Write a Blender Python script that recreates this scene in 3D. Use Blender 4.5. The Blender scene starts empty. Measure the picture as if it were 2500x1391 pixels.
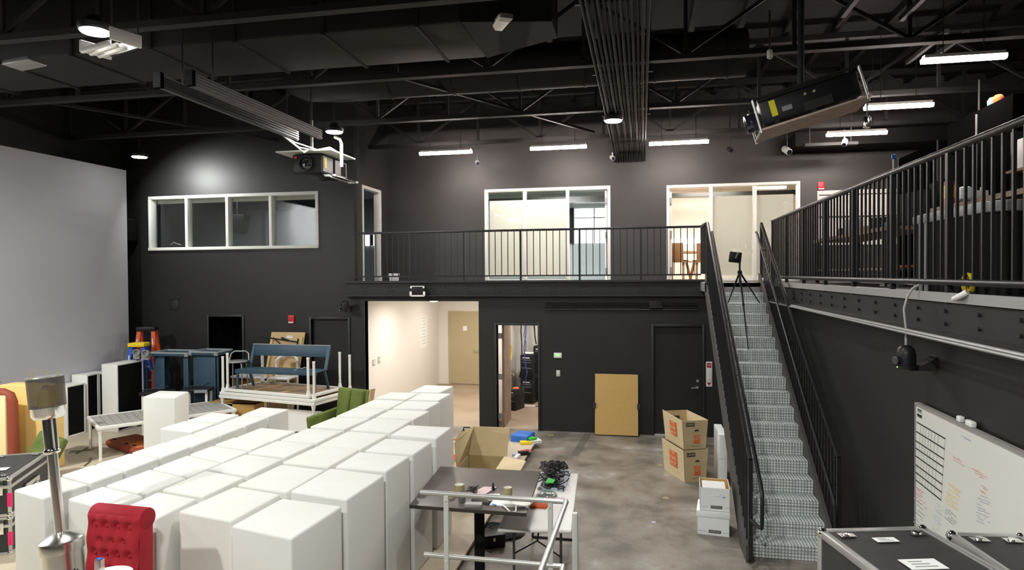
import bpy, bmesh, math, random
from mathutils import Vector, Matrix
random.seed(7)
PI = math.pi
S = bpy.context.scene
COL = S.collection

# ---------------------------------------------------------------- camera
FPX, W0, H0 = 1600.0, 2500, 1391
EYE = Vector((0, 0, 3.3))
ROT = (Matrix.Rotation(math.radians(11.15), 3, 'Z') @ Matrix.Rotation(math.radians(90 - 0.93), 3, 'X') @ Matrix.Rotation(math.radians(-0.4), 3, 'Z'))
cd = bpy.data.cameras.new('camera')
cam = bpy.data.objects.new('camera', cd); COL.objects.link(cam)
cam.location = EYE; cam.rotation_euler = ROT.to_euler()
cd.sensor_width = 36; cd.lens = 36 * FPX / W0; cd.clip_end = 100; cd.clip_start = 0.05
S.camera = cam

def P(px, py, X=None, Y=None, Z=None):
    """world point seen at a photograph pixel on the plane x=X, y=Y or z=Z"""
    d = ROT @ Vector(((px - W0 / 2) / FPX, -(py - H0 / 2) / FPX, -1))
    t = X / d.x if X is not None else Y / d.y if Y is not None else (Z - EYE.z) / d.z
    return EYE + d * t

# ---------------------------------------------------------------- world, exposure
w = bpy.data.worlds.new('world'); S.world = w; w.use_nodes = True
w.node_tree.nodes['Background'].inputs[0].default_value = (0.9, 0.95, 1.0, 1)
w.node_tree.nodes['Background'].inputs[1].default_value = 0.02
S.view_settings.view_transform = 'Standard'
S.view_settings.look = 'None'
S.view_settings.gamma = 1.0
S.view_settings.use_curve_mapping = False
S.view_settings.exposure = 0.0

# light powers (watts) and tints, used by the lamp builders further down
HIGHBAY_W, HIGHBAY_C = 195.0, (0.985, 1.0, 0.965)
STRIP_E, STRIP_C = 150.0, (1.0, 0.86, 0.80)
HALL_W, HALL_C = 50.0, (1.0, 0.94, 0.87)
ROOM_W = 20.0

def lamp(name, kind, loc, power, color, size=0.3, size_y=None, rot=(0, 0, 0), spread=None, spot=None):
    l = bpy.data.lights.new(name, kind); l.energy = power; l.color = color
    if kind == 'AREA':
        l.size = size
        if size_y: l.shape = 'RECTANGLE'; l.size_y = size_y
        else: l.shape = 'DISK'
        if spread: l.spread = spread
    else:
        l.shadow_soft_size = size
    if spot: l.spot_size = spot; l.spot_blend = 0.6
    o = bpy.data.objects.new(name, l); COL.objects.link(o); o.location = loc; o.rotation_euler = rot
    return o

# ---------------------------------------------------------------- materials
MATS = {}
def mat(name, c, rough=0.6, metal=0.0, noise=0.0, scale=8.0, c2=None, bump=0.0, bscale=60.0, emit=None, es=0.0, coat=0.0, spec=0.5, stretch=None):
    if name in MATS: return MATS[name]
    m = bpy.data.materials.new(name); m.use_nodes = True
    nt = m.node_tree; b = nt.nodes['Principled BSDF']
    b.inputs['Base Color'].default_value = (*c, 1)
    b.inputs['Roughness'].default_value = rough; b.inputs['Metallic'].default_value = metal
    b.inputs['Specular IOR Level'].default_value = spec
    b.inputs['Coat Weight'].default_value = coat
    if noise or bump or c2:
        tc = nt.nodes.new('ShaderNodeTexCoord'); mp = nt.nodes.new('ShaderNodeMapping')
        nt.links.new(tc.outputs['Object'], mp.inputs[0])
        if stretch: mp.inputs['Scale'].default_value = stretch
    if noise or c2:
        n = nt.nodes.new('ShaderNodeTexNoise'); n.inputs['Scale'].default_value = scale; n.inputs['Detail'].default_value = 6
        nt.links.new(mp.outputs[0], n.inputs[0])
        r = nt.nodes.new('ShaderNodeValToRGB')
        e = c2 if c2 else tuple(max(0, x * (1 - noise)) for x in c)
        r.color_ramp.elements[0].position = 0.35; r.color_ramp.elements[1].position = 0.65
        r.color_ramp.elements[0].color = (*e, 1); r.color_ramp.elements[1].color = (*c, 1)
        nt.links.new(n.outputs[0], r.inputs[0]); nt.links.new(r.outputs[0], b.inputs['Base Color'])
    if bump:
        n2 = nt.nodes.new('ShaderNodeTexNoise'); n2.inputs['Scale'].default_value = bscale; n2.inputs['Detail'].default_value = 4
        nt.links.new(mp.outputs[0], n2.inputs[0])
        bp = nt.nodes.new('ShaderNodeBump'); bp.inputs['Strength'].default_value = bump; bp.inputs['Distance'].default_value = 0.01
        nt.links.new(n2.outputs[0], bp.inputs['Height']); nt.links.new(bp.outputs[0], b.inputs['Normal'])
    if emit:
        b.inputs['Emission Color'].default_value = (*emit, 1); b.inputs['Emission Strength'].default_value = es
    MATS[name] = m
    return m

def glass(name, tint=(0.9, 0.95, 0.93), refl=0.12):
    m = bpy.data.materials.new(name); m.use_nodes = True; nt = m.node_tree; nt.nodes.clear()
    o = nt.nodes.new('ShaderNodeOutputMaterial'); mx = nt.nodes.new('ShaderNodeMixShader')
    t = nt.nodes.new('ShaderNodeBsdfTransparent'); t.inputs[0].default_value = (*tint, 1)
    g = nt.nodes.new('ShaderNodeBsdfGlossy'); g.inputs[0].default_value = (1, 1, 1, 1); g.inputs['Roughness'].default_value = 0.02
    mx.inputs[0].default_value = refl
    nt.links.new(t.outputs[0], mx.inputs[1]); nt.links.new(g.outputs[0], mx.inputs[2]); nt.links.new(mx.outputs[0], o.inputs[0])
    MATS[name] = m; return m

def floor_mat(name, cols, scale, rough, extra=None):
    m = bpy.data.materials.new(name); m.use_nodes = True; nt = m.node_tree; b = nt.nodes['Principled BSDF']
    tc = nt.nodes.new('ShaderNodeTexCoord')
    n = nt.nodes.new('ShaderNodeTexNoise'); n.inputs['Scale'].default_value = scale; n.inputs['Detail'].default_value = 9; n.inputs['Roughness'].default_value = 0.62
    n.inputs['Distortion'].default_value = 0.15
    nt.links.new(tc.outputs['Object'], n.inputs[0])
    r = nt.nodes.new('ShaderNodeValToRGB'); cr = r.color_ramp
    cr.elements[0].position = cols[0][0]; cr.elements[0].color = (*cols[0][1], 1)
    cr.elements[1].position = cols[-1][0]; cr.elements[1].color = (*cols[-1][1], 1)
    for p, c in cols[1:-1]:
        e = cr.elements.new(p); e.color = (*c, 1)
    nt.links.new(n.outputs[0], r.inputs[0])
    n2 = nt.nodes.new('ShaderNodeTexNoise'); n2.inputs['Scale'].default_value = 30; n2.inputs['Detail'].default_value = 5
    nt.links.new(tc.outputs['Object'], n2.inputs[0])
    mr = nt.nodes.new('ShaderNodeMapRange'); mr.inputs[3].default_value = 0.82; mr.inputs[4].default_value = 1.12
    nt.links.new(n2.outputs[0], mr.inputs[0])
    mx = nt.nodes.new('ShaderNodeMixRGB'); mx.blend_type = 'MULTIPLY'; mx.inputs[0].default_value = 1
    nt.links.new(r.outputs[0], mx.inputs[1]); nt.links.new(mr.outputs[0], mx.inputs[2])
    nt.links.new(mx.outputs[0], b.inputs['Base Color'])
    b.inputs['Roughness'].default_value = rough
    mr2 = nt.nodes.new('ShaderNodeMapRange'); mr2.inputs[3].default_value = rough - 0.15; mr2.inputs[4].default_value = rough + 0.2
    nt.links.new(n.outputs[0], mr2.inputs[0]); nt.links.new(mr2.outputs[0], b.inputs['Roughness'])
    MATS[name] = m; return m

def diamond_mat():
    """galvanised tread plate: raised lozenges from crossed waves"""
    m = bpy.data.materials.new('tread_plate'); m.use_nodes = True; nt = m.node_tree; b = nt.nodes['Principled BSDF']
    tc = nt.nodes.new('ShaderNodeTexCoord'); sp = nt.nodes.new('ShaderNodeSeparateXYZ'); nt.links.new(tc.outputs['Object'], sp.inputs[0])
    def M(op, a, b=None):
        n = nt.nodes.new('ShaderNodeMath'); n.operation = op
        for k, v in enumerate((a, b)):
            if v is None: continue
            if isinstance(v, (int, float)): n.inputs[k].default_value = v
            else: nt.links.new(v, n.inputs[k])
        return n.outputs[0]
    u = sp.outputs[0]; v = M('ADD', sp.outputs[1], sp.outputs[2])
    ml = M('MULTIPLY', M('SINE', M('MULTIPLY', M('ADD', u, v), 88.0)), M('SINE', M('MULTIPLY', M('SUBTRACT', u, v), 88.0)))
    r = nt.nodes.new('ShaderNodeValToRGB'); r.color_ramp.elements[0].position = 0.0; r.color_ramp.elements[1].position = 0.7
    r.color_ramp.elements[0].color = (0.42, 0.46, 0.45, 1); r.color_ramp.elements[1].color = (0.92, 0.93, 0.90, 1)
    nt.links.new(ml, r.inputs[0]); nt.links.new(r.outputs[0], b.inputs['Base Color'])
    bp = nt.nodes.new('ShaderNodeBump'); bp.inputs['Strength'].default_value = 0.9; bp.inputs['Distance'].default_value = 0.006
    nt.links.new(ml, bp.inputs['Height']); nt.links.new(bp.outputs[0], b.inputs['Normal'])
    b.inputs['Metallic'].default_value = 0.0; b.inputs['Roughness'].default_value = 0.42
    MATS['tread_plate'] = m; return m

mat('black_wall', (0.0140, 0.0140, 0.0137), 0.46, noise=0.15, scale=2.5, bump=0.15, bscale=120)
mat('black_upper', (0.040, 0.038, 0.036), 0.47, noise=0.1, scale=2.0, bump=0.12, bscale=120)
mat('black_steel', (0.018, 0.018, 0.0185), 0.5, noise=0.2, scale=6)
mat('rail_steel', (0.014, 0.014, 0.015), 0.42, spec=0.4)
mat('ceiling_black', (0.0095, 0.009, 0.0085), 0.8, noise=0.3, scale=3, spec=0.15)
mat('truss_black', (0.019, 0.0185, 0.018), 0.65, noise=0.2, scale=5, spec=0.25)
mat('duct_black', (0.016, 0.0155, 0.015), 0.7, noise=0.2, scale=3, spec=0.2)
mat('door_black', (0.009, 0.009, 0.009), 0.5)
mat('void_black', (0.004, 0.004, 0.004), 0.9)
mat('frame_black', (0.02, 0.02, 0.02), 0.4)
mat('screen_grey', (0.50, 0.50, 0.54), 0.85, noise=0.03, scale=1.0)
mat('foam_white', (0.71, 0.71, 0.685), 0.75, c2=(0.67, 0.665, 0.62), scale=1.6, bump=0.12, bscale=25)
mat('white_paint', (0.78, 0.77, 0.73), 0.4)
mat('window_frame', (0.78, 0.78, 0.74), 0.45)
mat('hall_white', (0.78, 0.75, 0.70), 0.7)
mat('room_white', (0.74, 0.72, 0.68), 0.8)
mat('room_grey', (0.22, 0.24, 0.25), 0.8)
mat('room_teal', (0.21, 0.255, 0.265), 0.8)
mat('foam_aged', (0.685, 0.675, 0.61), 0.78, c2=(0.71, 0.71, 0.68), scale=1.6, bump=0.12, bscale=25)
def shade_mat():
    m = bpy.data.materials.new('shade_fabric'); m.use_nodes = True; nt = m.node_tree; nt.nodes.clear()
    o = nt.nodes.new('ShaderNodeOutputMaterial'); mx = nt.nodes.new('ShaderNodeMixShader'); mx.inputs[0].default_value = 0.4
    d = nt.nodes.new('ShaderNodeBsdfDiffuse'); d.inputs[0].default_value = (0.82, 0.80, 0.76, 1)
    t = nt.nodes.new('ShaderNodeBsdfTranslucent'); t.inputs[0].default_value = (0.82, 0.80, 0.76, 1)
    nt.links.new(d.outputs[0], mx.inputs[1]); nt.links.new(t.outputs[0], mx.inputs[2]); nt.links.new(mx.outputs[0], o.inputs[0]); MATS['shade_fabric'] = m
shade_mat()
mat('door_beige', (0.46, 0.38, 0.23), 0.55)
mat('rail_grey', (0.09, 0.09, 0.09), 0.4, metal=0.3)
mat('stringer_grey', (0.075, 0.072, 0.068), 0.55, noise=0.15, scale=6)
mat('worn_strip', (0.12, 0.105, 0.09), 0.6, c2=(0.17, 0.15, 0.125), scale=9)
mat('deep_black', (0.005, 0.005, 0.005), 1.0, spec=0.0)
mat('alu', (0.62, 0.62, 0.60), 0.35, metal=0.75, noise=0.08, scale=10)
mat('alu_pale', (0.60, 0.62, 0.58), 0.45, metal=0.35)
mat('chrome', (0.80, 0.79, 0.76), 0.14, metal=1.0)
mat('steel_brushed', (0.68, 0.66, 0.62), 0.24, metal=1.0, bump=0.05, bscale=40, stretch=(1, 1, 0.05))
mat('case_black', (0.035, 0.034, 0.033), 0.55, bump=0.25, bscale=200, noise=0.2, scale=12)
mat('pink_tape', (0.85, 0.02, 0.16), 0.5)
mat('red_velvet', (0.36, 0.006, 0.018), 0.85, noise=0.2, scale=8)
mat('green_velvet', (0.125, 0.170, 0.030), 0.8, c2=(0.085, 0.12, 0.018), scale=5)
mat('yellow_cloth', (0.80, 0.56, 0.21), 0.8, c2=(0.74, 0.50, 0.17), scale=2.5)
mat('cream_cloth', (0.80, 0.66, 0.36), 0.8)
mat('rust_cloth', (0.25, 0.045, 0.018), 0.7)
mat('orange_cloth', (0.42, 0.12, 0.03), 0.75)
mat('bench_blue', (0.027, 0.068, 0.108), 0.5, c2=(0.020, 0.052, 0.086), scale=4)
mat('bench_edge', (0.30, 0.34, 0.36), 0.45)
mat('ladder_orange', (0.62, 0.07, 0.012), 0.5)
mat('ladder_blue', (0.01, 0.07, 0.45), 0.5)
mat('ladder_yellow', (0.85, 0.62, 0.01), 0.5)
mat('tile_grey', (0.40, 0.38, 0.34), 0.7, c2=(0.27, 0.26, 0.24), scale=10, stretch=(1, 4, 1))
mat('wood_plank', (0.42, 0.30, 0.19), 0.7, c2=(0.26, 0.17, 0.10), scale=6, stretch=(1, 10, 1))
mat('wood_pale', (0.60, 0.42, 0.24), 0.6, noise=0.2, scale=5, stretch=(1, 6, 1))
mat('ply_orange', (0.55, 0.33, 0.10), 0.6, noise=0.15, scale=4, stretch=(1, 1, 6))
mat('ply_dark', (0.30, 0.20, 0.14), 0.7, c2=(0.24, 0.16, 0.11), scale=4)
mat('chair_ply', (0.30, 0.16, 0.065), 0.5)
mat('tan_table', (0.62, 0.42, 0.20), 0.6, noise=0.1, scale=4)
mat('tan_edge', (0.62, 0.47, 0.18), 0.6)
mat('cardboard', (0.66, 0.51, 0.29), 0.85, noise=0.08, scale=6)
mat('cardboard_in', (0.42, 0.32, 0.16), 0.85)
mat('cardboard_shaded', (0.33, 0.22, 0.08), 0.85)  # same cardboard darkened, shade put into the colour
mat('cardboard_lit', (0.72, 0.58, 0.36), 0.85)  # same cardboard made paler, light put into the colour
mat('panel_board', (0.60, 0.38, 0.13), 0.8, noise=0.05, scale=20)
mat('logo_orange', (0.80, 0.16, 0.04), 0.7)
mat('ink_dark', (0.05, 0.045, 0.04), 0.8)
mat('ink_black', (0.01, 0.01, 0.01), 0.7)
mat('box_white', (0.82, 0.83, 0.82), 0.75)
mat('paper_white', (0.85, 0.85, 0.82), 0.8)
mat('sign_red', (0.35, 0.01, 0.015), 0.5)
mat('alarm_red', (0.55, 0.02, 0.025), 0.45)
mat('table_brown', (0.088, 0.070, 0.062), 0.38, noise=0.1, scale=12)
mat('table_edge', (0.03, 0.025, 0.022), 0.5)
mat('plastic_white', (0.80, 0.79, 0.76), 0.45)
mat('leg_grey', (0.06, 0.06, 0.065), 0.5)
mat('black_plastic', (0.011, 0.011, 0.012), 0.42, spec=0.3)
mat('black_matte', (0.010, 0.010, 0.010), 0.8, spec=0.15)
mat('speaker_black', (0.006, 0.006, 0.006), 0.85, spec=0.1)
mat('grey_plastic', (0.25, 0.26, 0.27), 0.5)
mat('grey_metal', (0.34, 0.34, 0.33), 0.4, metal=0.5)
mat('lens', (0.02, 0.02, 0.03), 0.05, coat=1.0)
mat('yellow_label', (0.80, 0.70, 0.03), 0.5)
mat('plate_wood', (0.56, 0.43, 0.36), 0.75, c2=(0.44, 0.33, 0.27), scale=8)
mat('whiteboard', (0.74, 0.74, 0.68), 0.25)
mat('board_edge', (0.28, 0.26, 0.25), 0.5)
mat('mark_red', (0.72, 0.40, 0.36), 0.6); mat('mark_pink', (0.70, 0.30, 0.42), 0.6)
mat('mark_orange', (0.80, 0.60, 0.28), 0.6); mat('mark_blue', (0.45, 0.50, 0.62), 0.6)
mat('mark_grey', (0.30, 0.31, 0.30), 0.6); mat('mark_teal', (0.56, 0.68, 0.70), 0.6)
mat('cable_blue', (0.02, 0.05, 0.35), 0.5); mat('cable_yellow', (0.85, 0.62, 0.03), 0.5)
mat('cable_black', (0.012, 0.012, 0.012), 0.5); mat('cable_white', (0.75, 0.74, 0.68), 0.6)
mat('cable_grey', (0.32, 0.31, 0.30), 0.5)
mat('tape_khaki', (0.40, 0.33, 0.17), 0.5)
mat('tape_green', (0.10, 0.10, 0.04), 0.7)
mat('blue_plastic', (0.03, 0.16, 0.60), 0.5)
mat('green_plastic', (0.05, 0.45, 0.06), 0.6)
mat('orange_felt', (0.60, 0.10, 0.02), 0.85)
mat('pink_paper', (0.70, 0.50, 0.52), 0.6)
mat('teal_plastic', (0.16, 0.40, 0.38), 0.6)
mat('led_green', (0.1, 0.8, 0.1), 0.5, emit=(0.2, 1, 0.15), es=2.0)
mat('highbay_glow', (1, 1, 1), 0.5, emit=(1, 0.99, 0.96), es=30.0)
mat('strip_glow', (1, 1, 1), 0.5, emit=STRIP_C, es=STRIP_E)
mat('hall_glow', (1, 1, 1), 0.5, emit=(1, 0.90, 0.76), es=20.0)
mat('day_glow', (1, 1, 1), 0.5, emit=(0.92, 0.97, 1.0), es=2.2)
glass('window_glass', (0.93, 0.95, 0.93), 0.08)
glass('clear_plastic', (0.80, 0.84, 0.83), 0.32)
def mesh_mat():
    m = bpy.data.materials.new('perforated_mesh'); m.use_nodes = True; nt = m.node_tree; nt.nodes.clear()
    o = nt.nodes.new('ShaderNodeOutputMaterial'); mx = nt.nodes.new('ShaderNodeMixShader'); mx.inputs[0].default_value = 0.72
    t = nt.nodes.new('ShaderNodeBsdfTransparent')
    g = nt.nodes.new('ShaderNodeBsdfPrincipled'); g.inputs['Base Color'].default_value = (0.13, 0.115, 0.11, 1)
    g.inputs['Metallic'].default_value = 0.6; g.inputs['Roughness'].default_value = 0.45
    nt.links.new(t.outputs[0], mx.inputs[1]); nt.links.new(g.outputs[0], mx.inputs[2]); nt.links.new(mx.outputs[0], o.inputs[0])
    MATS['perforated_mesh'] = m
mesh_mat()
floor_mat('floor_concrete', [(0.30, (0.11, 0.105, 0.09)), (0.42, (0.19, 0.165, 0.135)), (0.52, (0.28, 0.24, 0.20)), (0.60, (0.31, 0.28, 0.24)), (0.68, (0.44, 0.42, 0.38))], 1.25, 0.42)
floor_mat('hall_concrete', [(0.30, (0.30, 0.22, 0.15)), (0.5, (0.40, 0.30, 0.21)), (0.7, (0.46, 0.36, 0.26))], 0.7, 0.5)
floor_mat('stage_lino', [(0.30, (0.46, 0.39, 0.28)), (0.5, (0.54, 0.46, 0.34)), (0.7, (0.58, 0.50, 0.38))], 0.8, 0.45)
diamond_mat()

# ---------------------------------------------------------------- mesh builder
WL = {}
class MB:
    def __init__(s): s.v = []; s.f = []; s.m = []; s.k = 0
    def mi(s, k): s.k = k; return s
    def add(s, vs, fs):
        o = len(s.v); s.v += [Vector(v) for v in vs]
        for f in fs: s.f.append([o + i for i in f]); s.m.append(s.k)
        return s
    def box(s, x0, x1, y0, y1, z0, z1):
        return s.add([(x0, y0, z0), (x1, y0, z0), (x1, y1, z0), (x0, y1, z0), (x0, y0, z1), (x1, y0, z1), (x1, y1, z1), (x0, y1, z1)],
                     [(3, 2, 1, 0), (4, 5, 6, 7), (0, 1, 5, 4), (1, 2, 6, 5), (2, 3, 7, 6), (3, 0, 4, 7)])
    def obox(s, c, size, rz=0, rx=0, ry=0, M=None):
        M = M or (Matrix.Rotation(rz, 3, 'Z') @ Matrix.Rotation(ry, 3, 'Y') @ Matrix.Rotation(rx, 3, 'X'))
        h = [x / 2 for x in size]; c = Vector(c)
        vs = [c + M @ Vector((a * h[0], b * h[1], d * h[2])) for d in (-1, 1) for a, b in ((-1, -1), (1, -1), (1, 1), (-1, 1))]
        return s.add(vs, [(3, 2, 1, 0), (4, 5, 6, 7), (0, 1, 5, 4), (1, 2, 6, 5), (2, 3, 7, 6), (3, 0, 4, 7)])
    def bar(s, p, q, a, b, up=(0, 0, 1)):
        """rectangular bar from p to q; a = width across, b = height along 'up'"""
        p = Vector(p); q = Vector(q); d = (q - p).normalized(); up = Vector(up)
        if abs(d.dot(up)) > 0.98: up = Vector((0, 1, 0))
        x = d.cross(up).normalized(); y = x.cross(d)
        vs = [e + x * (i * a / 2) + y * (j * b / 2) for e in (p, q) for i, j in ((-1, -1), (1, -1), (1, 1), (-1, 1))]
        return s.add(vs, [(0, 1, 2, 3), (7, 6, 5, 4), (0, 4, 5, 1), (1, 5, 6, 2), (2, 6, 7, 3), (3, 7, 4, 0)])
    def cyl(s, p, q, r0, r1=None, n=12, cap=True):
        r1 = r0 if r1 is None else r1
        p = Vector(p); q = Vector(q); d = (q - p).normalized()
        x = d.orthogonal().normalized(); y = d.cross(x)
        vs = [e + (x * math.cos(2 * PI * i / n) + y * math.sin(2 * PI * i / n)) * r for e, r in ((p, r0), (q, r1)) for i in range(n)]
        fs = [(i, (i + 1) % n, n + (i + 1) % n, n + i) for i in range(n)]
        if cap: fs += [tuple(range(n))[::-1], tuple(range(n, 2 * n))]
        return s.add(vs, fs)
    def tube(s, pts, r, n=8, closed=False):
        pts = [Vector(p) for p in pts]; N = len(pts); vs = []; x = None
        for i, p in enumerate(pts):
            a = pts[i - 1] if (i or closed) else p; b = pts[(i + 1) % N] if (i < N - 1 or closed) else p
            d = (b - a).normalized()
            x = d.orthogonal().normalized() if x is None else (x - d * x.dot(d)).normalized()
            y = d.cross(x)
            vs += [p + (x * math.cos(2 * PI * k / n) + y * math.sin(2 * PI * k / n)) * r for k in range(n)]
        fs = []
        for i in range(N if closed else N - 1):
            j = (i + 1) % N
            fs += [(i * n + k, i * n + (k + 1) % n, j * n + (k + 1) % n, j * n + k) for k in range(n)]
        if not closed: fs += [tuple(range(n))[::-1], tuple(range((N - 1) * n, N * n))]
        return s.add(vs, fs)
    def lathe(s, prof, n=24, c=(0, 0, 0), axis=None):
        c = Vector(c); M = Matrix.Identity(3)
        if axis is not None: M = Vector((0, 0, 1)).rotation_difference(Vector(axis)).to_matrix()
        vs = []; fs = []
        for r, z in prof:
            vs += [c + M @ Vector((r * math.cos(2 * PI * i / n), r * math.sin(2 * PI * i / n), z)) for i in range(n)]
        for j in range(len(prof) - 1):
            fs += [(j * n + i, j * n + (i + 1) % n, (j + 1) * n + (i + 1) % n, (j + 1) * n + i) for i in range(n)]
        if prof[0][0] > 1e-4: fs.append(tuple(range(n))[::-1])
        if prof[-1][0] > 1e-4: fs.append(tuple(range((len(prof) - 1) * n, len(prof) * n)))
        return s.add(vs, fs)
    def prism(s, poly, vec):
        """polygon (3D points) pushed along vec"""
        n = len(poly); vec = Vector(vec); vs = [Vector(p) for p in poly]; vs += [p + vec for p in vs]
        return s.add(vs, [tuple(range(n))[::-1], tuple(range(n, 2 * n))] + [(i, (i + 1) % n, n + (i + 1) % n, n + i) for i in range(n)])
    def quadz(s, q, z0, z1):
        return s.prism([(x, y, z0) for x, y in q], (0, 0, z1 - z0))
    def build(s, name, mats, parent=None, bevel=0, seg=2, smooth=None, local=False, kind=None, base=False, subd=0):
        if isinstance(mats, str): mats = [mats]
        off = Vector((0, 0, 0))
        if parent is not None and not local: off = WL[parent]
        if parent is None and base:
            xs = [v.x for v in s.v]; ys = [v.y for v in s.v]; zs = [v.z for v in s.v]
            off = Vector(((min(xs) + max(xs)) / 2, (min(ys) + max(ys)) / 2, min(zs)))
        me = bpy.data.meshes.new(name); bm = bmesh.new()
        vv = [bm.verts.new(v - off) for v in s.v]
        for f, k in zip(s.f, s.m):
            try: fa = bm.faces.new([vv[i] for i in f]); fa.material_index = k
            except ValueError: pass
        bmesh.ops.remove_doubles(bm, verts=bm.verts, dist=1e-6) if not bevel else None
        bmesh.ops.recalc_face_normals(bm, faces=bm.faces)
        if bevel:
            bm.normal_update()
            es = [e for e in bm.edges if len(e.link_faces) == 2 and e.calc_face_angle(0) > 0.5]
            bmesh.ops.bevel(bm, geom=es, offset=bevel, segments=seg, profile=0.5, affect='EDGES', clamp_overlap=True)
        if subd: bmesh.ops.subdivide_edges(bm, edges=bm.edges, cuts=subd, use_grid_fill=True)
        bm.to_mesh(me); bm.free()
        for m in mats: me.materials.append(MATS[m])
        if smooth or bevel:
            for p in me.polygons: p.use_smooth = True
            me.set_sharp_from_angle(angle=math.radians(smooth or 40))
        o = bpy.data.objects.new(name, me); COL.objects.link(o)
        if parent is not None: o.parent = parent; WL[o] = off if not local else Vector((0, 0, 0))
        else: o.location = off; WL[o] = off
        if kind: o['kind'] = kind
        return o

def tag(o, label, cat, group=None, kind=None):
    o['label'] = label; o['category'] = cat
    if group: o['group'] = group
    if kind: o['kind'] = kind
    return o
def thing(name, label, cat, loc=(0, 0, 0), rz=0, group=None):
    o = bpy.data.objects.new(name, None); COL.objects.link(o); o.empty_display_size = 0.1
    o.location = loc; o.rotation_euler = (0, 0, rz); WL[o] = Vector(loc)
    return tag(o, label, cat, group)
def struct(o): o['kind'] = 'structure'; return o
def share(o, name, parent, loc, rot=None, scale=None):
    """another object with the same mesh"""
    c = o.copy(); COL.objects.link(c); c.parent = parent; c.location = loc
    if rot is not None: c.rotation_euler = rot
    if scale is not None: c.scale = scale
    WL[c] = Vector(loc); return c
def dup(root, loc, rz, label, group=None):
    def cp(o, par):
        c = o.copy(); COL.objects.link(c)
        if par: c.parent = par
        for ch in list(o.children): cp(ch, c)
        return c
    r = cp(root, None); r.location = loc; r.rotation_euler = (0, 0, rz); r['label'] = label
    if group: r['group'] = group
    WL[r] = Vector(loc); return r
def text_mesh(name, body, size, material, parent, loc, rot, extrude=0.001, align='CENTER', sx=1.0, local=False):
    cu = bpy.data.curves.new(name, 'FONT'); cu.body = body; cu.size = size; cu.align_x = align; cu.align_y = 'CENTER'; cu.extrude = extrude
    cu.resolution_u = 2
    t = bpy.data.objects.new(name + '_tmp', cu); COL.objects.link(t)
    dg = bpy.context.evaluated_depsgraph_get(); me = bpy.data.meshes.new_from_object(t.evaluated_get(dg))
    bpy.data.objects.remove(t); bpy.data.curves.remove(cu)
    me.name = name; me.materials.clear(); me.materials.append(MATS[material])
    o = bpy.data.objects.new(name, me); COL.objects.link(o)
    if parent is not None: o.parent = parent; o.location = Vector(loc) - (Vector((0, 0, 0)) if local else WL.get(parent, Vector((0, 0, 0))))
    else: o.location = loc
    o.rotation_euler = rot; o.scale = (sx, 1, 1)
    return o
# ================================================================ SETTING
def cut_wall(mb, ax, p0, p1, u0, u1, z0, z1, holes):
    """wall slab with rectangular holes; ax='y': plane y=p0..p1 running along x, ax='x': plane x=p0..p1 running along y"""
    us = sorted({u0, u1, *[h[0] for h in holes], *[h[1] for h in holes]}); zs = sorted({z0, z1, *[h[2] for h in holes], *[h[3] for h in holes]})
    us = [u for u in us if u0 <= u <= u1]; zs = [z for z in zs if z0 <= z <= z1]
    for a, b in zip(us, us[1:]):
        run = None
        for c, d in list(zip(zs, zs[1:])) + [(None, None)]:
            solid = c is not None and not any(h[0] <= a and b <= h[1] and h[2] <= c and d <= h[3] for h in holes)
            if solid: run = [c, d] if run is None else [run[0], d]
            if (not solid or c is None) and run:
                if ax == 'y': mb.box(a, b, p0, p1, run[0], run[1])
                else: mb.box(p0, p1, a, b, run[0], run[1])
                run = None
    return mb

YB, YU, XS, XW = 13.63, 15.68, -6.25, 2.42     # lower back wall, upper back wall, side wall of the balcony, wall beneath the mezzanine
ZD = 3.12                                       # deck level
struct(MB().box(-12.2, 9.2, -4, YB + 0.1, -0.2, 0).build('floor', 'floor_concrete'))
struct(MB().box(-6.2, 2.6, YB + 0.1, 20.5, -0.2, 0).build('floor', 'hall_concrete'))
# black back wall, lower part, and the tall part to the west
holes = [(-9.90, -9.04, 0, 2.36), (-7.31, -6.42, 0, 2.32), (-6.02, -3.42, 0, 2.73), (-3.03, -2.14, 0, 2.22), (0.25, 1.20, 0, 2.22), (-11.46, -7.10, 3.92, 5.20)]
mb = MB(); cut_wall(mb, 'y', YB, YB + 0.17, -12.2, XS, 0, 7.5, holes); cut_wall(mb, 'y', YB, YB + 0.17, XS, 9.2, 0, 2.85, holes)
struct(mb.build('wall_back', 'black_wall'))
sd = (14.06, 15.16, ZD, 5.37)
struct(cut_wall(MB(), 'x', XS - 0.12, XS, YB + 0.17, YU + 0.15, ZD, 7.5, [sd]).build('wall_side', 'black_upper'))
g1 = (-3.76, -0.706, ZD, 5.38); g2 = (0.585, 3.497, ZD, 5.34)
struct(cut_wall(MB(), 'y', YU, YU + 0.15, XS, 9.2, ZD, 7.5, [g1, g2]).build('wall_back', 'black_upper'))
struct(MB().box(-12.35, -12.2, -4, YB + 0.17, 0, 7.5).build('wall_left', 'black_wall'))
struct(MB().box(9.2, 9.35, -4, YU + 0.15, 0, 7.5).build('wall_right', 'black_upper'))
struct(MB().box(-12.35, 9.35, -4.15, -4, 0, 7.5).build('wall_front', 'black_wall'))
struct(MB().box(XW, XW + 0.15, -4, YB, 0, 2.80).build('wall_mezzanine', 'black_wall'))
struct(MB().box(-12.35, 9.35, -4.15, YU + 0.15, 7.5, 7.65).build('ceiling', 'ceiling_black'))
# roof deck ribs, along y
mb = MB()
for i in range(27):
    x = -12 + i * 0.8; mb.box(x, x + 0.09, -4, YU, 7.38, 7.5)
struct(mb.build('trim_1', 'ceiling_black'))
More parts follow.
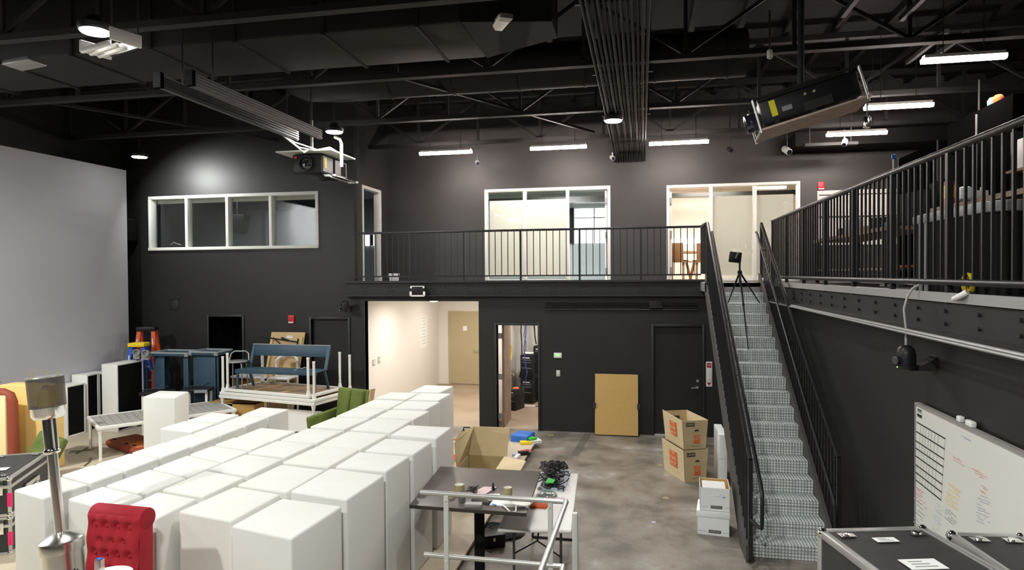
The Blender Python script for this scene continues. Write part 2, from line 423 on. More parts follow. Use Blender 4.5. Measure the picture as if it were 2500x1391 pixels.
# balcony deck and mezzanine deck
struct(MB().box(XS - 0.12, 2.3, YB - 0.02, YU, 2.92, ZD).build('floor_balcony', 'black_steel'))
struct(MB().box(1.16, 2.30, 12.40, YB - 0.02, 2.95, ZD).build('floor_landing', 'grey_metal'))
struct(MB().box(2.36, 9.2, -4, YU, 2.92, ZD).build('floor_mezzanine', 'black_steel'))

# ---- balcony I-beam with bolts
def bolts(mb, pts, axis, r=0.018):
    for p in pts: mb.cyl(p, Vector(p) + Vector(axis) * 0.02, r, n=6)
t = thing('balcony_beam', 'black steel beam with bolt heads along the edge of the balcony', 'beam', (-2.6, 13.52, 2.84))
MB().box(-6.45, 1.30, 13.50, 13.61, 3.13, 3.175).build('top_flange', 'black_steel', t)
MB().box(-6.45, 1.30, 13.44, 13.62, 2.84, 2.868).build('bottom_flange', 'black_steel', t)
MB().box(-6.40, 1.28, 13.57, 13.61, 2.868, 3.13).build('web', 'black_wall', t)
mb = MB(); pts = []
for i in range(13):
    x = -6.0 + i * 0.6
    pts += [(x + a, 13.57, z) for a in (-0.04, 0.04) for z in (2.95, 3.04)]
bolts(mb, pts, (0, -1, 0), 0.012); mb.build('bolt_heads', 'black_steel', t, kind='stuff')
# ---- mezzanine beam
t = thing('mezzanine_beam', 'black riveted steel beam carrying the mezzanine edge above the whiteboard wall', 'beam', (2.36, 6, 2.80))
MB().box(2.34, 2.40, -3.9, 12.3, 2.83, 3.05).build('web', 'black_steel', t)
MB().box(2.24, 2.40, -3.9, 12.3, 2.80, 2.83).build('bottom_flange', 'black_steel', t)
MB().box(2.315, 2.36, -3.9, 12.35, 3.06, 3.135).build('pale_edge_angle', 'cable_grey', t)
mb = MB(); pts = []
for i in range(22):
    y = 1.0 + i * 0.52; pts += [(2.34, y, z) for z in (2.89, 2.99)]
bolts(mb, pts, (-1, 0, 0), 0.016); mb.build('rivet_heads', 'frame_black', t, kind='stuff')
mb = MB(); mb.tube([(2.20, 12.3, 2.815), (2.21, 9, 2.80), (2.20, 6.6, 2.805), (2.20, 2, 2.80)], 0.016); mb.tube([(2.16, 12.3, 2.80), (2.17, 6.3, 2.79), (2.16, 2, 2.79)], 0.012)
tag(mb.build('conduit', 'grey_metal', base=True), 'two thin grey conduits running along the lower flange of the mezzanine beam', 'conduit')

# ---- the hall behind the wide opening
struct(MB().box(-6.18, -6.03, YB + 0.17, 19.2, 0, 2.9).build('wall_hall', 'hall_white'))
struct(MB().box(-6.03, -3.38, 19.05, 19.2, 0, 2.9).build('wall_hall', 'hall_white'))
struct(MB().box(-3.44, -3.38, YB + 0.17, 19.05, 0, 2.9).build('wall_hall', 'hall_white'))
struct(MB().box(-6.18, -3.38, YB + 0.17, 19.2, 2.78, 2.9).build('ceiling_hall', 'hall_white'))
struct(MB().box(-6.02, -3.42, YB - 0.012, YB, 2.73, 2.745).box(-6.03, -6.02, YB - 0.012, YB + 0.17, 0, 2.73).build('trim_2', 'frame_black'))
d = struct(MB().box(-5.62, -4.72, 19.0, 19.04, 0.02, 2.12).build('door_1', 'door_beige'))
MB().box(-5.70, -5.62, 18.99, 19.05, 0, 2.20).box(-4.72, -4.64, 18.99, 19.05, 0, 2.20).box(-5.62, -4.72, 18.99, 19.05, 2.12, 2.20).build('door_frame', 'door_beige', d)
MB().box(-5.25, -5.13, 18.985, 19.0, 1.62, 1.76).build('notice', 'paper_white', d)
MB().cyl((-4.80, 19.0, 1.03), (-4.80, 18.93, 1.03), 0.03).cyl((-4.80, 18.94, 1.03), (-4.92, 18.94, 1.03), 0.012).build('door_handle', 'chrome', d)
t = thing('hall_ceiling_lamp', 'oval warm white lamp on the ceiling of the bright hall', 'lamp', (-4.78, 14.75, 2.67))
MB().lathe([(0.02, 0.11), (0.15, 0.11), (0.15, 0.07), (0.12, 0.06)], 20, (-4.78, 14.75, 2.67)).build('housing', 'white_paint', t, smooth=40)
MB().lathe([(0.13, 0.06), (0.12, 0.02), (0.06, 0.0), (0, 0)], 20, (-4.78, 14.75, 2.67)).build('diffuser', 'hall_glow', t, smooth=60)
lamp('hall_light', 'AREA', (-4.78, 14.75, 2.655), HALL_W, HALL_C, 0.3)
lamp('hall_light', 'AREA', (-4.6, 17.2, 2.75), HALL_W * 0.8, HALL_C, 0.4)
t = thing('outlet_panel', 'pair of grey electrical plates low on the bright hall wall', 'outlet', (-6.03, 14.25, 1.3))
for y, z in ((14.12, 1.30), (14.42, 1.32)):
    p_ = MB().box(-6.03, -6.018, y - 0.08, y + 0.08, z - 0.07, z + 0.07).build('plate', 'alu', t)
    MB().box(-6.018, -6.012, y - 0.055, y - 0.01, z - 0.045, z + 0.045).box(-6.018, -6.012, y + 0.01, y + 0.055, z - 0.045, z + 0.045).build('sockets', 'white_paint', p_)
mb = MB()
t = thing('wall_notice', 'sheet with faint grey writing on the bright hall wall', 'notice', (-6.028, 17.6, 1.5))
MB().box(-6.03, -6.024, 17.35, 17.95, 1.25, 2.15).build('sheet', 'paper_white', t)
for k in range(9):
    z = 2.08 - k * 0.09; mb.box(-6.024, -6.021, 17.42 + (k % 3) * 0.05, 17.86 - (k % 2) * 0.12, z, z + 0.022)
mb.build('print', 'alu_pale', t)

# ---- store room behind the open door
struct(MB().box(-3.38, -3.32, YB + 0.17, 17.5, 0, 2.9).build('wall_store', 'room_white'))
struct(MB().box(-3.32, -1.2, 17.4, 17.5, 0, 2.9).build('wall_store', 'room_white'))
struct(MB().box(-1.3, -1.2, YB + 0.17, 17.4, 0, 2.9).build('wall_store', 'room_white'))
struct(MB().box(-3.38, -1.2, YB + 0.17, 17.5, 2.78, 2.9).build('ceiling_store', 'room_white'))
lamp('store_light', 'AREA', (-2.1, 15.6, 2.75), 55, (1.0, 0.93, 0.86), 0.5)
# ---- dark rooms behind the two black doorways
mb = MB(); mb.box(-10.2, -8.7, 15.2, 15.3, 0, 2.6).box(-10.3, -10.2, 13.8, 15.3, 0, 2.6).box(-8.7, -8.6, 13.8, 15.3, 0, 2.6).box(-10.3, -8.6, 13.8, 15.3, 2.5, 2.6).box(-10.3, -8.6, 13.8, 15.3, -0.1, 0.0)
struct(mb.build('wall_closet', 'void_black'))

def frame_y(mb, x0, x1, z1, y0, y1, wd=0.05, z0=0):
    return mb.box(x0 - wd, x0, y0, y1, z0, z1 + wd).box(x1, x1 + wd, y0, y1, z0, z1 + wd).box(x0, x1, y0, y1, z1, z1 + wd)
for n, (x0, x1, z1) in enumerate([(-9.90, -9.04, 2.36), (-7.31, -6.42, 2.32), (-3.03, -2.14, 2.22), (0.25, 1.20, 2.22)]):
    d = struct(frame_y(MB(), x0, x1, z1, YB - 0.03, YB + 0.12).build('door_%d' % (n + 2), 'frame_black', bevel=0.006))
    if n == 1: MB().box(x0, x1, YB + 0.06, YB + 0.10, 0.01, z1).build('door_leaf', 'door_black', d)
    if n == 3:
        MB().box(x0, x1, YB + 0.06, YB + 0.10, 0.02, z1).build('door_leaf', 'door_black', d)
        MB().box(x0, x1, YB - 0.01, YB + 0.12, 0, 0.02).build('threshold', 'alu_pale', d)
        MB().cyl((1.10, YB + 0.06, 1.0), (1.10, YB - 0.01, 1.0), 0.03, n=16).bar((1.10, YB, 0.99), (0.98, YB, 0.985), 0.03, 0.022).build('door_handle', 'chrome', d)
        MB().cyl((1.11, YB + 0.06, 1.12), (1.11, YB + 0.045, 1.12), 0.028, n=16).build('deadbolt', 'grey_metal', d)
    if n == 2:
        l = MB().obox((x0 + 0.09, YB + 0.60, 1.11), (0.05, 0.92, 2.2), rz=0.045).build('door_leaf', 'ply_dark', d)
        mb = MB()
        for z in (0.25, 1.1, 1.98): mb.box(x0, x0 + 0.09, YB + 0.10, YB + 0.14, z - 0.06, z + 0.06)
        mb.build('hinges', 'grey_metal', d)
        MB().cyl((x0 + 0.12, YB + 0.98, 1.02), (x0 + 0.19, YB + 0.98, 1.02), 0.025).cyl((x0 + 0.18, YB + 0.98, 1.02), (x0 + 0.18, YB + 0.86, 1.02), 0.012).build('door_handle', 'chrome', d)

# ---- offices behind the balcony glass
struct(MB().box(-18, XS - 0.12, YB + 0.17, 20, 3.0, ZD).build('floor_office', 'room_grey'))
struct(MB().box(-18, XS - 0.12, YB + 0.17, 20, 5.75, 5.85).build('ceiling_office', 'room_grey'))
struct(MB().box(-18, XS + 0.1, 19.9, 20, ZD, 5.75).build('wall_office', 'room_grey'))
struct(MB().box(-18, -17.9, YB + 0.17, 19.9, ZD, 5.75).build('wall_office', 'room_grey'))
struct(MB().box(XS - 0.02, XS + 0.1, YU + 0.15, 19.9, ZD, 5.75).build('wall_office', 'room_grey'))
lamp('office_and_fill_light', 'AREA', (-12.0, 17.0, 5.7), 34, (0.95, 1.0, 1.0), 1.2)
lamp('office_and_fill_light', 'AREA', (-7.6, 17.5, 5.7), 12, (0.85, 0.95, 1.0), 1.0)
a, b = P(890, 600, Y=19.9), P(924, 573, Y=19.9)
wdw = struct(MB().box(a.x - 0.3, b.x + 0.1, 19.86, 19.9, a.z, b.z).build('window_1', 'day_glow'))
MB().box(a.x + 0.22, a.x + 0.32, 19.84, 19.86, a.z, b.z).build('mullion', 'frame_black', wdw)
for nm, (x0, x1, mtl, pw, pc) in enumerate([(-5.6, -0.15, 'room_teal', 30, (0.86, 0.97, 1.0)), (0.05, 6.0, 'room_white', 230, (1.0, 0.90, 0.80))]):
    struct(MB().box(x0, x1, 19.9, 20, ZD, 5.75).build('wall_office', mtl))
    struct(MB().box(x0 - 0.1, x0, YU + 0.15, 20, ZD, 5.75).build('wall_office', mtl))
    struct(MB().box(x1, x1 + 0.1, YU + 0.15, 20, ZD, 5.75).build('wall_office', mtl))
    struct(MB().box(x0, x1, YU + 0.15, 20, 5.75, 5.85).build('ceiling_office', mtl))
    struct(MB().box(x0, x1, YU, 20, 3.0, ZD).build('floor_office', 'hall_concrete'))
    if nm == 0: lamp('office_and_fill_light', 'AREA', (-2.3, 16.25, 5.65), 480, (1.0, 0.98, 0.95), 0.8)  # added unseen lamp, brightens the roller shades from behind
    lamp('office_and_fill_light', 'AREA', ((x0 + x1) / 2 + (0.6 if nm == 0 else -1.2), 17.8, 5.7), pw, pc, 1.6)
a, b = P(1403, 594, Y=19.88), P(1500, 507, Y=19.88)
wdw = struct(MB().box(a.x, b.x, 19.86, 19.9, a.z, b.z).build('window_2', 'day_glow'))
mb = MB().box(a.x, b.x, 19.84, 19.86, b.z - 0.30, b.z - 0.27)
xm = P(1451, 550, Y=19.86).x; mb.box(xm - 0.015, xm + 0.015, 19.84, 19.86, a.z, b.z); mb.build('mullion', 'frame_black', wdw)
MB().box(a.x - 0.22, a.x - 0.02, 19.80, 19.86, a.z, b.z + 0.02).build('dark_blind', 'black_matte', wdw)
zb = P(1440, 486, Y=18.5).z
struct(MB().box(-5.6, -0.15, 18.5, 18.7, zb - 0.09, zb + 0.09).build('trim_3', 'frame_black'))
zb = P(1685, 476, Y=18.5).z
struct(MB().box(0.05, 6.0, 18.5, 18.7, zb - 0.05, zb + 0.06).build('trim_4', 'frame_black'))
a, b = P(1630, 597, Y=19.88), P(1745, 581, Y=19.88)
struct(MB().box(a.x, b.x, 19.86, 19.9, a.z, b.z).build('window_3', 'day_glow'))

def glazed(name, x0, x1, z0, z1, y, xs, open_bay, shades):
    f = 0.065
    o = MB().box(x0, x1, y - 0.03, y + 0.12, z1 - f, z1).box(x0, x0 + f, y - 0.03, y + 0.12, z0, z1 - f).box(x1 - f, x1, y - 0.03, y + 0.12, z0, z1 - f).build(name, 'window_frame', bevel=0.004)
    struct(o)
    for x in xs: MB().box(x - 0.035, x + 0.035, y - 0.02, y + 0.12, z0, z1 - f).build('mullion', 'window_frame', o, bevel=0.004)
    ed = [x0 + f] + list(xs) + [x1 - f]
    for i, (a, b) in enumerate(zip(ed, ed[1:])):
        if i == open_bay:
            sx = b - 0.05 if i == len(ed) - 2 else a + 0.03
            MB().box(sx - 0.02, sx + 0.03, y + 0.12, y + 0.98, z0 + 0.02, z1 - 0.1).build('open_door_leaf', 'window_frame', o)
            mb = MB()
            for z in (z0 + 0.25, z0 + 1.1, z1 - 0.35): mb.box(sx - 0.02, sx + 0.03, y + 0.06, y + 0.118, z - 0.07, z + 0.07)
            mb.build('hinges', 'grey_metal', o)
            continue
        MB().box(a + 0.03, b - 0.03, y + 0.04, y + 0.05, z0 + 0.06, z1 - f).build('glass_pane', 'window_glass', o)
        MB().box(a + 0.03, b - 0.03, y + 0.0, y + 0.1, z0, z0 + 0.06).build('bottom_rail', 'window_frame', o)
        if shades: MB().box(a + 0.03, b - 0.05, y + 0.11, y + 0.115, z0 + 0.12, z1 - 0.27).build('roller_shade', 'shade_fabric', o)
    return o
glazed('window_4', g1[0], g1[1], ZD, g1[3], YU, (-2.77, -1.725), 2, True)
glazed('window_5', g2[0], g2[1], ZD, g2[3], YU, (1.583, 2.539), 0, True)
# long four-pane window of the tall black wall
f = 0.07; x0, x1, z0, z1, y = -11.46, -7.10, 3.92, 5.20, YB
o = struct(MB().box(x0, x1, y - 0.03, y + 0.15, z1 - f, z1).box(x0, x1, y - 0.05, y + 0.15, z0, z0 + f).box(x0, x0 + f, y - 0.03, y + 0.15, z0 + f, z1 - f).box(x1 - f, x1, y - 0.03, y + 0.15, z0 + f, z1 - f).build('window_6', 'window_frame', bevel=0.005))
xs = [P(456, 540, Y=y).x, P(555, 540, Y=y).x, P(661, 540, Y=y).x]
ed = [x0 + f] + xs + [x1 - f]
for x in xs: MB().box(x - 0.035, x + 0.035, y - 0.02, y + 0.15, z0 + f, z1 - f).build('mullion', 'window_frame', o, bevel=0.004)
for a, b in zip(ed, ed[1:]):
    MB().box(a + 0.03, b - 0.03, y + 0.07, y + 0.08, z0 + f, z1 - f).build('glass_pane', 'window_glass', o)
    MB().box(a + 0.04, b - 0.04, y + 0.155, y + 0.20, z1 - 0.16, z1 - 0.02).build('blind_roll', 'shade_fabric', o)
# side door frame on the balcony
y0, y1, z1 = sd[0], sd[1], sd[3]
o = MB().box(XS - 0.13, XS + 0.02, y0, y0 + 0.06, ZD, z1).box(XS - 0.13, XS + 0.02, y1 - 0.13, y1, ZD, z1).box(XS - 0.13, XS + 0.02, y0 + 0.06, y1 - 0.13, z1 - 0.07, z1).build('door_6', 'window_frame', bevel=0.004)
struct(o)

# things seen inside the offices
a, b = P(648, 612, Y=19.8), P(800, 512, Y=19.8)
t = thing('framed_board', 'grey board with dark frame seen through the last pane of the long window', 'board', (a.x, 19.85, a.z))
MB().box(a.x, a.x + 2.6, 19.82, 19.89, a.z - 0.3, b.z).build('panel', 'room_teal', t)
MB().box(a.x - 0.12, a.x, 19.78, 19.89, a.z - 0.3, b.z + 0.14).box(a.x, a.x + 2.6, 19.78, 19.89, b.z, b.z + 0.14).build('frame', 'black_steel', t)
a = P(583, 548, Y=17.5)
t = thing('hanging_speaker', 'dark tapered loudspeaker hanging behind the third pane of the long window', 'speaker', (a.x, 17.5, a.z - 0.4))
MB().prism([(a.x - 0.32, 17.3, a.z + 0.28), (a.x + 0.32, 17.3, a.z + 0.28), (a.x + 0.18, 17.3, a.z - 0.28), (a.x - 0.18, 17.3, a.z - 0.28)], (0, 0.35, 0)).build('cabinet', 'black_plastic', t, bevel=0.02)
MB().cyl((a.x, 17.45, a.z + 0.28), (a.x, 17.45, 5.75), 0.03).build('hanger', 'frame_black', t)
a = P(425, 605, Y=14.6)
t = thing('office_crate', 'dark crate with pale cable on top behind the first pane of the long window', 'crate', (a.x, 14.6, ZD))
MB().box(a.x - 0.25, a.x + 0.25, 14.4, 14.8, ZD, a.z + 0.06).build('body', 'black_plastic', t, bevel=0.02)
MB().tube([(a.x - 0.1, 14.6, a.z + 0.07), (a.x - 0.02, 14.6, a.z + 0.14), (a.x + 0.1, 14.6, a.z + 0.10), (a.x + 0.2, 14.6, a.z + 0.07)], 0.012).build('cable', 'cable_white', t)
t = thing('ceiling_light_panel', 'slim office ceiling light seen through the last pane of the long window', 'lamp', P(765, 494, Y=17.6))
a = P(765, 494, Y=17.6)
MB().box(a.x - 0.35, a.x + 0.35, 17.2, 17.9, 5.62, 5.74).build('housing', 'white_paint', t)
MB().box(a.x - 0.32, a.x + 0.32, 17.22, 17.88, 5.60, 5.62).build('diffuser', 'plastic_white', t)

# meeting room: table and two plywood chairs
def ply_chair(name, label, loc, rz, group=None):
    t = thing(name, label, 'chair', loc, rz, group)
    bk = MB().prism([(-0.24, 0.21, 0.46), (0.24, 0.21, 0.46), (0.26, 0.27, 0.92), (-0.26, 0.27, 0.92)], (0, 0.025, 0))
    bk.build('backrest', 'chair_ply', t, local=True, bevel=0.008)
    MB().prism([(-0.25, -0.24, 0.45), (0.25, -0.24, 0.45), (0.24, 0.24, 0.44), (-0.24, 0.24, 0.44)], (0, 0, 0.03)).build('seat', 'chair_ply', t, local=True, bevel=0.008)
    MB().obox((0, -0.02, 0.49), (0.40, 0.40, 0.03)).build('seat_pad', 'black_matte', t, local=True, bevel=0.01)
    for sx in (-1, 1):
        for sy in (-1, 1):
            MB().bar((sx * 0.19, sy * 0.10, 0.44), (sx * 0.25, sy * 0.25, 0), 0.06, 0.03).build('leg', 'chair_ply', t, local=True)
    return t
a = P(1655, 683, Y=16.6)
ply_chair('plywood_chair', 'plywood chair seen whole in the open meeting room doorway', (a.x, 16.75, ZD), 2.7)
a = P(1712, 683, Y=17.0)
ply_chair('plywood_chair', 'plywood chair beside the stair guard, half hidden behind it in the meeting room', (a.x + 0.05, 17.1, ZD), 3.4)
t = thing('meeting_table', 'pale meeting table behind the plywood chairs', 'table', (1.6, 18.0, ZD))
MB().box(0.55, 3.2, 17.5, 18.6, 3.83, 3.87).build('tabletop', 'wood_pale', t)
for x in (0.75, 3.0):
    for y in (17.6, 18.5): MB().box(x - 0.03, x + 0.03, y - 0.03, y + 0.03, ZD, 3.83).build('leg', 'black_steel', t)
# ================================================================ RAILINGS AND STAIRS
# balcony guard
t = thing('balcony_guardrail', 'black steel guardrail with thin balusters along the balcony', 'railing', (-2.5, 13.55, 3.175))
yg = 13.55; xa, xb = XS + 0.02, 1.17
MB().bar((xa, yg, 4.225), (xb, yg, 4.225), 0.045, 0.045).build('top_rail', 'rail_steel', t, bevel=0.008)
MB().bar((xb, yg, 4.225), (xb, 12.30, 4.20), 0.045, 0.045).build('return_rail', 'rail_steel', t, bevel=0.008)
MB().bar((xa, yg, 3.27), (xb, yg, 3.27), 0.03, 0.03).build('bottom_rail', 'rail_steel', t)
posts = [P(x, 620, Y=yg).x for x in (1000, 1133, 1271, 1415, 1565)]
for x in posts: MB().box(x - 0.02, x + 0.02, yg - 0.02, yg + 0.02, 3.175, 4.21).build('post', 'rail_steel', t)
first = MB().box(-0.008, 0.008, -0.008, 0.008, 0, 0.93).build('baluster', 'rail_steel', t, local=True); used = False
edges = [xa] + posts + [xb]
for a, b in zip(edges, edges[1:]):
    n = max(2, round((b - a) / 0.135))
    for k in range(1, n + (1 if b == xb else 0)):
        loc = Vector((a + (b - a) * k / n, yg, 3.28)) - WL[t]
        if not used: first.location = loc; used = True
        else: share(first, 'baluster', t, loc)
for y in (13.42, 13.29, 13.16, 13.03, 12.9, 12.77, 12.64, 12.51, 12.4):
    share(first, 'baluster', t, Vector((xb, y, 3.28)) - WL[t])

# mezzanine guard
t = thing('mezzanine_guardrail', 'tall black baluster railing along the cluttered mezzanine', 'railing', (2.35, 7, 3.12))
xm = 2.35; ys = [12.62 - 1.16 * i for i in range(11)]
MB().tube([(xm, 12.66, 4.245), (xm, 1.0, 4.235)], 0.03, n=12).build('top_rail', 'rail_steel', t, smooth=60)
MB().tube([(xm - 0.015, 12.66, 3.215), (xm - 0.015, 1.0, 3.215)], 0.026, n=12).build('bottom_rail', 'rail_steel', t, smooth=60)
for y in ys: MB().box(xm - 0.022, xm + 0.022, y - 0.022, y + 0.022, 3.05, 4.24).build('post', 'rail_steel', t)
first = MB().box(-0.010, 0.010, -0.010, 0.010, 0, 0.99).build('baluster', 'rail_steel', t, local=True); used = False
for a, b in zip(ys, ys[1:]):
    for k in range(1, 9):
        loc = Vector((xm, a + (b - a) * k / 9, 3.235)) - WL[t]
        if not used: first.location = loc; used = True
        else: share(first, 'baluster', t, loc)

# staircase
RI, TR, Y0, Z0 = 0.1733, 0.262, 12.40, ZD
XL, XR = 1.20, 2.10
def nose(y): return Z0 - (Y0 - y) * RI / TR
t = thing('steel_staircase', 'straight steel staircase with tread plate steps between black railings', 'staircase', (1.65, 10, 0))
for i in range(18):
    y, z = Y0 - i * TR, Z0 - i * RI
    mb = MB(); ye = y + TR - 0.002 + (0.02 if i else 0)
    prof = [(y, z), (ye, z), (ye, z - 0.03), (y + 0.022, z - 0.03), (y + 0.022, z - RI + 0.001), (y + 0.008, z - RI + 0.001), (y + 0.008, z - 0.075), (y, z - 0.075)]
    if i == 0: prof = [(y, z - 0.002), (y + 0.022, z - 0.002), (y + 0.022, z - RI + 0.001), (y + 0.008, z - RI + 0.001), (y + 0.008, z - 0.075), (y, z - 0.075)]
    mb.prism([(XL, a_, b_) for a_, b_ in prof], (XR - XL, 0, 0))
    mb.build('step', 'tread_plate', t)
for x0, x1 in ((XL - 0.04, XL), (XR, XR + 0.04)):
    yb = Y0 - 18 * TR + 0.12
    MB().prism([(x0, 12.62, nose(12.62) + 0.02), (x0, 12.40, nose(12.40) + 0.04), (x0, yb - 0.02, nose(yb) + 0.12), (x0, yb - 0.02, 0), (x0, yb + 0.45, 0), (x0, 12.62, nose(12.62) - 0.34)], (x1 - x0, 0, 0)).build('stringer', 'stringer_grey', t)
for side, x, hx in (('w', XL - 0.02, XL + 0.055), ('e', XR + 0.06, XR - 0.03)):
    ya, yb = (12.30, 7.60) if side == 'w' else (12.66, 7.86)
    za, zb = 4.20, 1.225
    sl = (za - zb) / (ya - yb)
    MB().bar((x, ya, za), (x, yb, zb), 0.045, 0.045).build('top_rail', 'rail_steel', t, bevel=0.006)
    bot = 0.12 if side == 'w' else 0.35
    MB().box(x - 0.022, x + 0.022, yb - 0.022, yb + 0.022, bot, zb).build('newel_post', 'rail_steel', t)
    MB().box(x - 0.022, x + 0.022, ya - 0.022, ya + 0.022, nose(ya) - 0.05, za).build('newel_post', 'rail_steel', t)
    f1 = None; n = 36
    for k in range(1, n):
        y = ya + (yb - ya) * k / n; zt = za + (zb - za) * k / n; zl = nose(y) + 0.0
        if side == 'e': zl = max(zl, 0.0)
        loc = Vector((x, y, zl)) - WL[t]
        if f1 is None: f1 = MB().box(-0.009, 0.009, -0.009, 0.009, 0, 1.0).build('baluster', 'rail_steel', t, local=True); f1.location = loc; f1.scale = (1, 1, zt - zl)
        else: share(f1, 'baluster', t, loc, scale=(1, 1, zt - zl))
    if side == 'w':
        pts = [(hx, 12.30, 4.04), (hx, 12.20, 3.98), (hx, 7.36, 0.98), (hx, 7.31, 0.92), (hx, 7.33, 0.62), (hx, 7.36, 0.56), (hx - 0.02, 7.45, 0.54), (x, 7.58, 0.57)]
    else:
        pts = [(hx, 12.66, 4.04), (hx, 12.55, 4.0), (hx, 7.72, 0.80), (hx, 7.69, 0.74), (hx + 0.02, 7.70, 0.46), (x, 7.84, 0.44)]
    MB().tube(pts, 0.021, n=10).build('handrail', 'rail_steel', t, smooth=60)
    for k in range(5):
        q = k / 4; y = 12.1 + (7.9 - 12.1) * q; a0, a1 = Vector(pts[1]), Vector(pts[2]); s_ = (y - a0.y) / (a1.y - a0.y); p_ = a0.lerp(a1, s_)
        MB().cyl((hx, y, p_.z), (x, y, p_.z - 0.02), 0.009, n=6).build('handrail_bracket', 'rail_steel', t)
# tripod with tablet camera on the upper steps
tp = P(1806, 664, Y=11.75)
t = thing('camera_tripod', 'black tripod with a dark camera head standing on the upper stairs', 'tripod', (tp.x, 11.75, 2.5))
def onstep(px, py, i): 
    return P(px, py, Z=Z0 - i * RI)
ft = []
for px_, py_, X_ in ((1777, 712, None), (1827, 853, None), (1855, 789, None)):
    best = None
    for i in range(0, 9):
        p_ = P(px_, py_, Z=Z0 - i * RI)
        yy = Y0 - i * TR
        if yy - 0.02 <= p_.y <= yy + TR + 0.1 and best is None: best = p_
    if best is None:
        p_ = P(px_, py_, Y=11.9); best = Vector((p_.x, 11.9, Z0 - 2 * RI))
    ft.append(best)
hub = P(1806, 664, Y=11.65)
for p_ in ft:
    m_ = hub.lerp(p_, 0.45); m2 = hub.lerp(p_, 0.75)
    MB().cyl(hub, m_, 0.016, n=8).cyl(m_, m2, 0.012, n=8).cyl(m2, p_, 0.009, n=8).cyl(m_ , m_ + Vector((0, 0, 0.03)), 0.02, n=8).build('leg', 'black_plastic', t)
MB().cyl(hub - Vector((0, 0, 0.22)), hub + Vector((0, 0, 0.17)), 0.016, n=10).lathe([(0.035, -0.03), (0.04, 0.0), (0.03, 0.03)], 12, hub).build('centre_column', 'black_plastic', t)
hc = P(1795, 628, Y=11.62)
hd = MB().obox(hc, (0.20, 0.05, 0.18), ry=0.12).build('camera_head', 'black_plastic', t, bevel=0.015)
MB().obox(hc + Vector((0.02, -0.028, 0.03)), (0.025, 0.01, 0.10), ry=0.4).build('bright_mark', 'grey_metal', hd)

# ================================================================ CEILING
def truss(y, label, zc=6.30):
    t = thing('roof_truss', label, 'truss', (-2, y, zc))
    MB().box(-12.1, 9.1, y - 0.065, y + 0.065, zc - 0.04, zc + 0.04).build('bottom_chord', 'truss_black', t)
    MB().box(-12.1, 9.1, y - 0.065, y + 0.065, 7.26, 7.36).build('top_chord', 'truss_black', t)
    n = 15; st = 21.2 / n
    for i in range(n + 1):
        x = -12.1 + st * i
        MB().bar((x, y, zc + 0.04), (x, y, 7.26), 0.05, 0.05).build('web_post', 'truss_black', t)
        if i < n:
            p, q = ((x, y, zc + 0.04), (x + st, y, 7.26)) if i % 2 else ((x, y, 7.26), (x + st, y, zc + 0.04))
            MB().bar(p, q, 0.045, 0.045, up=(0, 1, 0)).build('web_diagonal', 'truss_black', t)
truss(14.5, 'black roof truss running above the row of strip lights')
truss(12.1, 'black roof truss crossing behind the round duct, above the high-bay lamp')
truss(9.45, 'black roof truss crossing in front of the round duct')
truss(6.9, 'black roof truss crossing beneath the wide square duct')
for i, (x, y0_, y1_, lab) in enumerate([(-9.2, 9.4, 14.5, 'thin black diagonal brace between trusses near the grey screen'), (-2.6, 9.5, 14.4, 'thin black diagonal brace between trusses above the strip lights')]):
    tag(MB().bar((x - 1.2, y0_, 6.38), (x + 1.6, y1_, 6.38), 0.05, 0.05).build('roof_brace', 'truss_black', base=True), lab, 'brace')
# slim channels over the mezzanine, along y
mb0 = [(4.2, 7.0, 8.9), (4.55, 7.1, 8.9), (4.2, 10.2, 11.6), (4.5, 10.3, 11.6), (5.3, 6.0, 7.6), (5.6, 6.0, 7.6), (2.6, 6.8, 9.3), (3.4, 6.9, 9.6)]
for x, ya, yb in mb0:
    tag(MB().box(x - 0.03, x + 0.03, ya, yb, 6.62, 6.68).build('roof_channel', 'truss_black', base=True), 'short black channel fixed under the roof above the mezzanine', 'channel', 'channels above the mezzanine')
# wide square duct with tapered end
t = thing('square_duct', 'wide black square duct ending in a slanted transition', 'duct', (-4.5, 8.2, 6.25))
dct = MB().box(-12.0, -2.05, 7.45, 8.75, 6.25, 7.1).build('duct_run', 'duct_black', t, bevel=0.04)
MB().prism([(-2.05, 7.45, 6.25), (-2.05, 8.75, 6.25), (-2.05, 8.75, 7.1), (-2.05, 7.45, 7.1)], (0.0, 0, 0)).add([(-2.05, 7.45, 6.25), (-2.05, 8.75, 6.25), (-2.05, 8.75, 7.1), (-2.05, 7.45, 7.1), (-1.1, 8.3, 6.5), (-1.1, 8.9, 6.5), (-1.1, 8.9, 7.1), (-1.1, 8.3, 7.1)], [(0, 1, 5, 4), (1, 2, 6, 5), (2, 3, 7, 6), (3, 0, 4, 7), (4, 5, 6, 7)]).build('duct_transition', 'duct_black', t)
for k in range(8):
    x = -11.0 + k * 1.2
    MB().box(x - 0.02, x + 0.02, 7.43, 8.77, 6.23, 7.12).build('duct_seam', 'duct_black', t)
# round duct
t = thing('round_duct', 'round black ventilation duct bending up into the roof', 'duct', (-2, 10.7, 6.4))
pts = [(-6.6, 12.0, 7.2), (-6.0, 11.3, 6.9), (-5.2, 10.8, 6.72), (-4.4, 10.7, 6.7), (1.6, 10.7, 6.7)]
MB().tube(pts, 0.36, n=20).build('duct_run', 'duct_black', t, smooth=50)
for k in range(6):
    x = -4.2 + k * 1.1; MB().cyl((x, 10.7, 6.7), (x + 0.04, 10.7, 6.7), 0.375, n=20).build('duct_collar', 'duct_black', t, smooth=40)
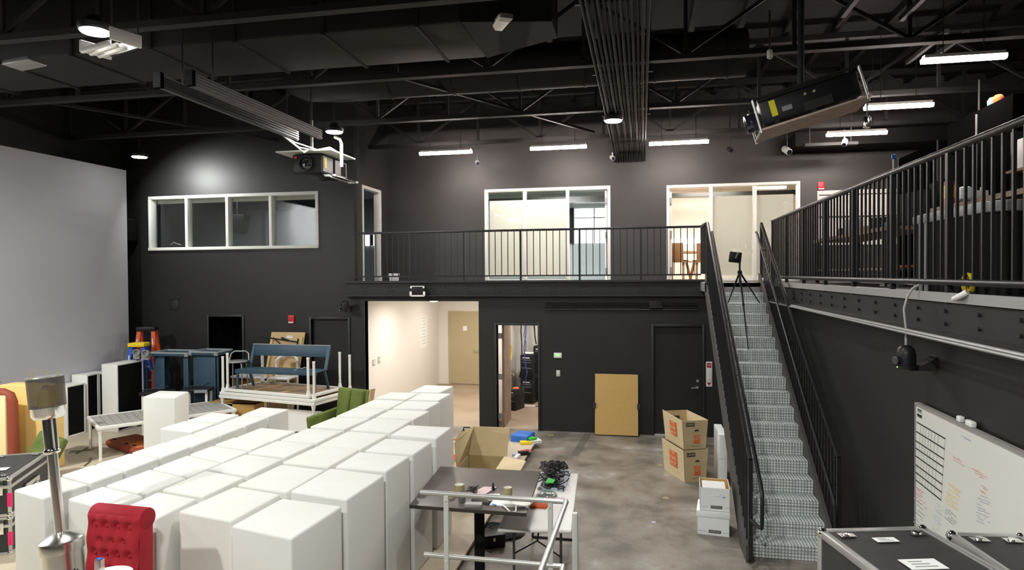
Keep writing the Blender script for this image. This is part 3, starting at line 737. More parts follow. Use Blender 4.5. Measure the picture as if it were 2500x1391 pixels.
# conduit bundle
for k in range(13):
    x = -0.60 + k * 0.0575
    z = 6.12 - (k % 2) * 0.012
    tag(MB().tube([(x, 2.0, z), (x, 15.45, z), (x, 15.6, z - 0.06), (x, 15.66, z - 0.2)], 0.021, n=8).build('conduit_pipe', 'truss_black', smooth=60, base=True),
        'long dark conduit pipe in the flat bundle running along the roof', 'conduit', 'bundle of roof conduits')
t = thing('conduit_rack', 'black cross channels carrying the flat bundle of roof conduits', 'rack', (-0.25, 9, 6.15))
for y in (4.5, 7.0, 9.5, 12.0, 14.5): MB().box(-0.68, 0.17, y - 0.02, y + 0.02, 6.145, 6.19).build('cross_channel', 'frame_black', t); [MB().box(x - 0.01, x + 0.01, y - 0.01, y + 0.01, 6.19, 7.5).build('hanger_rod', 'frame_black', t) for x in (-0.65, 0.14)]
# three conduits on the lower wall
for k in range(3):
    a, b = P(1330, 742 + 6 * k, Y=YB - 0.03), P(1725, 743 + 7 * k, Y=YB - 0.03)
    z = (a.z + b.z) / 2
    tag(MB().cyl((a.x, YB - 0.03, z), (1.1, YB - 0.03, z), 0.020, n=8).build('wall_conduit', 'black_steel', smooth=60, base=True), 'black conduit running along the wall under the balcony, one of three', 'conduit', 'conduits under the balcony')
a = P(1605, 741, Y=YB)
tag(MB().box(a.x - 0.16, a.x + 0.10, YB - 0.075, YB - 0.051, a.z - 0.09, a.z + 0.06).build('junction_box', 'black_steel', bevel=0.006, base=True), 'flat black junction box over the wall conduits', 'box')

# lamps -------------------------------------------------------------
def highbay(x, y, z, label, power=HIGHBAY_W, spread=None, aim=None):
    t = thing('highbay_lamp', label, 'lamp', (x, y, z), group=None)
    MB().lathe([(0.16, 0.0), (0.17, 0.02), (0.17, 0.07), (0.09, 0.10), (0.08, 0.16), (0, 0.16)], 24, (x, y, z)).build('housing', 'black_plastic', t, smooth=40)
    MB().lathe([(0.155, 0.005), (0.14, -0.015), (0.0, -0.03)], 24, (x, y, z)).build('lens', 'highbay_glow', t, smooth=60)
    MB().cyl((x, y, z + 0.16), (x, y, 7.5), 0.012, n=6).build('hanger', 'frame_black', t)
    rot = Vector(aim).to_track_quat('-Z', 'Y').to_euler() if aim else (0, 0, 0)
    lamp('highbay_light', 'AREA', (x, y, z - 0.06), power, HIGHBAY_C, 0.30, rot=rot, spread=spread)
highbay(-5.88, 6.23, 6.0, 'bright round high-bay lamp above the three-slat louvre', HIGHBAY_W * 0.52)
highbay(-10.63, 12.39, 5.893, 'bright round high-bay lamp hanging above the corner of the grey screen', HIGHBAY_W * 0.34, math.radians(130), (0.35, 0.75, -0.62))
highbay(-0.47, 11.67, 5.98, 'bright round high-bay lamp hanging beneath the conduit bundle', HIGHBAY_W * 0.55)
l4 = P(816, 322, Z=5.93); highbay(l4.x, l4.y, l4.z, 'round high-bay lamp hidden behind the aluminium rails above the wall projector', HIGHBAY_W * 0.65)
for x, y, k, lab in ((-0.6, 5.2, 0.42, 'round high-bay lamp over the brown table, above the top of the view'), (-6.0, 0.4, 1.6, 'round high-bay lamp behind the camera on the screen side'), (-0.6, -0.4, 2.1, 'round high-bay lamp behind the camera on the stair side'), (-11.0, 5.8, 2.4, 'round high-bay lamp over the yellow block, outside the view')):
    highbay(x, y, 6.0, lab, HIGHBAY_W * k)
def strip(x0, x1, y, z, label, n):
    t = thing('strip_lamp', label, 'lamp', ((x0 + x1) / 2, y, z), group=None)
    MB().box(x0 + 0.02, x1 - 0.02, y - 0.045, y + 0.045, z + 0.03, z + 0.07).build('housing', 'white_paint', t)
    d_ = MB()
    r = 0.045; ys_ = [(-r, 0.03), (-r, 0.0), (-r * 0.6, -0.03), (r * 0.6, -0.03), (r, 0.0), (r, 0.03)]
    d_.prism([(x0, y + a, z + b) for a, b in ys_], (x1 - x0, 0, 0))
    d_.build('diffuser', 'strip_glow', t)
    for x in (x0 + 0.25, x1 - 0.25): MB().cyl((x, y, z + 0.07), (x, y, 7.5), 0.006, n=5).build('hanger', 'frame_black', t)
zs_ = 6.0
for (u0, u1, v, lab) in [(1025, 1152, 373, 'warm strip lamp at the balcony corner end of the row on the back wall'), (1295, 1432, 360.5, 'warm strip lamp hanging above the double glass panel with the open door'), (1585, 1730, 348.5, 'warm strip lamp between the conduit bundle and the meeting room glass')]:
    a, b = P(u0, v, Y=14.05), P(u1, v, Y=14.05); strip(a.x, b.x, 14.05, (a.z + b.z) / 2, lab, 0)
for (u0, u1, v, lab) in [(2018, 2165, 326.5, 'warm strip lamp above the white board on the mezzanine back wall'), (2110, 2278, 260, 'warm strip lamp beside the corner of the tilted projector plate'), (2250, 2456, 143.5, 'large warm strip lamp highest above the mezzanine')]:
    m_ = P((u0 + u1) / 2, v, Z=zs_); a, b = P(u0, v, Y=m_.y), P(u1, v, Y=m_.y); strip(a.x, b.x, m_.y, zs_, lab, 0)

# aluminium rails carrying the wall projector
for xx, lab in ((-5.70, 'long ribbed aluminium rail hanging on the screen side above the wall projector'), (-5.27, 'long ribbed aluminium rail hanging on the balcony side above the wall projector')):
    t = thing('aluminium_rail', lab, 'rail', (xx, 8.2, 5.6))
    MB().box(xx - 0.03, xx + 0.03, 7.0, 10.2, 5.58, 5.74).build('core', 'rail_grey', t)
    for k in range(4):
        z = 5.60 + k * 0.038; MB().box(xx - 0.045, xx + 0.045, 7.0, 10.2, z, z + 0.016).build('rib', 'rail_grey', t)
    MB().box(xx - 0.05, xx + 0.05, 6.94, 7.0, 5.575, 5.76).build('glare_cap', 'deep_black', t)  # added black cap, keeps lamp glare off the near rail end
    for y in (7.4, 9.9): MB().cyl((xx, y, 5.74), (xx, y, 7.5), 0.012, n=6).build('hanger', 'frame_black', t)
# wall projector
t = thing('wall_projector', 'large black projector with round lens hung in the corner above the long window', 'projector', (-5.9, 12, 5.2))
MB().box(-6.50, -5.90, 11.45, 12.55, 5.24, 5.60).build('body', 'black_plastic', t, bevel=0.03)
MB().lathe([(0.145, 0.0), (0.145, 0.06), (0.12, 0.06), (0.115, 0.02), (0, 0.02)], 24, (-6.20, 11.46, 5.42), (0, -1, 0)).build('lens_ring', 'black_plastic', t, smooth=40)
MB().lathe([(0.112, 0.03), (0.07, 0.055), (0, 0.065)], 20, (-6.20, 11.46, 5.42), (0, -1, 0)).build('lens', 'lens', t, smooth=60)
MB().box(-6.45, -6.39, 11.435, 11.452, 5.52, 5.56).build('red_badge', 'alarm_red', t)
MB().box(-5.902, -5.885, 11.50, 12.50, 5.28, 5.57).build('side_panel', 'grey_plastic', t)
MB().box(-5.886, -5.878, 11.53, 11.63, 5.34, 5.54).build('yellow_warning_label', 'yellow_label', t)
MB().box(-5.886, -5.878, 11.9, 11.98, 5.28, 5.57).build('vent_grille', 'black_matte', t)
MB().box(-5.886, -5.878, 12.25, 12.45, 5.30, 5.55).build('vent_grille', 'black_matte', t)
MB().box(-6.72, -5.60, 11.25, 12.3, 5.615, 5.64).build('top_plate', 'alu_pale', t)
for x in (-5.84, -5.68):
    MB().cyl((x, 11.4, 5.19), (x, 12.6, 5.19), 0.016, n=8).build('cage_tube', 'chrome', t, smooth=60)
for y in (11.5, 12.5): MB().box(-5.86, -5.64, y - 0.012, y + 0.012, 5.17, 5.21).build('cage_crossbar', 'alu', t)
MB().tube([(-5.56, 11.6, 5.36), (-5.56, 11.6, 5.80), (-5.59, 11.6, 5.88), (-5.70, 11.6, 5.93)], 0.03, n=8).build('bent_arm', 'white_paint', t, smooth=60)
MB().box(-6.25, -6.21, 11.7, 11.74, 5.64, 6.3).build('hanger_post', 'alu', t)
mb = MB()
for k in range(3):
    o_ = 0.1 * k; mb.tube([(-5.98, 10.2, 5.70), (-5.95 - o_, 10.9, 5.52 + o_), (-6.1 + o_, 11.3, 5.64), (-6.0 + o_, 11.6, 5.68 + 0.03 * k), (-5.9 + o_, 11.9, 5.65)], 0.012, n=6)
mb.build('white_cables', 'cable_white', t, smooth=60)
# tilted mezzanine projector on its plate
ax = Vector((0.96, -0.08, 0.262)).normalized(); av = Vector((0.08, 1, 0)).normalized(); up = ax.cross(av); MX = Matrix((ax, av, up)).transposed()
p0 = Vector((1.27, 7.32, 4.84))
def pl(a, b, c): return p0 + ax * a + av * b + up * c
t = thing('hanging_projector', 'large black projector on a wooden plate hanging over the staircase', 'projector', tuple(p0))
MB().obox(pl(0.51, 0.30, 0.15), (0.98, 0.5, 0.26), M=MX).build('body', 'black_plastic', t, bevel=0.02)
MB().obox(pl(0.52, 0.33, -0.03), (1.08, 0.68, 0.02), M=MX).build('plate', 'plate_wood', t)
for a in (0.15, 0.52, 0.9): MB().obox(pl(a, 0.04, 0.0), (0.05, 0.03, 0.06), M=MX).build('foot', 'black_plastic', t)
MB().obox(pl(0.15, 0.045, 0.16), (0.06, 0.012, 0.17), M=MX).build('yellow_warning_label', 'yellow_label', t)
MB().obox(pl(0.28, 0.045, 0.12), (0.10, 0.012, 0.05), M=MX).build('grey_plate', 'grey_plastic', t)
MB().obox(pl(0.58, 0.04, 0.07), (0.28, 0.02, 0.09), M=MX).build('recess_panel', 'frame_black', t)
for a in (0.48, 0.57): MB().lathe([(0.014, 0), (0.014, 0.015), (0, 0.015)], 10, pl(a, 0.05, 0.2), -av).build('knob', 'tape_khaki', t)
MB().lathe([(0.10, 0), (0.10, 0.14), (0.08, 0.14), (0.07, 0.08), (0, 0.09)], 20, pl(0.02, 0.35, 0.13), -ax).build('lens', 'lens', t, smooth=40)
for a, b in ((-0.03, 0.0), (1.02, 0.0), (-0.03, 0.62), (1.05, 0.12)):
    MB().cyl(pl(a, b, -0.06), pl(a, b, 0.30), 0.014, n=8).build('cage_post', 'alu', t, smooth=60)
for b in (0.0, 0.5): MB().cyl(pl(-0.03, b, 0.30), pl(1.02, b, 0.30), 0.014, n=8).build('cage_rail', 'truss_black', t)
for a in (-0.03,): MB().cyl(pl(a, 0.0, -0.03), pl(a, 0.62, -0.03), 0.014, n=8).build('cage_rail', 'alu', t)
hp = pl(0.5, 0.3, 0.28); MB().cyl(hp, (hp.x, hp.y, 7.5), 0.035, n=10).build('hanger_pole', 'truss_black', t)
MB().obox(pl(0.5, 0.3, 0.32), (0.9, 0.08, 0.05), M=MX).build('hanger_bar', 'truss_black', t)
# three-slat louvre near the first lamp
a = P(270, 122, Z=5.65)
t = thing('ceiling_louvre', 'white framed ceiling louvre with three bright slats', 'louvre', tuple(a))
c_ = a
MZ = Matrix.Rotation(-0.32, 3, 'Z')
def lq(x, y, z): return c_ + MZ @ Vector((x, y, z))
for k in range(3): MB().obox(lq(-0.04, -0.13 + k * 0.085, 0.0), (0.50, 0.035, 0.05), rz=-0.32).build('slat', 'plastic_white', t, bevel=0.008)
MB().obox(lq(0.24, 0.02, 0.09), (0.03, 0.32, 0.13), rz=-0.32).build('end_plate', 'white_paint', t, bevel=0.006)
MB().obox(lq(-0.31, 0.02, 0.06), (0.03, 0.32, 0.12), rz=-0.32).build('end_plate', 'white_paint', t, bevel=0.006)
MB().obox(lq(-0.04, 0.17, 0.08), (0.52, 0.03, 0.10), rz=-0.32).build('back_plate', 'frame_black', t)
for dx in (-0.28, 0.2): e_ = lq(dx, 0.17, 0.1); MB().cyl(e_, (e_.x, e_.y, 7.5), 0.01, n=6).build('hanger', 'frame_black', t)
# white access point under the roof
a = P(1222, 55, Z=6.35); M_ = Matrix.Rotation(-0.9, 3, 'Z')
t = thing('access_point', 'small white box fixed under the duct, the only white thing up there', 'box', tuple(a))
MB().obox(a, (0.42, 0.17, 0.05), rz=-1.05).build('cover', 'white_paint', t, bevel=0.01)
MB().obox(a + Vector((0.09, -0.14, 0.0)), (0.12, 0.15, 0.055), rz=-1.05).build('grey_end', 'grey_metal', t)
MB().cyl(a, (a.x, a.y, 7.4), 0.012, n=6).build('hanger', 'frame_black', t)
# security cameras, spotlights and sensors under the roof
def bullet(px_, py_, Y, label, mcol='white_paint', d=(0.3, -0.9, -0.4), s=1.0, drop=0.5):
    a = P(px_, py_, Y=Y); d = Vector(d).normalized()
    t = thing('ceiling_camera', label, 'camera', tuple(a))
    MB().cyl(a - d * 0.08 * s, a + d * 0.08 * s, 0.05 * s, n=14).build('body', mcol, t, bevel=0.01)
    MB().cyl(a + d * 0.08 * s, a + d * 0.085 * s, 0.04 * s, n=14).build('lens', 'lens', t)
    MB().cyl(a + Vector((0, 0, 0.03)), a + Vector((0, 0, drop)), 0.012, n=6).build('stem', 'frame_black' if drop > 0.3 else mcol, t)
    return t
bullet(140, 187, 8.5, 'white camera hanging below the beam near the three-slat louvre', s=1.3, drop=1.0)
bullet(1166, 397, 14.8, 'tiny dark camera hanging on a thin rod below the first strip lamp', 'grey_plastic', drop=0.8)
bullet(1495, 385, 15.4, 'small white camera on the back wall at the foot of the conduit bundle', drop=0.12)
bullet(1782, 365, 14.6, 'small dark camera hanging beside the strip lamp next to the meeting room', 'black_plastic', drop=0.8)
bullet(1921, 367, 14.0, 'white spotlight with shiny lens at the end of the dark bulkhead', d=(0.3, -0.8, -0.5), s=1.3, drop=0.5)
bullet(2117, 298, 10.6, 'pale sensor hanging from the corner of the projector plate', 'chrome', d=(0, 0, -1), drop=0.6)
bullet(2062, 348, 13.9, 'pale camera hanging under the strip lamp above the white board', d=(-0.3, -0.6, -0.6), drop=0.25)
bullet(2390, 298, 10.5, 'white camera above the dark mezzanine cabinet', s=1.3, drop=0.6)
bullet(1879, 132, 8.0, 'small white sensor hanging on a black stem beside the hanging projector', s=0.6, d=(0, 0, -1), drop=0.5)
a = P(367, 60, Y=7.0)
tag(MB().obox(a, (0.05, 0.03, 0.12)).build('white_switch', 'white_paint', bevel=0.006), 'small white switch box on a beam beside the first high-bay lamp', 'switch')
# grey hanging box at the far west of the roof
a = P(60, 155, Y=7.6)
tag(MB().obox(a, (0.42, 0.3, 0.06), ry=-0.1).build('ceiling_tray', 'grey_metal', bevel=0.01), 'grey metal tray hanging under the roof beside the white camera', 'tray')
# dark bulkhead above the mezzanine door
a, b = P(1960, 358, Y=14.6), P(2088, 362, Y=14.6)
tag(MB().box(a.x, b.x, 14.4, 14.6, a.z - 0.03, a.z + 0.03).box(a.x + 0.1, a.x + 0.12, 14.49, 14.51, a.z, 7.5).box(b.x - 0.12, b.x - 0.1, 14.49, 14.51, a.z, 7.5).build('cable_tray', 'truss_black', base=True), 'thin dark cable tray hanging under the strip lamp above the mezzanine', 'tray')
a, b = P(1930, 380, Y=15.4), P(2150, 410, Y=15.4)
struct(MB().box(3.2, 9.2, 14.75, YU, 5.95, 6.25).build('trim_5', 'ceiling_black'))
# ================================================================ STAGE AND FURNITURE
ZP = 0.10
struct(MB().box(-12.2, -1.99, 2.2, 12.30, ZP - 0.03, ZP).build('floor_stage', 'stage_lino'))
struct(MB().box(-12.2, -2.06, 2.3, 12.25, 0.0, ZP - 0.03).build('trim_6', 'void_black'))
# taped cross marks on the stage
t = thing('floor_tape', 'khaki tape cross stuck on the pale stage floor', 'tape', (-8.4, 8.6, ZP))
a, b = P(1436, 1058, Z=0), P(1402, 1112, Z=0)
tag(MB().bar((a.x, a.y, 0.002), (b.x, b.y, 0.002), 0.14, 0.004).build('floor_strip', 'worn_strip', base=True), 'dark worn tape strip on the concrete floor in front of the thermostat wall', 'tape')
for px_, py_, r_ in ((1612, 1135, 0.05), (1622, 1090, 0.06), (1625, 1215, 0.05), (1344, 1062, 0.07)):
    a = P(px_, py_, Z=0)
    tag(MB().lathe([(r_, 0.001), (r_ * 0.8, 0.003), (0, 0.003)], 9, (a.x, a.y, 0)).build('paint_spot', 'tape_khaki', base=True), 'faded yellow paint spot on the concrete floor', 'paint', 'yellow paint spots on the floor')
a = P(1596, 1275, Z=0)
tag(MB().obox((a.x, a.y, 0.002), (0.05, 0.06, 0.004), rz=0.5).build('tape_scrap', 'mark_blue', base=True), 'small scrap of blue tape on the concrete floor', 'tape')
c_ = P(200, 1100, Z=ZP); WL[t] = Vector((c_.x, c_.y, ZP)); t.location = WL[t]
for k, r_ in enumerate((0.3, 1.0, 1.9)): MB().obox((c_.x, c_.y, ZP + 0.002 + 0.001 * k), (0.42, 0.05, 0.002), rz=r_).build('strip', 'tape_green', t)
a, b = P(222, 1120, Z=ZP), P(206, 1138, Z=ZP)
tag(MB().tube([(a.x, a.y, ZP + 0.01), (a.x * 0.5 + b.x * 0.5 + 0.03, a.y * 0.5 + b.y * 0.5, ZP + 0.01), (b.x, b.y, ZP + 0.01)], 0.014, n=6).build('short_strap', 'tape_green', base=True), 'short khaki strap lying on the stage floor by the row of white cubes', 'strap')

# projection screen wall
t = thing('projection_screen', 'huge matt grey projection screen standing along the side wall', 'screen', (-11.7, 8.5, ZP))
MB().box(-11.78, -11.65, 3.0, 13.16, ZP, 5.76).build('panel', 'screen_grey', t)
MB().box(-12.1, -11.78, 12.95, 13.05, ZP, 5.6).box(-12.1, -11.78, 8.0, 8.1, ZP, 5.6).box(-12.1, -11.78, 4, 4.1, ZP, 5.6).build('back_frame', 'frame_black', t)
a = P(316, 560, X=-11.9)
t = thing('wall_speaker', 'black box speaker peeking out behind the edge of the grey screen', 'speaker', (-11.9, 13.4, a.z - 0.3))
MB().box(-12.1, -11.72, 13.25, 13.58, a.z - 0.28, a.z + 0.22).build('cabinet', 'speaker_black', t, bevel=0.02)
MB().box(-12.1, -11.76, 13.3, 13.55, a.z + 0.22, a.z + 0.24).build('bracket', 'frame_black', t)

# ---- white foam cubes
ROWS = {
 'first': [[(-3.09, 4.48), (-3.04, 5.12), (-2.44, 5.03), (-2.50, 4.33)], [(-3.03, 5.24), (-3.0, 5.94), (-2.39, 5.82), (-2.44, 5.12)], [(-3.0, 6.03), (-2.99, 6.58), (-2.39, 6.51), (-2.43, 5.96)], [(-2.96, 6.65), (-2.94, 7.2), (-2.35, 7.13), (-2.38, 6.6)], [(-2.94, 7.35), (-2.92, 7.87), (-2.33, 7.85), (-2.34, 7.27)]],
 'second': [[(-3.69, 4.66), (-3.62, 5.3), (-3.09, 5.19), (-3.13, 4.54)], [(-3.63, 5.36), (-3.58, 6.02), (-3.05, 5.92), (-3.07, 5.25)], [(-3.59, 6.05), (-3.54, 6.72), (-3.01, 6.64), (-3.04, 5.97)], [(-3.57, 6.79), (-3.53, 7.46), (-2.98, 7.39), (-3.02, 6.7)], [(-3.54, 7.53), (-3.50, 8.2), (-2.95, 8.14), (-2.98, 7.46)], [(-3.52, 8.27), (-3.51, 8.78), (-2.92, 8.78), (-2.96, 8.22)], [(-3.51, 8.84), (-3.50, 9.4), (-2.97, 9.42), (-3.0, 8.85)], [(-3.50, 9.47), (-3.50, 10.05), (-2.99, 10.08), (-3.02, 9.48)], [(-3.70, 10.13), (-3.67, 10.78), (-3.15, 10.76), (-3.2, 10.12)]],
 'third': [[(-4.2, 4.65), (-4.21, 5.06), (-3.74, 4.96), (-3.75, 4.48)], [(-4.22, 5.12), (-4.2, 5.7), (-3.69, 5.57), (-3.72, 5.01)], [(-4.2, 5.74), (-4.16, 6.29), (-3.66, 6.19), (-3.68, 5.61)], [(-4.16, 6.33), (-4.13, 6.87), (-3.62, 6.81), (-3.66, 6.24)], [(-4.12, 6.92), (-4.1, 7.5), (-3.59, 7.45), (-3.62, 6.85)], [(-4.1, 7.57), (-4.05, 8.13), (-3.54, 8.15), (-3.6, 7.5)], [(-4.06, 8.2), (-4.04, 8.78), (-3.55, 8.76), (-3.57, 8.19)], [(-4.06, 8.85), (-4.03, 9.44), (-3.53, 9.4), (-3.54, 8.82)], [(-4.05, 9.5), (-4.02, 10.03), (-3.52, 10.05), (-3.54, 9.48)]],
 'fourth': [[(-4.88, 4.79), (-4.85, 5.14), (-4.29, 4.98), (-4.36, 4.64)], [(-4.85, 5.17), (-4.81, 5.68), (-4.26, 5.5), (-4.30, 5.02)], [(-4.81, 5.71), (-4.79, 6.2), (-4.24, 6.0), (-4.26, 5.53)], [(-4.79, 6.23), (-4.77, 6.6), (-4.22, 6.45), (-4.24, 6.03)], [(-4.77, 6.63), (-4.75, 6.97), (-4.21, 6.88), (-4.22, 6.48)], [(-4.74, 7.0), (-4.73, 7.49), (-4.2, 7.41), (-4.21, 6.91)]],
 'fifth': [[(-5.53, 4.87), (-5.49, 5.29), (-5.0, 5.13), (-5.06, 4.72)], [(-5.49, 5.32), (-5.46, 5.67), (-4.98, 5.53), (-5.0, 5.16)], [(-5.46, 5.69), (-5.43, 6.12), (-4.97, 6.0), (-4.98, 5.56)], [(-5.43, 6.14), (-5.39, 6.59), (-4.95, 6.47), (-4.97, 6.03)], [(-5.39, 6.61), (-5.36, 7.02), (-4.95, 6.98), (-4.95, 6.5)], [(-5.36, 7.04), (-5.37, 7.5), (-4.95, 7.48), (-4.95, 7.01)], [(-5.37, 7.53), (-5.38, 8.03), (-4.95, 8.0), (-4.95, 7.51)], [(-5.39, 8.06), (-5.42, 8.6), (-4.94, 8.53), (-4.95, 8.03)]],
}
ROWD = {'first': 'the row along the brown table', 'second': 'the second row from the brown table', 'third': 'the middle row, behind the red chair', 'fourth': 'the fourth row, just right of the gap', 'fifth': 'the outer row past the gap'}
ROWD['fourth'] = 'the row beside the long open gap'
ORD = ['first', 'second', 'third', 'fourth', 'fifth', 'sixth', 'seventh', 'eighth', 'ninth']
def cube(q, label, ztop=1.4, m='foam_white'):
    o = MB().quadz(q, ZP, ztop).build('foam_cube', m, bevel=0.020, seg=3, base=True)
    return tag(o, label, 'cube', 'white foam cubes')
AGED = {('second', 0), ('second', 1), ('second', 2), ('second', 3), ('second', 5), ('third', 1), ('third', 5), ('third', 7), ('fourth', 4), ('fourth', 5), ('fifth', 5)}
DZ = {('first', 0): -0.01, ('second', 2): 0.01, ('first', 1): 0.012, ('third', 5): 0.006, ('second', 5): -0.008}
for r_, qs in ROWS.items():
    for i, q in enumerate(qs):
        cube(q, 'white foam cube, %s from the front end of %s' % (ORD[i], ROWD[r_]), (1.388 if r_ == 'fourth' else 1.4) + DZ.get((r_, i), random.uniform(-0.004, 0.004)), 'foam_aged' if (r_, i) in AGED else 'foam_white')
cube([(-5.94, 7.19), (-5.92, 7.62), (-5.41, 7.56), (-5.41, 7.08)], 'white foam cube jutting out of the outer row, first of two')
cube([(-5.92, 7.66), (-5.9, 8.15), (-5.44, 8.1), (-5.42, 7.62)], 'white foam cube jutting out of the outer row, second of two')
cube([(-7.77, 9.04), (-7.90, 9.57), (-7.36, 9.59), (-7.20, 9.06)], 'single white foam cube standing apart beside the long low table')

# ---- patio heater (leans a little)
hx, hy = -4.40, 4.36
t = thing('patio_heater', 'stainless patio heater with mesh burner head on a slim pole', 'heater', (hx, hy, ZP)); t.rotation_euler = (0, math.radians(-5.5), 0)
K = dict(parent=t, local=True)
MB().lathe([(0.17, 0), (0.17, 0.05), (0.145, 0.06), (0.145, 1.05), (0.158, 1.055), (0.162, 1.11), (0.155, 1.14), (0.138, 1.152), (0.036, 1.20), (0, 1.20)], 32).build('tank_cover', 'steel_brushed', smooth=35, **K)
MB().cyl((0, 0, 1.15), (0, 0, 1.86), 0.037, n=16).build('pole', 'steel_brushed', smooth=60, **K)
MB().cyl((0, 0, 1.84), (0, 0, 2.12), 0.050, n=16).lathe([(0.05, 1.82), (0.058, 1.83), (0.058, 1.85), (0.05, 1.86)], 20).build('neck', 'chrome', smooth=40, **K)
MB().lathe([(0.03, 2.09), (0.10, 2.10), (0.118, 2.13), (0.118, 2.19), (0.122, 2.2), (0.03, 2.2)], 28).build('burner_bowl', 'chrome', smooth=35, **K)
MB().lathe([(0.125, 2.19), (0.128, 2.42)], 32).build('mesh_screen', 'perforated_mesh', smooth=60, **K)
MB().lathe([(0.06, 2.2), (0.07, 2.28), (0.02, 2.36), (0, 2.36)], 16).build('emitter', 'ladder_yellow', smooth=50, **K)
MB().lathe([(0.128, 2.42), (0.131, 2.425), (0.128, 2.432), (0, 2.436)], 32).build('head_cap', 'grey_metal', smooth=30, **K)
for a in (0.4, 2.2, 4.6): MB().cyl((0.095 * math.cos(a), 0.095 * math.sin(a), 2.43), (0.095 * math.cos(a), 0.095 * math.sin(a), 2.475), 0.006, n=6).build('top_stud', 'tape_khaki', **K)
MB().tube([(0.146, -0.03, 0.88), (0.16, -0.035, 0.91), (0.165, -0.04, 0.86), (0.16, -0.035, 0.80), (0.146, -0.03, 0.84)], 0.008, n=6).build('door_strap', 'black_plastic', smooth=60, **K)

# ---- red tufted chair
def tufted_chair():
    loc = (-3.77, 4.05, ZP)
    t = thing('tufted_chair', 'red velvet chair with a buttoned scroll back in front of the white cubes', 'chair', loc, -0.05)
    K = dict(parent=t, local=True)
    btn = []
    for r_ in range(8):
        for c in range(4 - (r_ % 2)):
            btn.append((-0.15 + c * 0.10 + (0.05 if r_ % 2 else 0), 1.39 - r_ * 0.10))
    bm = bmesh.new(); nx, nz = 56, 90; W_, z0, z1 = 0.46, 0.52, 1.44
    prof = []
    for j in range(nz + 1):
        s_ = j / nz
        if s_ < 0.80: q = s_ / 0.80; prof.append((0.0 + 0.03 * q * q, z0 + (z1 - z0) * q))
        else:
            a = (s_ - 0.80) / 0.20 * 1.35 * PI; r_ = 0.075
            prof.append((0.03 + r_ - r_ * math.cos(a), z1 + r_ * math.sin(a)))
    grid = []
    for j, (y, z) in enumerate(prof):
        row = []
        for i in range(nx + 1):
            x = (i / nx - 0.5) * W_; e = abs(x) / (W_ / 2)
            d = 0.025 * (1 - e ** 6)
            if j / nz < 0.82:
                for bx, bz in btn:
                    rr = ((x - bx) ** 2 + (z - bz) ** 2)
                    d -= 0.045 * math.exp(-rr / 0.0008)
                d += 0.012 * math.cos(((x + 0.15) / 0.10 + (z - 1.39) / 0.20) * PI) * math.cos(((x + 0.15) / 0.10 - (z - 1.39) / 0.20) * PI) * -1
                row.append(bm.verts.new((x, y - d, z)))
            else: row.append(bm.verts.new((x, y, z)))
        grid.append(row)
    for j in range(nz):
        for i in range(nx): bm.faces.new((grid[j][i], grid[j][i + 1], grid[j + 1][i + 1], grid[j + 1][i]))
    me = bpy.data.meshes.new('back_cushion'); bm.to_mesh(me); bm.free(); me.materials.append(MATS['red_velvet'])
    for p in me.polygons: p.use_smooth = True
    o = bpy.data.objects.new('back_cushion', me); COL.objects.link(o); o.parent = t; WL[o] = Vector((0, 0, 0))
    MB().prism([(-0.23, 0.005, 0.45), (-0.23, 0.14, 0.45), (-0.23, 0.16, 1.41), (-0.23, 0.03, 1.44)], (0.46, 0, 0)).build('back_shell', 'red_velvet', bevel=0.012, **K)
    MB().cyl((-0.235, 0.105, 1.44), (0.235, 0.105, 1.44), 0.078, n=24).build('scroll_top', 'red_velvet', bevel=0.015, **K)
    MB().box(-0.26, 0.26, -0.48, 0.02, 0.38, 0.52).build('seat', 'red_velvet', bevel=0.04, seg=3, **K)
    for bx, bz in btn: pass
    first = MB().lathe([(0.011, 0.0), (0.009, 0.006), (0, 0.008)], 8, (0, 0, 0), (0, -1, 0)).build('button', 'red_velvet', smooth=60, **K)
    for k, (bx, bz) in enumerate(btn):
        q = (bz - z0) / (z1 - z0); pos = (bx, 0.03 * q * q + 0.002, bz)
        if k == 0: first.location = pos
        else: share(first, 'button', t, pos)
    for sx in (-0.21, 0.21):
        for sy in (-0.43, 0.05): MB().cyl((sx, sy, 0.38), (sx * 1.05, sy * 1.1, 0), 0.025, 0.016, n=10).build('leg', 'chair_ply', **K)
tufted_chair()
# white round side table with clear tube
a = P(265, 1403, Y=3.80)
t = thing('round_side_table', 'white round side table in front of the red chair', 'table', (a.x, 3.80, ZP))
MB().lathe([(0.0, -0.03), (0.145, -0.03), (0.15, -0.015), (0.145, 0.0), (0, 0)], 32, (a.x, 3.80, a.z)).build('tabletop', 'plastic_white', t, smooth=40)
MB().cyl((a.x, 3.8, ZP + 0.02), (a.x, 3.8, a.z - 0.03), 0.03, n=16).build('column', 'plastic_white', t, smooth=60)
MB().lathe([(0.2, 0), (0.2, 0.015), (0.03, 0.03)], 28, (a.x, 3.8, ZP)).build('foot', 'plastic_white', t, smooth=40)
tt = P(243, 1386, Y=3.78)
t = thing('clear_tube', 'clear square tube with a blue cap standing on the white round table', 'tube', (tt.x, 3.78, a.z))
MB().box(tt.x - 0.022, tt.x + 0.022, 3.758, 3.802, a.z, a.z + 0.115).build('body', 'clear_plastic', t, bevel=0.004)
MB().box(tt.x - 0.014, tt.x + 0.014, 3.766, 3.794, a.z + 0.108, a.z + 0.118).build('cap', 'blue_plastic', t)

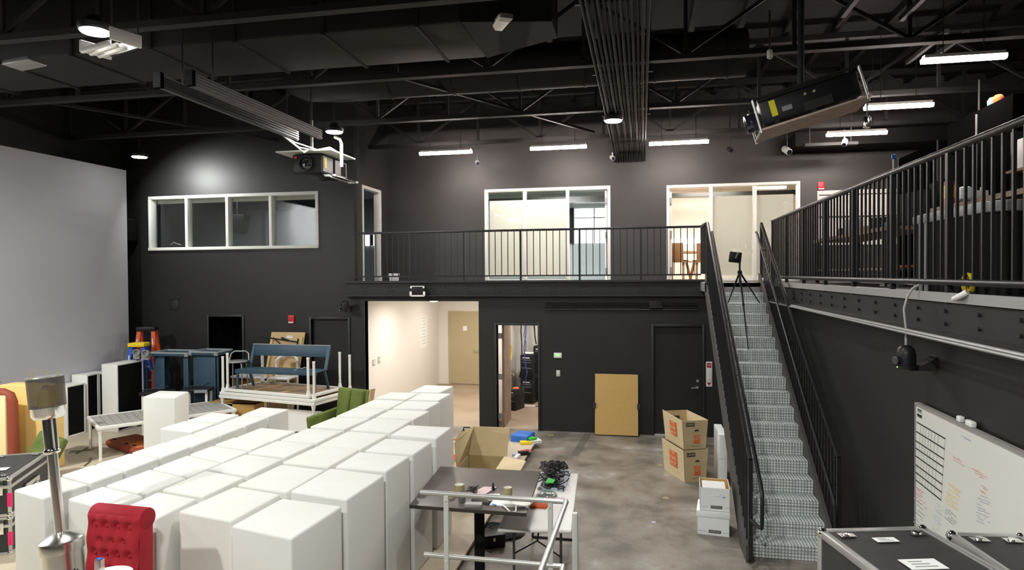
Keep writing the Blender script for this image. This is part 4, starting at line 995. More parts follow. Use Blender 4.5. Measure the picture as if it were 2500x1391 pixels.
# ---- flight cases
def flight_case(name, label, loc, rz, L, W, H, sticker=None, group=None, casters=False, pink=True):
    """local: x along length 0..L, y 0..W, z 0..H"""
    t = thing(name, label, 'case', loc, rz, group); K = dict(parent=t, local=True)
    z0 = 0.11 if casters else 0.0; e = 0.042 if casters else 0.032
    MB().box(0.008, L - 0.008, 0.008, W - 0.008, z0 + 0.008, H - 0.008).build('body', 'case_black', **K)
    mb = MB(); zl = z0 + (H - z0) * 0.72
    for y in (0, W - e):
        for z in (z0, H - e): mb.box(0, L, y, y + e, z, z + e)
    for x in (0, L - e):
        for z in (z0, H - e): mb.box(x, x + e, 0, W, z, z + e)
        for y in (0, W - e): mb.box(x, x + e, y, y + e, z0, H)
    mb.build('edge_trim', 'alu', bevel=0.004, **K)
    MB().box(-0.004, L + 0.004, -0.004, W + 0.004, zl, zl + 0.035).build('lid_band', 'alu', bevel=0.003, **K)
    first = None
    for x in (0.02, L - 0.02):
        for y in (0.02, W - 0.02):
            for z in (z0 + 0.02, H - 0.02):
                if first is None: first = MB().lathe([(0.0, -0.036), (0.025, -0.026), (0.036, 0), (0.025, 0.026), (0, 0.036)], 12).build('ball_corner', 'chrome', smooth=60, **K); first.location = (x, y, z)
                else: share(first, 'ball_corner', t, (x, y, z))
    for x in (L * 0.2, L * 0.8):
        for y, s_ in ((-0.012, -1), (W + 0.012, 1)):
            MB().box(x - 0.055, x + 0.055, y - 0.008, y + 0.008, zl - 0.07, zl + 0.09).cyl((x, y, zl - 0.01), (x, y + s_ * 0.018, zl - 0.01), 0.032, n=10).build('latch', 'chrome', bevel=0.003, **K)
    for x in (-0.012, L + 0.012):
        MB().box(x - 0.008, x + 0.008, W * 0.32, W * 0.68, z0 + (H - z0) * 0.3, z0 + (H - z0) * 0.56).tube([(x * 1.0 + math.copysign(0.02, x), W * 0.38, z0 + (H - z0) * 0.45), (x + math.copysign(0.035, x), W * 0.38, z0 + (H - z0) * 0.38), (x + math.copysign(0.035, x), W * 0.62, z0 + (H - z0) * 0.38), (x + math.copysign(0.02, x), W * 0.62, z0 + (H - z0) * 0.45)], 0.012, n=8).build('handle', 'chrome', **K)
    for x in (0.12, L - 0.12):
        for y in (0.11, W - 0.11): MB().box(x - 0.045, x + 0.045, y - 0.03, y + 0.03, H, H + 0.003).lathe([(0.028, 0), (0.024, 0.010), (0.0, 0.012)], 14, (x, y, H + 0.002)).build('wheel_dish', 'chrome', smooth=40, **K)
    if pink: MB().box(L - 0.005, L + 0.006, 0.0, 0.034, z0 + (H - z0) * 0.25, z0 + (H - z0) * 0.6).box(L - 0.034, L + 0.006, -0.006, 0.0, z0 + (H - z0) * 0.25, z0 + (H - z0) * 0.6).build('pink_tape', 'pink_tape', **K)
    if sticker:
        for x, y, w_, h_ in sticker: 
            MB().box(x - w_ / 2, x + w_ / 2, y - h_ / 2, y + h_ / 2, H, H + 0.003).build('sticker', 'paper_white', **K)
            s_ = MB()
            for k in range(3): s_.box(x - w_ * 0.32, x + w_ * (0.3 - 0.12 * k), y - h_ * 0.3 + k * h_ * 0.25, y - h_ * 0.22 + k * h_ * 0.25, H + 0.003, H + 0.004)
            s_.build('sticker_print', 'mark_grey', **K)
    if casters:
        for x in (0.12, L - 0.12):
            for y in (0.11, W - 0.11): MB().cyl((x - 0.02, y, 0.05), (x + 0.02, y, 0.05), 0.05, n=16).box(x - 0.025, x + 0.025, y - 0.03, y + 0.03, 0.08, 0.115).build('caster', 'black_plastic', **K)
    return t
# pair stacked at the west end; near corner at (-7.16, 6.26), long side rising to (-7.73, 7.3)
ang = math.atan2(7.297 - 6.256, -7.725 + 7.162)   # direction of long side
# local x axis across (width) and y along the long side
def lc(loc, dx, dy, rz): return (loc[0] + dx * math.cos(rz) - dy * math.sin(rz), loc[1] + dx * math.sin(rz) + dy * math.cos(rz))
rz = ang - PI / 2; near = (-7.16, 6.27)
org = lc(near, -0.62, 0, rz)
flight_case('flight_case', 'lower black flight case of the stack beside the yellow block', (*org, ZP), rz, 0.62, 1.18, 0.44)
flight_case('flight_case', 'upper black flight case with white sticker, stacked beside the yellow block', (*org, ZP + 0.445), rz, 0.62, 1.18, 0.45, sticker=[(0.36, 0.42, 0.17, 0.13)])
# two tall cases by the whiteboard
zt = 1.75
a, b = P(1995, 1290, Z=zt), P(2255, 1283, Z=zt); r2 = math.atan2(b.y - a.y, b.x - a.x); L_ = (b - a).length
o2 = lc((a.x, a.y), 0, -0.95, r2)
flight_case('flight_case', 'tall black flight case with two white labels on its lid, beside the stairs', (*o2, 0), r2, L_, 0.95, zt, sticker=[(L_ * 0.46, 0.76, 0.13, 0.06), (L_ * 0.46, 0.44, 0.2, 0.12)], casters=True)
a, b = P(2312, 1297, Z=zt), P(2500, 1283, Z=zt); r2 = math.atan2(b.y - a.y, b.x - a.x)
o2 = lc((a.x, a.y), 0, -0.95, r2)
r2 = 0.10; o2 = lc((a.x, a.y), 0, -0.95, r2)
flight_case('flight_case', 'tall black flight case with plain lid, pushed against the whiteboard wall', (*o2, 0), r2, 0.42, 0.95, zt, casters=True)

# ---- brown high table
t = thing('brown_table', 'square dark brown high table on a black column', 'table', (-1.68, 6.7, 0))
q = [(-2.235, 6.07), (-1.07, 6.05), (-1.134, 7.37), (-2.325, 7.36)]
MB().prism([(x, y, 1.015) for x, y in q], (0, 0, 0.035)).build('tabletop', ['table_brown'], t, bevel=0.003)
MB().prism([(x * 1.0005, y - 0.004 if y < 7 else y + 0.004, 1.016) for x, y in q], (0, 0, 0.03)).build('edge_band', 'table_edge', t)
MB().cyl((-1.69, 6.7, 0.05), (-1.69, 6.7, 1.015), 0.055, n=20).build('column', 'black_matte', t, smooth=60)
MB().lathe([(0.30, 0), (0.30, 0.015), (0.08, 0.05), (0.06, 0.05)], 28, (-1.69, 6.7, 0)).build('foot', 'black_matte', t, smooth=40)
MB().box(-1.95, -1.43, 6.67, 6.73, 0.985, 1.015).box(-1.72, -1.66, 6.44, 6.96, 0.985, 1.015).build('top_spider', 'black_matte', t)
ZT = 1.0505
def on(px_, py_, Z=ZT): return P(px_, py_, Z=Z)
def tape_roll(px_, py_, label, r=0.055, h=0.05, n=1):
    a = on(px_, py_)
    t = thing('tape_roll', label, 'tape', tuple(a))
    MB().lathe([(r * 0.68, 0), (r, 0), (r, h), (r * 0.68, h), (r * 0.68, 0)], 24, a).build('tape', 'tape_khaki', t, smooth=40)
    MB().lathe([(r * 0.60, 0.0), (r * 0.675, 0.0), (r * 0.675, h + 0.001), (r * 0.60, h + 0.001), (r * 0.60, 0)], 24, a).build('core', 'paper_white', t, smooth=40)
    return a
a = tape_roll(1100, 1214, 'roll of khaki tape nearest the white cubes on the brown table'.replace('nearest', 'closest to') if False else 'low roll of khaki tape at the cube side of the brown table', 0.045, 0.045)
a = on(1122, 1200)
tape_roll(1122, 1202, 'thick roll of khaki tape standing next to a lower roll on the brown table', 0.052, 0.085)
tape_roll(1240, 1207, 'roll of khaki tape standing alone behind the papers on the brown table', 0.045, 0.075)
a = on(1153, 1205)
mb = MB(); random.seed(3)
for k in range(7):
    pts = [a + Vector((random.uniform(-0.07, 0.07), random.uniform(-0.05, 0.05), random.uniform(0.006, 0.08))) for _ in range(5)]; mb.tube(pts, 0.004, n=5)
tag(mb.build('cable_tangle', 'cable_black', base=True, smooth=60), 'small tangle of thin black cable on the brown table', 'cable')
a = on(1182, 1198)
tag(MB().prism([(a.x - 0.10, a.y - 0.10, ZT), (a.x + 0.04, a.y - 0.13, ZT), (a.x + 0.11, a.y + 0.12, ZT), (a.x - 0.03, a.y + 0.10, ZT)], (0, 0, 0.012)).build('plastic_bag', 'pink_paper', bevel=0.004, base=True), 'crumpled pale pink plastic bag on the brown table', 'bag')
a = on(1204, 1196)
tag(MB().lathe([(0.022, 0), (0.012, 0.04), (0.004, 0.08), (0, 0.085)], 12, a).build('small_cone', 'black_plastic', smooth=60, base=True), 'small black cone standing upright on the brown table', 'cone')
a = on(1128, 1226)
t = thing('drinking_glass', 'upturned clear drinking glass on the brown table behind the rail', 'glass', tuple(a))
MB().lathe([(0.036, 0), (0.040, 0.1), (0.037, 0.1), (0.033, 0.008), (0, 0.008)], 20, a).build('bowl', 'clear_plastic', t, smooth=50)
a = on(1156, 1237)
tag(MB().obox(a + Vector((0, 0, 0.02)), (0.17, 0.085, 0.04), rz=0.1).build('router_box', 'grey_metal', bevel=0.008, base=True), 'flat grey plastic box at the front edge of the brown table', 'box')
a = on(1175, 1226)
tag(MB().obox(a + Vector((0, 0, 0.012)), (0.20, 0.06, 0.024), rz=-0.35).build('dark_folder', 'ink_dark', bevel=0.003, base=True), 'narrow dark folder beside the grey plastic box', 'folder')
a = on(1205, 1218)
tag(MB().obox(a + Vector((0, 0, 0.02)), (0.13, 0.09, 0.04), rz=0.3).build('white_carton', 'box_white', bevel=0.004, base=True), 'small white carton lid among the papers on the brown table', 'carton')
a = on(1240, 1228)
t = thing('printed_card', 'white printed card with a colour strip along its far edge', 'card', tuple(a))
MB().obox(a + Vector((0, 0, 0.004)), (0.32, 0.19, 0.008), rz=-0.05).build('card', 'paper_white', t)
MB().obox(a + Vector((0.03, 0.075, 0.009)), (0.20, 0.022, 0.003), rz=-0.05).build('dark_strip', 'ink_black', t)
MB().obox(a + Vector((0.09, 0.075, 0.0095)), (0.05, 0.022, 0.004), rz=-0.05).build('red_strip', 'alarm_red', t)
MB().obox(a + Vector((-0.12, -0.085, 0.009)), (0.05, 0.02, 0.003), rz=-0.5).build('blue_corner', 'blue_plastic', t)
a = on(1258, 1236); mb = MB()
for k in range(7):
    pts = []
    for i in range(15):
        u = i / 14 * 2 * PI
        pts.append(a + Vector((0.11 * math.cos(u) + 0.01 * k - 0.02, (0.024 + 0.006 * k) * math.sin(u) - 0.01 * math.cos(u), 0.014 + 0.004 * k + 0.006 * math.sin(2 * u))))
    mb.tube(pts, 0.0075, n=6)
mb.tube([a + Vector((-0.12, -0.02, 0.012)), a + Vector((-0.06, -0.10, 0.01)), a + Vector((-0.02, -0.14, -0.01)), a + Vector((0.03, -0.13, 0.0)), a + Vector((0.02, -0.05, 0.03))], 0.008, n=6)
tag(mb.build('white_cable_coil', 'cable_white', base=True, smooth=60), 'bundled white extension cable hanging over the front of the brown table', 'cable')

# ---- white folding table
t = thing('folding_table', 'white plastic folding table with grey legs behind the brown table', 'table', (-1.05, 7.4, 0))
q = [(-1.43, 6.40), (-0.69, 6.50), (-0.80, 8.38), (-1.53, 8.33)]
MB().prism([(x, y, 0.70) for x, y in q], (0, 0, 0.04)).build('tabletop', 'plastic_white', t, bevel=0.018, seg=3)
for y, sg in ((6.75, 1), (8.05, -1)):
    for x in (-1.33, -0.83): MB().tube([(x, y, 0.70), (x, y, 0.10), (x + (0.02 if x > -1 else -0.02), y, 0.015)], 0.014, n=8).build('leg', 'leg_grey', t, smooth=60)
    MB().tube([(-1.33, y, 0.35), (-1.08, y + sg * 0.01, 0.50), (-0.83, y, 0.35)], 0.009, n=6).cyl((-1.08, y, 0.50), (-1.08, y + sg * 0.30, 0.69), 0.009, n=6).build('brace', 'black_plastic', t, smooth=60)
    MB().cyl((-1.35, y, 0.015), (-0.81, y, 0.015), 0.014, n=8).build('foot_bar', 'leg_grey', t)
ZF = 0.7405
a = P(1352, 1172, Z=ZF)
t = thing('blue_tray', 'shallow blue tray holding the heap of black cables', 'tray', tuple(a))
MB().box(a.x - 0.12, a.x + 0.17, a.y - 0.38, a.y + 0.33, ZF, ZF + 0.012).build('base', 'mark_blue', t)
mb = MB()
for (x0, x1, y0, y1) in ((a.x - 0.12, a.x + 0.17, a.y - 0.39, a.y - 0.37), (a.x - 0.12, a.x + 0.17, a.y + 0.32, a.y + 0.34), (a.x + 0.16, a.x + 0.18, a.y - 0.39, a.y + 0.34), (a.x - 0.13, a.x - 0.11, a.y - 0.39, a.y + 0.34)): mb.box(x0, x1, y0, y1, ZF, ZF + 0.03)
mb.build('rim', 'mark_blue', t)
mb = MB(); random.seed(11)
for k in range(60):
    c_ = a + Vector((random.gauss(0.0, 0.06), random.uniform(-0.40, 0.30), 0))
    h_ = 0.20 * max(0.1, 1 - abs(c_.y - a.y - 0.12) / 0.5)
    pts = []
    r_ = random.uniform(0.03, 0.08); ph = random.uniform(0, 6.28); tl = random.uniform(-1, 1)
    for i in range(9):
        u = ph + i / 8 * 5.2
        pts.append(c_ + Vector((r_ * math.cos(u), r_ * math.sin(u), 0.03 + max(0.0, h_ * random.uniform(0.5, 0.8) + tl * r_ * math.cos(u) * 0.8))))
    mb.tube(pts, random.uniform(0.006, 0.011), n=5)
for k in range(10):
    c_ = a + Vector((random.gauss(0.0, 0.06), random.uniform(-0.38, 0.28), random.uniform(0.04, 0.10))); mb.obox(c_, (random.uniform(0.05, 0.12), 0.05, 0.035), rz=random.uniform(0, 3), rx=random.uniform(-0.5, 0.5))
u_ = P(1352, 1150, Z=ZF + 0.2)
mb.tube([u_ + Vector((0.06 * math.cos(i / 12 * 5.5 - 0.6), 0.02, 0.05 + 0.05 * math.sin(i / 12 * 5.5 - 0.6))) for i in range(13)], 0.008, n=6)
tag(mb.build('cable_heap', 'cable_black', base=True, smooth=60), 'tangled heap of black cables and adapters in the blue tray', 'cables', kind='stuff')
a = P(1342, 1178, Z=ZF + 0.08)
tag(MB().prism([(a.x - 0.05, a.y - 0.03, a.z), (a.x + 0.05, a.y - 0.05, a.z + 0.01), (a.x + 0.06, a.y + 0.02, a.z + 0.02), (a.x - 0.02, a.y + 0.06, a.z + 0.03)], (0, 0, 0.012)).build('green_note', 'green_plastic', base=True), 'bright green tag lying on the black cable heap', 'tag')
a = P(1328, 1192, Z=ZF); mb = MB(); random.seed(4)
for k in range(8):
    c_ = a + Vector((random.uniform(-0.07, 0.07), random.uniform(-0.05, 0.05), 0.012)); mb.obox(c_, (0.05, 0.02, 0.02), rz=random.uniform(0, 3))
tag(mb.build('brass_adapters', 'tape_khaki', base=True), 'small brass coloured adapters lying in front of the cable heap', 'adapters', kind='stuff')
a = P(1335, 1212, Z=ZF)
tag(MB().lathe([(0.13, 0), (0.12, 0.035), (0.06, 0.06), (0, 0.05)], 10, a).build('clear_bag', 'clear_plastic', base=True, smooth=60), 'crumpled clear plastic bag on the white folding table', 'bag')
a = P(1352, 1218, Z=ZF)
tag(MB().obox(a + Vector((0, 0, 0.006)), (0.22, 0.10, 0.01), rz=-0.25).build('pink_sheet', 'pink_paper', base=True), 'pale pink wrapper beside the clear bag on the folding table', 'wrapper')
a = P(1314, 1237, Z=ZF)
tag(MB().prism([(a.x - 0.09, a.y - 0.06, ZF), (a.x + 0.1, a.y - 0.05, ZF), (a.x + 0.11, a.y + 0.05, ZF), (a.x - 0.07, a.y + 0.06, ZF)], (0, 0, 0.03)).build('orange_pouch', 'orange_felt', bevel=0.01, base=True), 'orange pouch on the white folding table behind the rail', 'pouch')

# ---- aluminium guard rail of the camera platform
t = thing('platform_guardrail', 'aluminium pipe guardrail with two posts in front of the brown table', 'railing', (-1.3, 5.42, 0))
yg, zg = 5.42, 1.40
MB().cyl((-1.90, yg + 0.02, zg), (-0.64, yg, zg), 0.021, n=14).cyl((-0.64, yg, zg), (-0.62, yg - 0.03, zg - 0.005), 0.021, n=14).build('top_pipe', 'alu', t, smooth=50)
MB().cyl((-0.62, yg - 0.01, zg), (-0.645, 3.6, zg), 0.021, n=14).build('side_pipe', 'alu', t, smooth=50)
MB().lathe([(0.0, -0.028), (0.02, -0.02), (0.028, 0), (0.02, 0.02), (0, 0.028)], 14, (-0.625, yg - 0.005, zg)).build('corner_fitting', 'alu', t, smooth=60)
lz = 0.855
MB().cyl((-1.87, yg + 0.02, lz), (-0.65, yg, lz), 0.021, n=14).build('lower_pipe', 'alu', t, smooth=50)
MB().cyl((-0.65, yg - 0.0, lz), (-0.66, 3.6, lz), 0.021, n=14).build('lower_side_pipe', 'alu', t, smooth=50)
for px_ in (1090, 1344):
    x = P(px_, 1300, Y=yg).x
    MB().box(x - 0.021, x + 0.021, yg - 0.014, yg + 0.014, 0, zg - 0.012).build('post', 'alu_pale', t, bevel=0.004)
    for z in (zg - 0.05, lz - 0.03): MB().cyl((x, yg - 0.012, z), (x, yg - 0.022, z), 0.008, n=8).build('bolt', 'chrome', t)
x = P(1404, 1300, Y=5.5).x
tag(MB().box(x - 0.024, x + 0.024, 5.48, 5.53, 0, 1.285).build('rail_post', 'alu_pale', bevel=0.01, base=True), 'free standing aluminium post beside the folding table, just outside the guardrail', 'post')
# cables and power brick under the table
mb = MB()
for k in range(12):
    c_ = P(1215, 1300, Z=0); r_ = 0.10 + 0.016 * k
    mb.tube([c_ + Vector((r_ * 1.25 * math.cos(i / 16 * 2 * PI), r_ * math.sin(i / 16 * 2 * PI), 0.012 + 0.006 * ((k * 7 + i) % 4))) for i in range(16)], 0.011, n=6, closed=True)
tag(mb.build('cable_coil', 'cable_black', base=True, smooth=60), 'big coil of black cable on the floor under the folding table', 'cable')
a = P(1203, 1330, Z=0)
t = thing('power_box', 'black metal tool box with chrome clasps on the floor under the folding table', 'box', tuple(a))
MB().obox(a + Vector((0, 0, 0.08)), (0.26, 0.22, 0.16), rz=0.5).build('body', 'black_plastic', t, bevel=0.01)
for d in (-0.05, 0.05): MB().obox(a + Vector((d, -0.13, 0.12)), (0.03, 0.012, 0.04), rz=0.5).build('clasp', 'chrome', t)
# ---- big open carton on the stage edge
CX0, CX1, CY0, CY1, CZ = -2.62, -2.04, 8.95, 9.75, 0.52
t = thing('open_carton', 'large open cardboard box with wild flaps at the edge of the stage', 'box', (-2.33, 9.35, ZP))
th = 0.012
MB().box(CX0, CX1, CY0, CY0 + th, ZP, CZ).build('front_wall', 'cardboard_shaded', t)
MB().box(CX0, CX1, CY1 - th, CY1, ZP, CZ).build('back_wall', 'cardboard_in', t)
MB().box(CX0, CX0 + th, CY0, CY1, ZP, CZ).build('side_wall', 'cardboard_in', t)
MB().box(CX1 - th, CX1, CY0, CY1, ZP, CZ).build('side_wall', 'cardboard_shaded', t)
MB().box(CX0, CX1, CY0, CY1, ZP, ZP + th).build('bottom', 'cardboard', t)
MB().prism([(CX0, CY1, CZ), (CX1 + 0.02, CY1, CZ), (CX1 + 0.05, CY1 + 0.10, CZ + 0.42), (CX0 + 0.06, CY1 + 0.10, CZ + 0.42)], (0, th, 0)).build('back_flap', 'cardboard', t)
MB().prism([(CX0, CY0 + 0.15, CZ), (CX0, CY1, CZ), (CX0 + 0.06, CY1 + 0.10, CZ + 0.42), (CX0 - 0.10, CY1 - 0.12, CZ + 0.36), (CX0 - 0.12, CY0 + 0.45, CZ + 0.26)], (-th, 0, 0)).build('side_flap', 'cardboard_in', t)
MB().prism([(CX0 - 0.02, CY0, CZ), (CX1 - 0.28, CY0, CZ - 0.0), (CX1 - 0.26, CY0 - 0.24, CZ - 0.16), (CX0 - 0.0, CY0 - 0.22, CZ - 0.16)], (0, 0, th)).build('front_flap', 'cardboard_shaded', t)
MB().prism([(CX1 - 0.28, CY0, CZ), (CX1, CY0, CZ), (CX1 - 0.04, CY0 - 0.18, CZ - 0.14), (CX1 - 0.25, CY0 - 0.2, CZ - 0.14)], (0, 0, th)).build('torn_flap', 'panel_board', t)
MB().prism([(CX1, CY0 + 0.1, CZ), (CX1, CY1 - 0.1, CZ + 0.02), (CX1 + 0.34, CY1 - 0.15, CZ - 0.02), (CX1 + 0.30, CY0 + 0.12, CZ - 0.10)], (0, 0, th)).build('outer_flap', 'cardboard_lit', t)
# things lying around the carton
def slab(name, px_, py_, Z, size, rz, m, label, cat, z=None, m2=None, group=None):
    a = P(px_, py_, Z=Z)
    if m2 is None:
        o = MB().obox(a + Vector((0, 0, size[2] / 2)), size, rz=rz).build(name, m, bevel=min(0.004, size[2] / 4), base=True); return tag(o, label, cat, group)
    t = thing(name, label, cat, tuple(a), 0, group)
    MB().obox(a + Vector((0, 0, size[2] / 2)), (size[0] * 0.96, size[1] * 0.96, size[2] * 0.8), rz=rz).build('pages', 'paper_white', t)
    MB().obox(a + Vector((0, 0, size[2] * 0.95)), (size[0], size[1], size[2] * 0.1), rz=rz).obox(a + Vector((0, 0, size[2] * 0.05)), (size[0], size[1], size[2] * 0.1), rz=rz).build('cover', m, t)
    return t
slab('blue_folder', 1277, 1073, ZP, (0.34, 0.42, 0.12), -0.2, 'blue_plastic', 'bright blue folder behind the folded out carton flap', 'folder')
slab('paper_pile', 1300, 1079, ZP, (0.30, 0.24, 0.05), 0.5, 'paper_white', 'pile of white papers on the far edge of the stage', 'papers', m2=True)
slab('green_sleeve', 1297, 1071, ZP + 0.06, (0.16, 0.18, 0.03), 0.8, 'green_plastic', 'green sleeve lying on the white papers by the blue folder', 'sleeve')
slab('yellow_pad', 1283, 1083, ZP, (0.20, 0.16, 0.05), 0.3, 'ladder_yellow', 'yellow pad beside the blue folder on the stage edge', 'pad')
slab('white_tube_box', 1262, 1120, ZP, (0.06, 0.26, 0.06), -0.1, 'box_white', 'narrow white box standing at the stage edge by the carton', 'box')
slab('black_pouch', 1278, 1110, ZP, (0.18, 0.10, 0.06), 0.5, 'black_plastic', 'small black pouch on the stage edge under the carton flap', 'pouch')
slab('red_booklet', 1280, 1103, ZP, (0.24, 0.12, 0.02), 0.7, 'alarm_red', 'red and white booklet on the stage edge beside the black pouch', 'booklet', m2=True)
slab('blue_packet', 1258, 1112, ZP, (0.09, 0.14, 0.05), 0.0, 'mark_blue', 'pale blue packet standing between the carton and the white box', 'packet')
slab('magazine', 1117, 1120, ZP, (0.22, 0.30, 0.04), 0.4, 'orange_felt', 'magazine with orange cover between the white cubes and the carton', 'magazine', m2=True)
t = thing('cable_roll_case', 'black case with handle cut-out between the white cubes and the carton', 'case', tuple(P(1140, 1078, Z=ZP)))
a = P(1140, 1080, Z=ZP)
MB().obox(a + Vector((0, 0, 0.11)), (0.22, 0.26, 0.22), rz=0.1).build('body', 'black_plastic', t, bevel=0.02)
MB().tube([a + Vector((-0.07, 0, 0.22)), a + Vector((-0.06, 0, 0.29)), a + Vector((0.06, 0, 0.29)), a + Vector((0.07, 0, 0.22))], 0.014, n=8).build('handle', 'black_plastic', t, smooth=60)
slab('black_speaker', 1131, 1107, ZP, (0.16, 0.24, 0.2), 0.05, 'speaker_black', 'small black speaker box in front of the handled case', 'speaker')
a = P(1113, 1075, Z=ZP); mb = MB()
for k in range(4): mb.tube([a + Vector((random.uniform(-0.08, 0.1), random.uniform(-0.05, 0.08), 0.01 + 0.03 * random.random())) for _ in range(5)], 0.006, n=5)
tag(mb.build('thin_wire', 'logo_orange', base=True, smooth=60), 'thin orange and white wire lying by the handled black case', 'wire')

# ---- cartons with orange print
def carton(name, label, loc, rz, L, W, H, lean=0.03, open_=True):
    """local: front face at y=0 (short side, width W along x), length L along y"""
    t = thing(name, label, 'box', loc, rz); K = dict(parent=t, local=True); th = 0.008; s_ = lean
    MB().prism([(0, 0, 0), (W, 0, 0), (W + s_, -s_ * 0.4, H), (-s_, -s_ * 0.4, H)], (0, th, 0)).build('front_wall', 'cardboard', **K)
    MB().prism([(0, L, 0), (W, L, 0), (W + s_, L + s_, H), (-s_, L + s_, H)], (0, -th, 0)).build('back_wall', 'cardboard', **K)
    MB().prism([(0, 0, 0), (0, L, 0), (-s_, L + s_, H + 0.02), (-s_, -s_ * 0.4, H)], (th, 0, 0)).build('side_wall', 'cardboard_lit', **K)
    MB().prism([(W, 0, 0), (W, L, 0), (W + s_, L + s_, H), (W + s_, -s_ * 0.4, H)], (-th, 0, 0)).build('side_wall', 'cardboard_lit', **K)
    MB().box(0, W, 0, L, 0, th).build('bottom', 'cardboard_shaded', **K)
    y = -0.006 - s_ * 0.4
    f = MB().box(W * 0.42, W * 0.70, y, y + 0.004, H * 0.22, H * 0.50).build('orange_logo', 'logo_orange', **K)
    text_mesh('logo_text', 'THE\nHOME\nDEPOT', W * 0.095, 'cardboard_lit', t, (W * 0.56, y - 0.001, H * 0.42), (PI / 2, 0.0, 0), local=True)
    g = MB().box(W * 0.08, W * 0.46, y, y + 0.004, H * 0.80, H * 0.92).build('size_label', 'ink_dark', **K)
    text_mesh('size_text', 'LARGE', W * 0.11, 'cardboard_lit', t, (W * 0.27, y - 0.001, H * 0.86), (PI / 2, 0, 0), local=True)
    MB().prism([(W * 0.46, y, H * 0.62), (W * 0.47, y, H * 0.66), (W * 0.56, y, H * 0.69), (W * 0.65, y, H * 0.66), (W * 0.66, y, H * 0.62), (W * 0.56, y, H * 0.645)], (0, 0.002, 0)).build('hand_hole', 'ink_black', **K).scale = (1.0, 1, 1)
    text_mesh('print_line', 'HEAVY DUTY', W * 0.09, 'mark_grey', t, (W * 0.56, y - 0.001, H * 0.13), (PI / 2, 0, 0), local=True)
    q = MB(); q.prism([(-s_ * 0.35 - 0.004, L * 0.30, H * 0.32), (-s_ * 0.35 - 0.004, L * 0.66, H * 0.32), (-s_ * 0.8 - 0.006, L * 0.66, H * 0.82), (-s_ * 0.8 - 0.006, L * 0.30, H * 0.82)], (-0.003, 0, 0)); q.build('side_logo', 'logo_orange', **K)
    text_mesh('side_logo_text', 'THE\nHOME\nDEPOT', L * 0.115, 'cardboard_lit', t, (-s_ * 0.8 - 0.014, L * 0.48, H * 0.60), (PI / 2, 0, -PI / 2), local=True)
    return t
carton('orange_print_carton', 'lower carton with orange logo in the stack of two by the stairs', (0.665, 10.60, 0), 0.42, 0.72, 0.37, 0.51, 0.03)
t = carton('orange_print_carton', 'upper open carton with orange logo, stacked on a like carton', (0.655, 10.66, 0.505), 0.36, 0.74, 0.37, 0.46, 0.035)
MB().box(0.03, 0.34, 0.12, 0.66, 0.27, 0.29).build('inner_flap', 'cardboard_shaded', t, local=True)
MB().box(0.12, 0.25, 0.730, 0.733, 0.30, 0.38).build('hand_slot', 'ink_dark', t, local=True)
# tall white boxes beside the stringer
t = thing('white_carton', 'tall narrow white carton standing beside the staircase stringer', 'box', (0.86, 10.8, 0))
a = P(1755, 1172, Z=0); 
MB().box(a.x - 0.02, a.x + 0.10, 10.6, 11.35, 0, 0.78).build('body', 'box_white', t, bevel=0.004)
MB().box(a.x - 0.021, a.x + 0.101, 10.599, 11.351, 0.40, 0.405).build('seam', 'mark_grey', t)
# file boxes
def file_box(label, loc, rz, W, L, H, lidded):
    t = thing('file_box', label, 'box', loc, rz); K = dict(parent=t, local=True); th = 0.006
    MB().box(0, W, 0, th, 0, H).build('front_wall', 'box_white', **K)
    MB().box(0, W, L - th, L, 0, H).build('back_wall', 'box_white', **K)
    MB().box(0, th, 0, L, 0, H).build('side_wall', 'box_white', **K); MB().box(W - th, W, 0, L, 0, H).build('side_wall', 'box_white', **K)
    MB().box(0, W, 0, L, 0, th).build('bottom', 'box_white', **K)
    y = -0.003
    MB().box(0.02, W * 0.28, y, y + 0.002, H * 0.17, H * 0.185).box(W * 0.80, W - 0.01, y, y + 0.002, H * 0.17, H * 0.185).build('blue_line', 'mark_blue', **K)
    MB().box(W * 0.36, W * 0.74, y - 0.001, y + 0.002, H * 0.12, H * 0.24).build('dark_badge', 'ink_dark', bevel=0.0005, **K)
    text_mesh('badge_text', 'BANKERS BOX', W * 0.05, 'box_white', t, (W * 0.55, y - 0.002, H * 0.18), (PI / 2, 0, 0), local=True)
    if not lidded:
        MB().box(W * 0.40, W * 0.66, y - 0.001, y + 0.002, H * 0.66, H * 0.76).build('hand_hole', 'paper_white', **K)
        MB().box(W * 0.75, W * 0.85, y - 0.001, y + 0.002, H * 0.62, H * 0.645).build('blue_mark', 'blue_plastic', **K)
        MB().box(th, W - th, L - th - 0.004, L - th, 0.02, H - 0.001).box(W - th - 0.004, W - th, th, L - th, 0.02, H - 0.001).build('kraft_lining', 'panel_board', **K)
        MB().box(0.03, W - 0.05, 0.05, L - 0.09, 0.02, H * 0.97).build('white_files', 'paper_white', **K)
    else: MB().box(-0.008, W + 0.008, -0.008, L + 0.008, H - 0.07, H + 0.004).build('lid', 'box_white', bevel=0.003, **K)
    return t
a, b = P(1702, 1303, Z=0), P(1781, 1312, Z=0)
file_box('closed white file box at the bottom of the stack beside the stairs', (a.x, a.y, 0), math.atan2(b.y - a.y, b.x - a.x), (b - a).length, 0.42, 0.30, True)
file_box('open white file box full of paper on top of a closed file box', (a.x + 0.035, a.y + 0.0, 0.306), math.atan2(b.y - a.y, b.x - a.x) + 0.06, (b - a).length * 0.93, 0.42, 0.29, False)

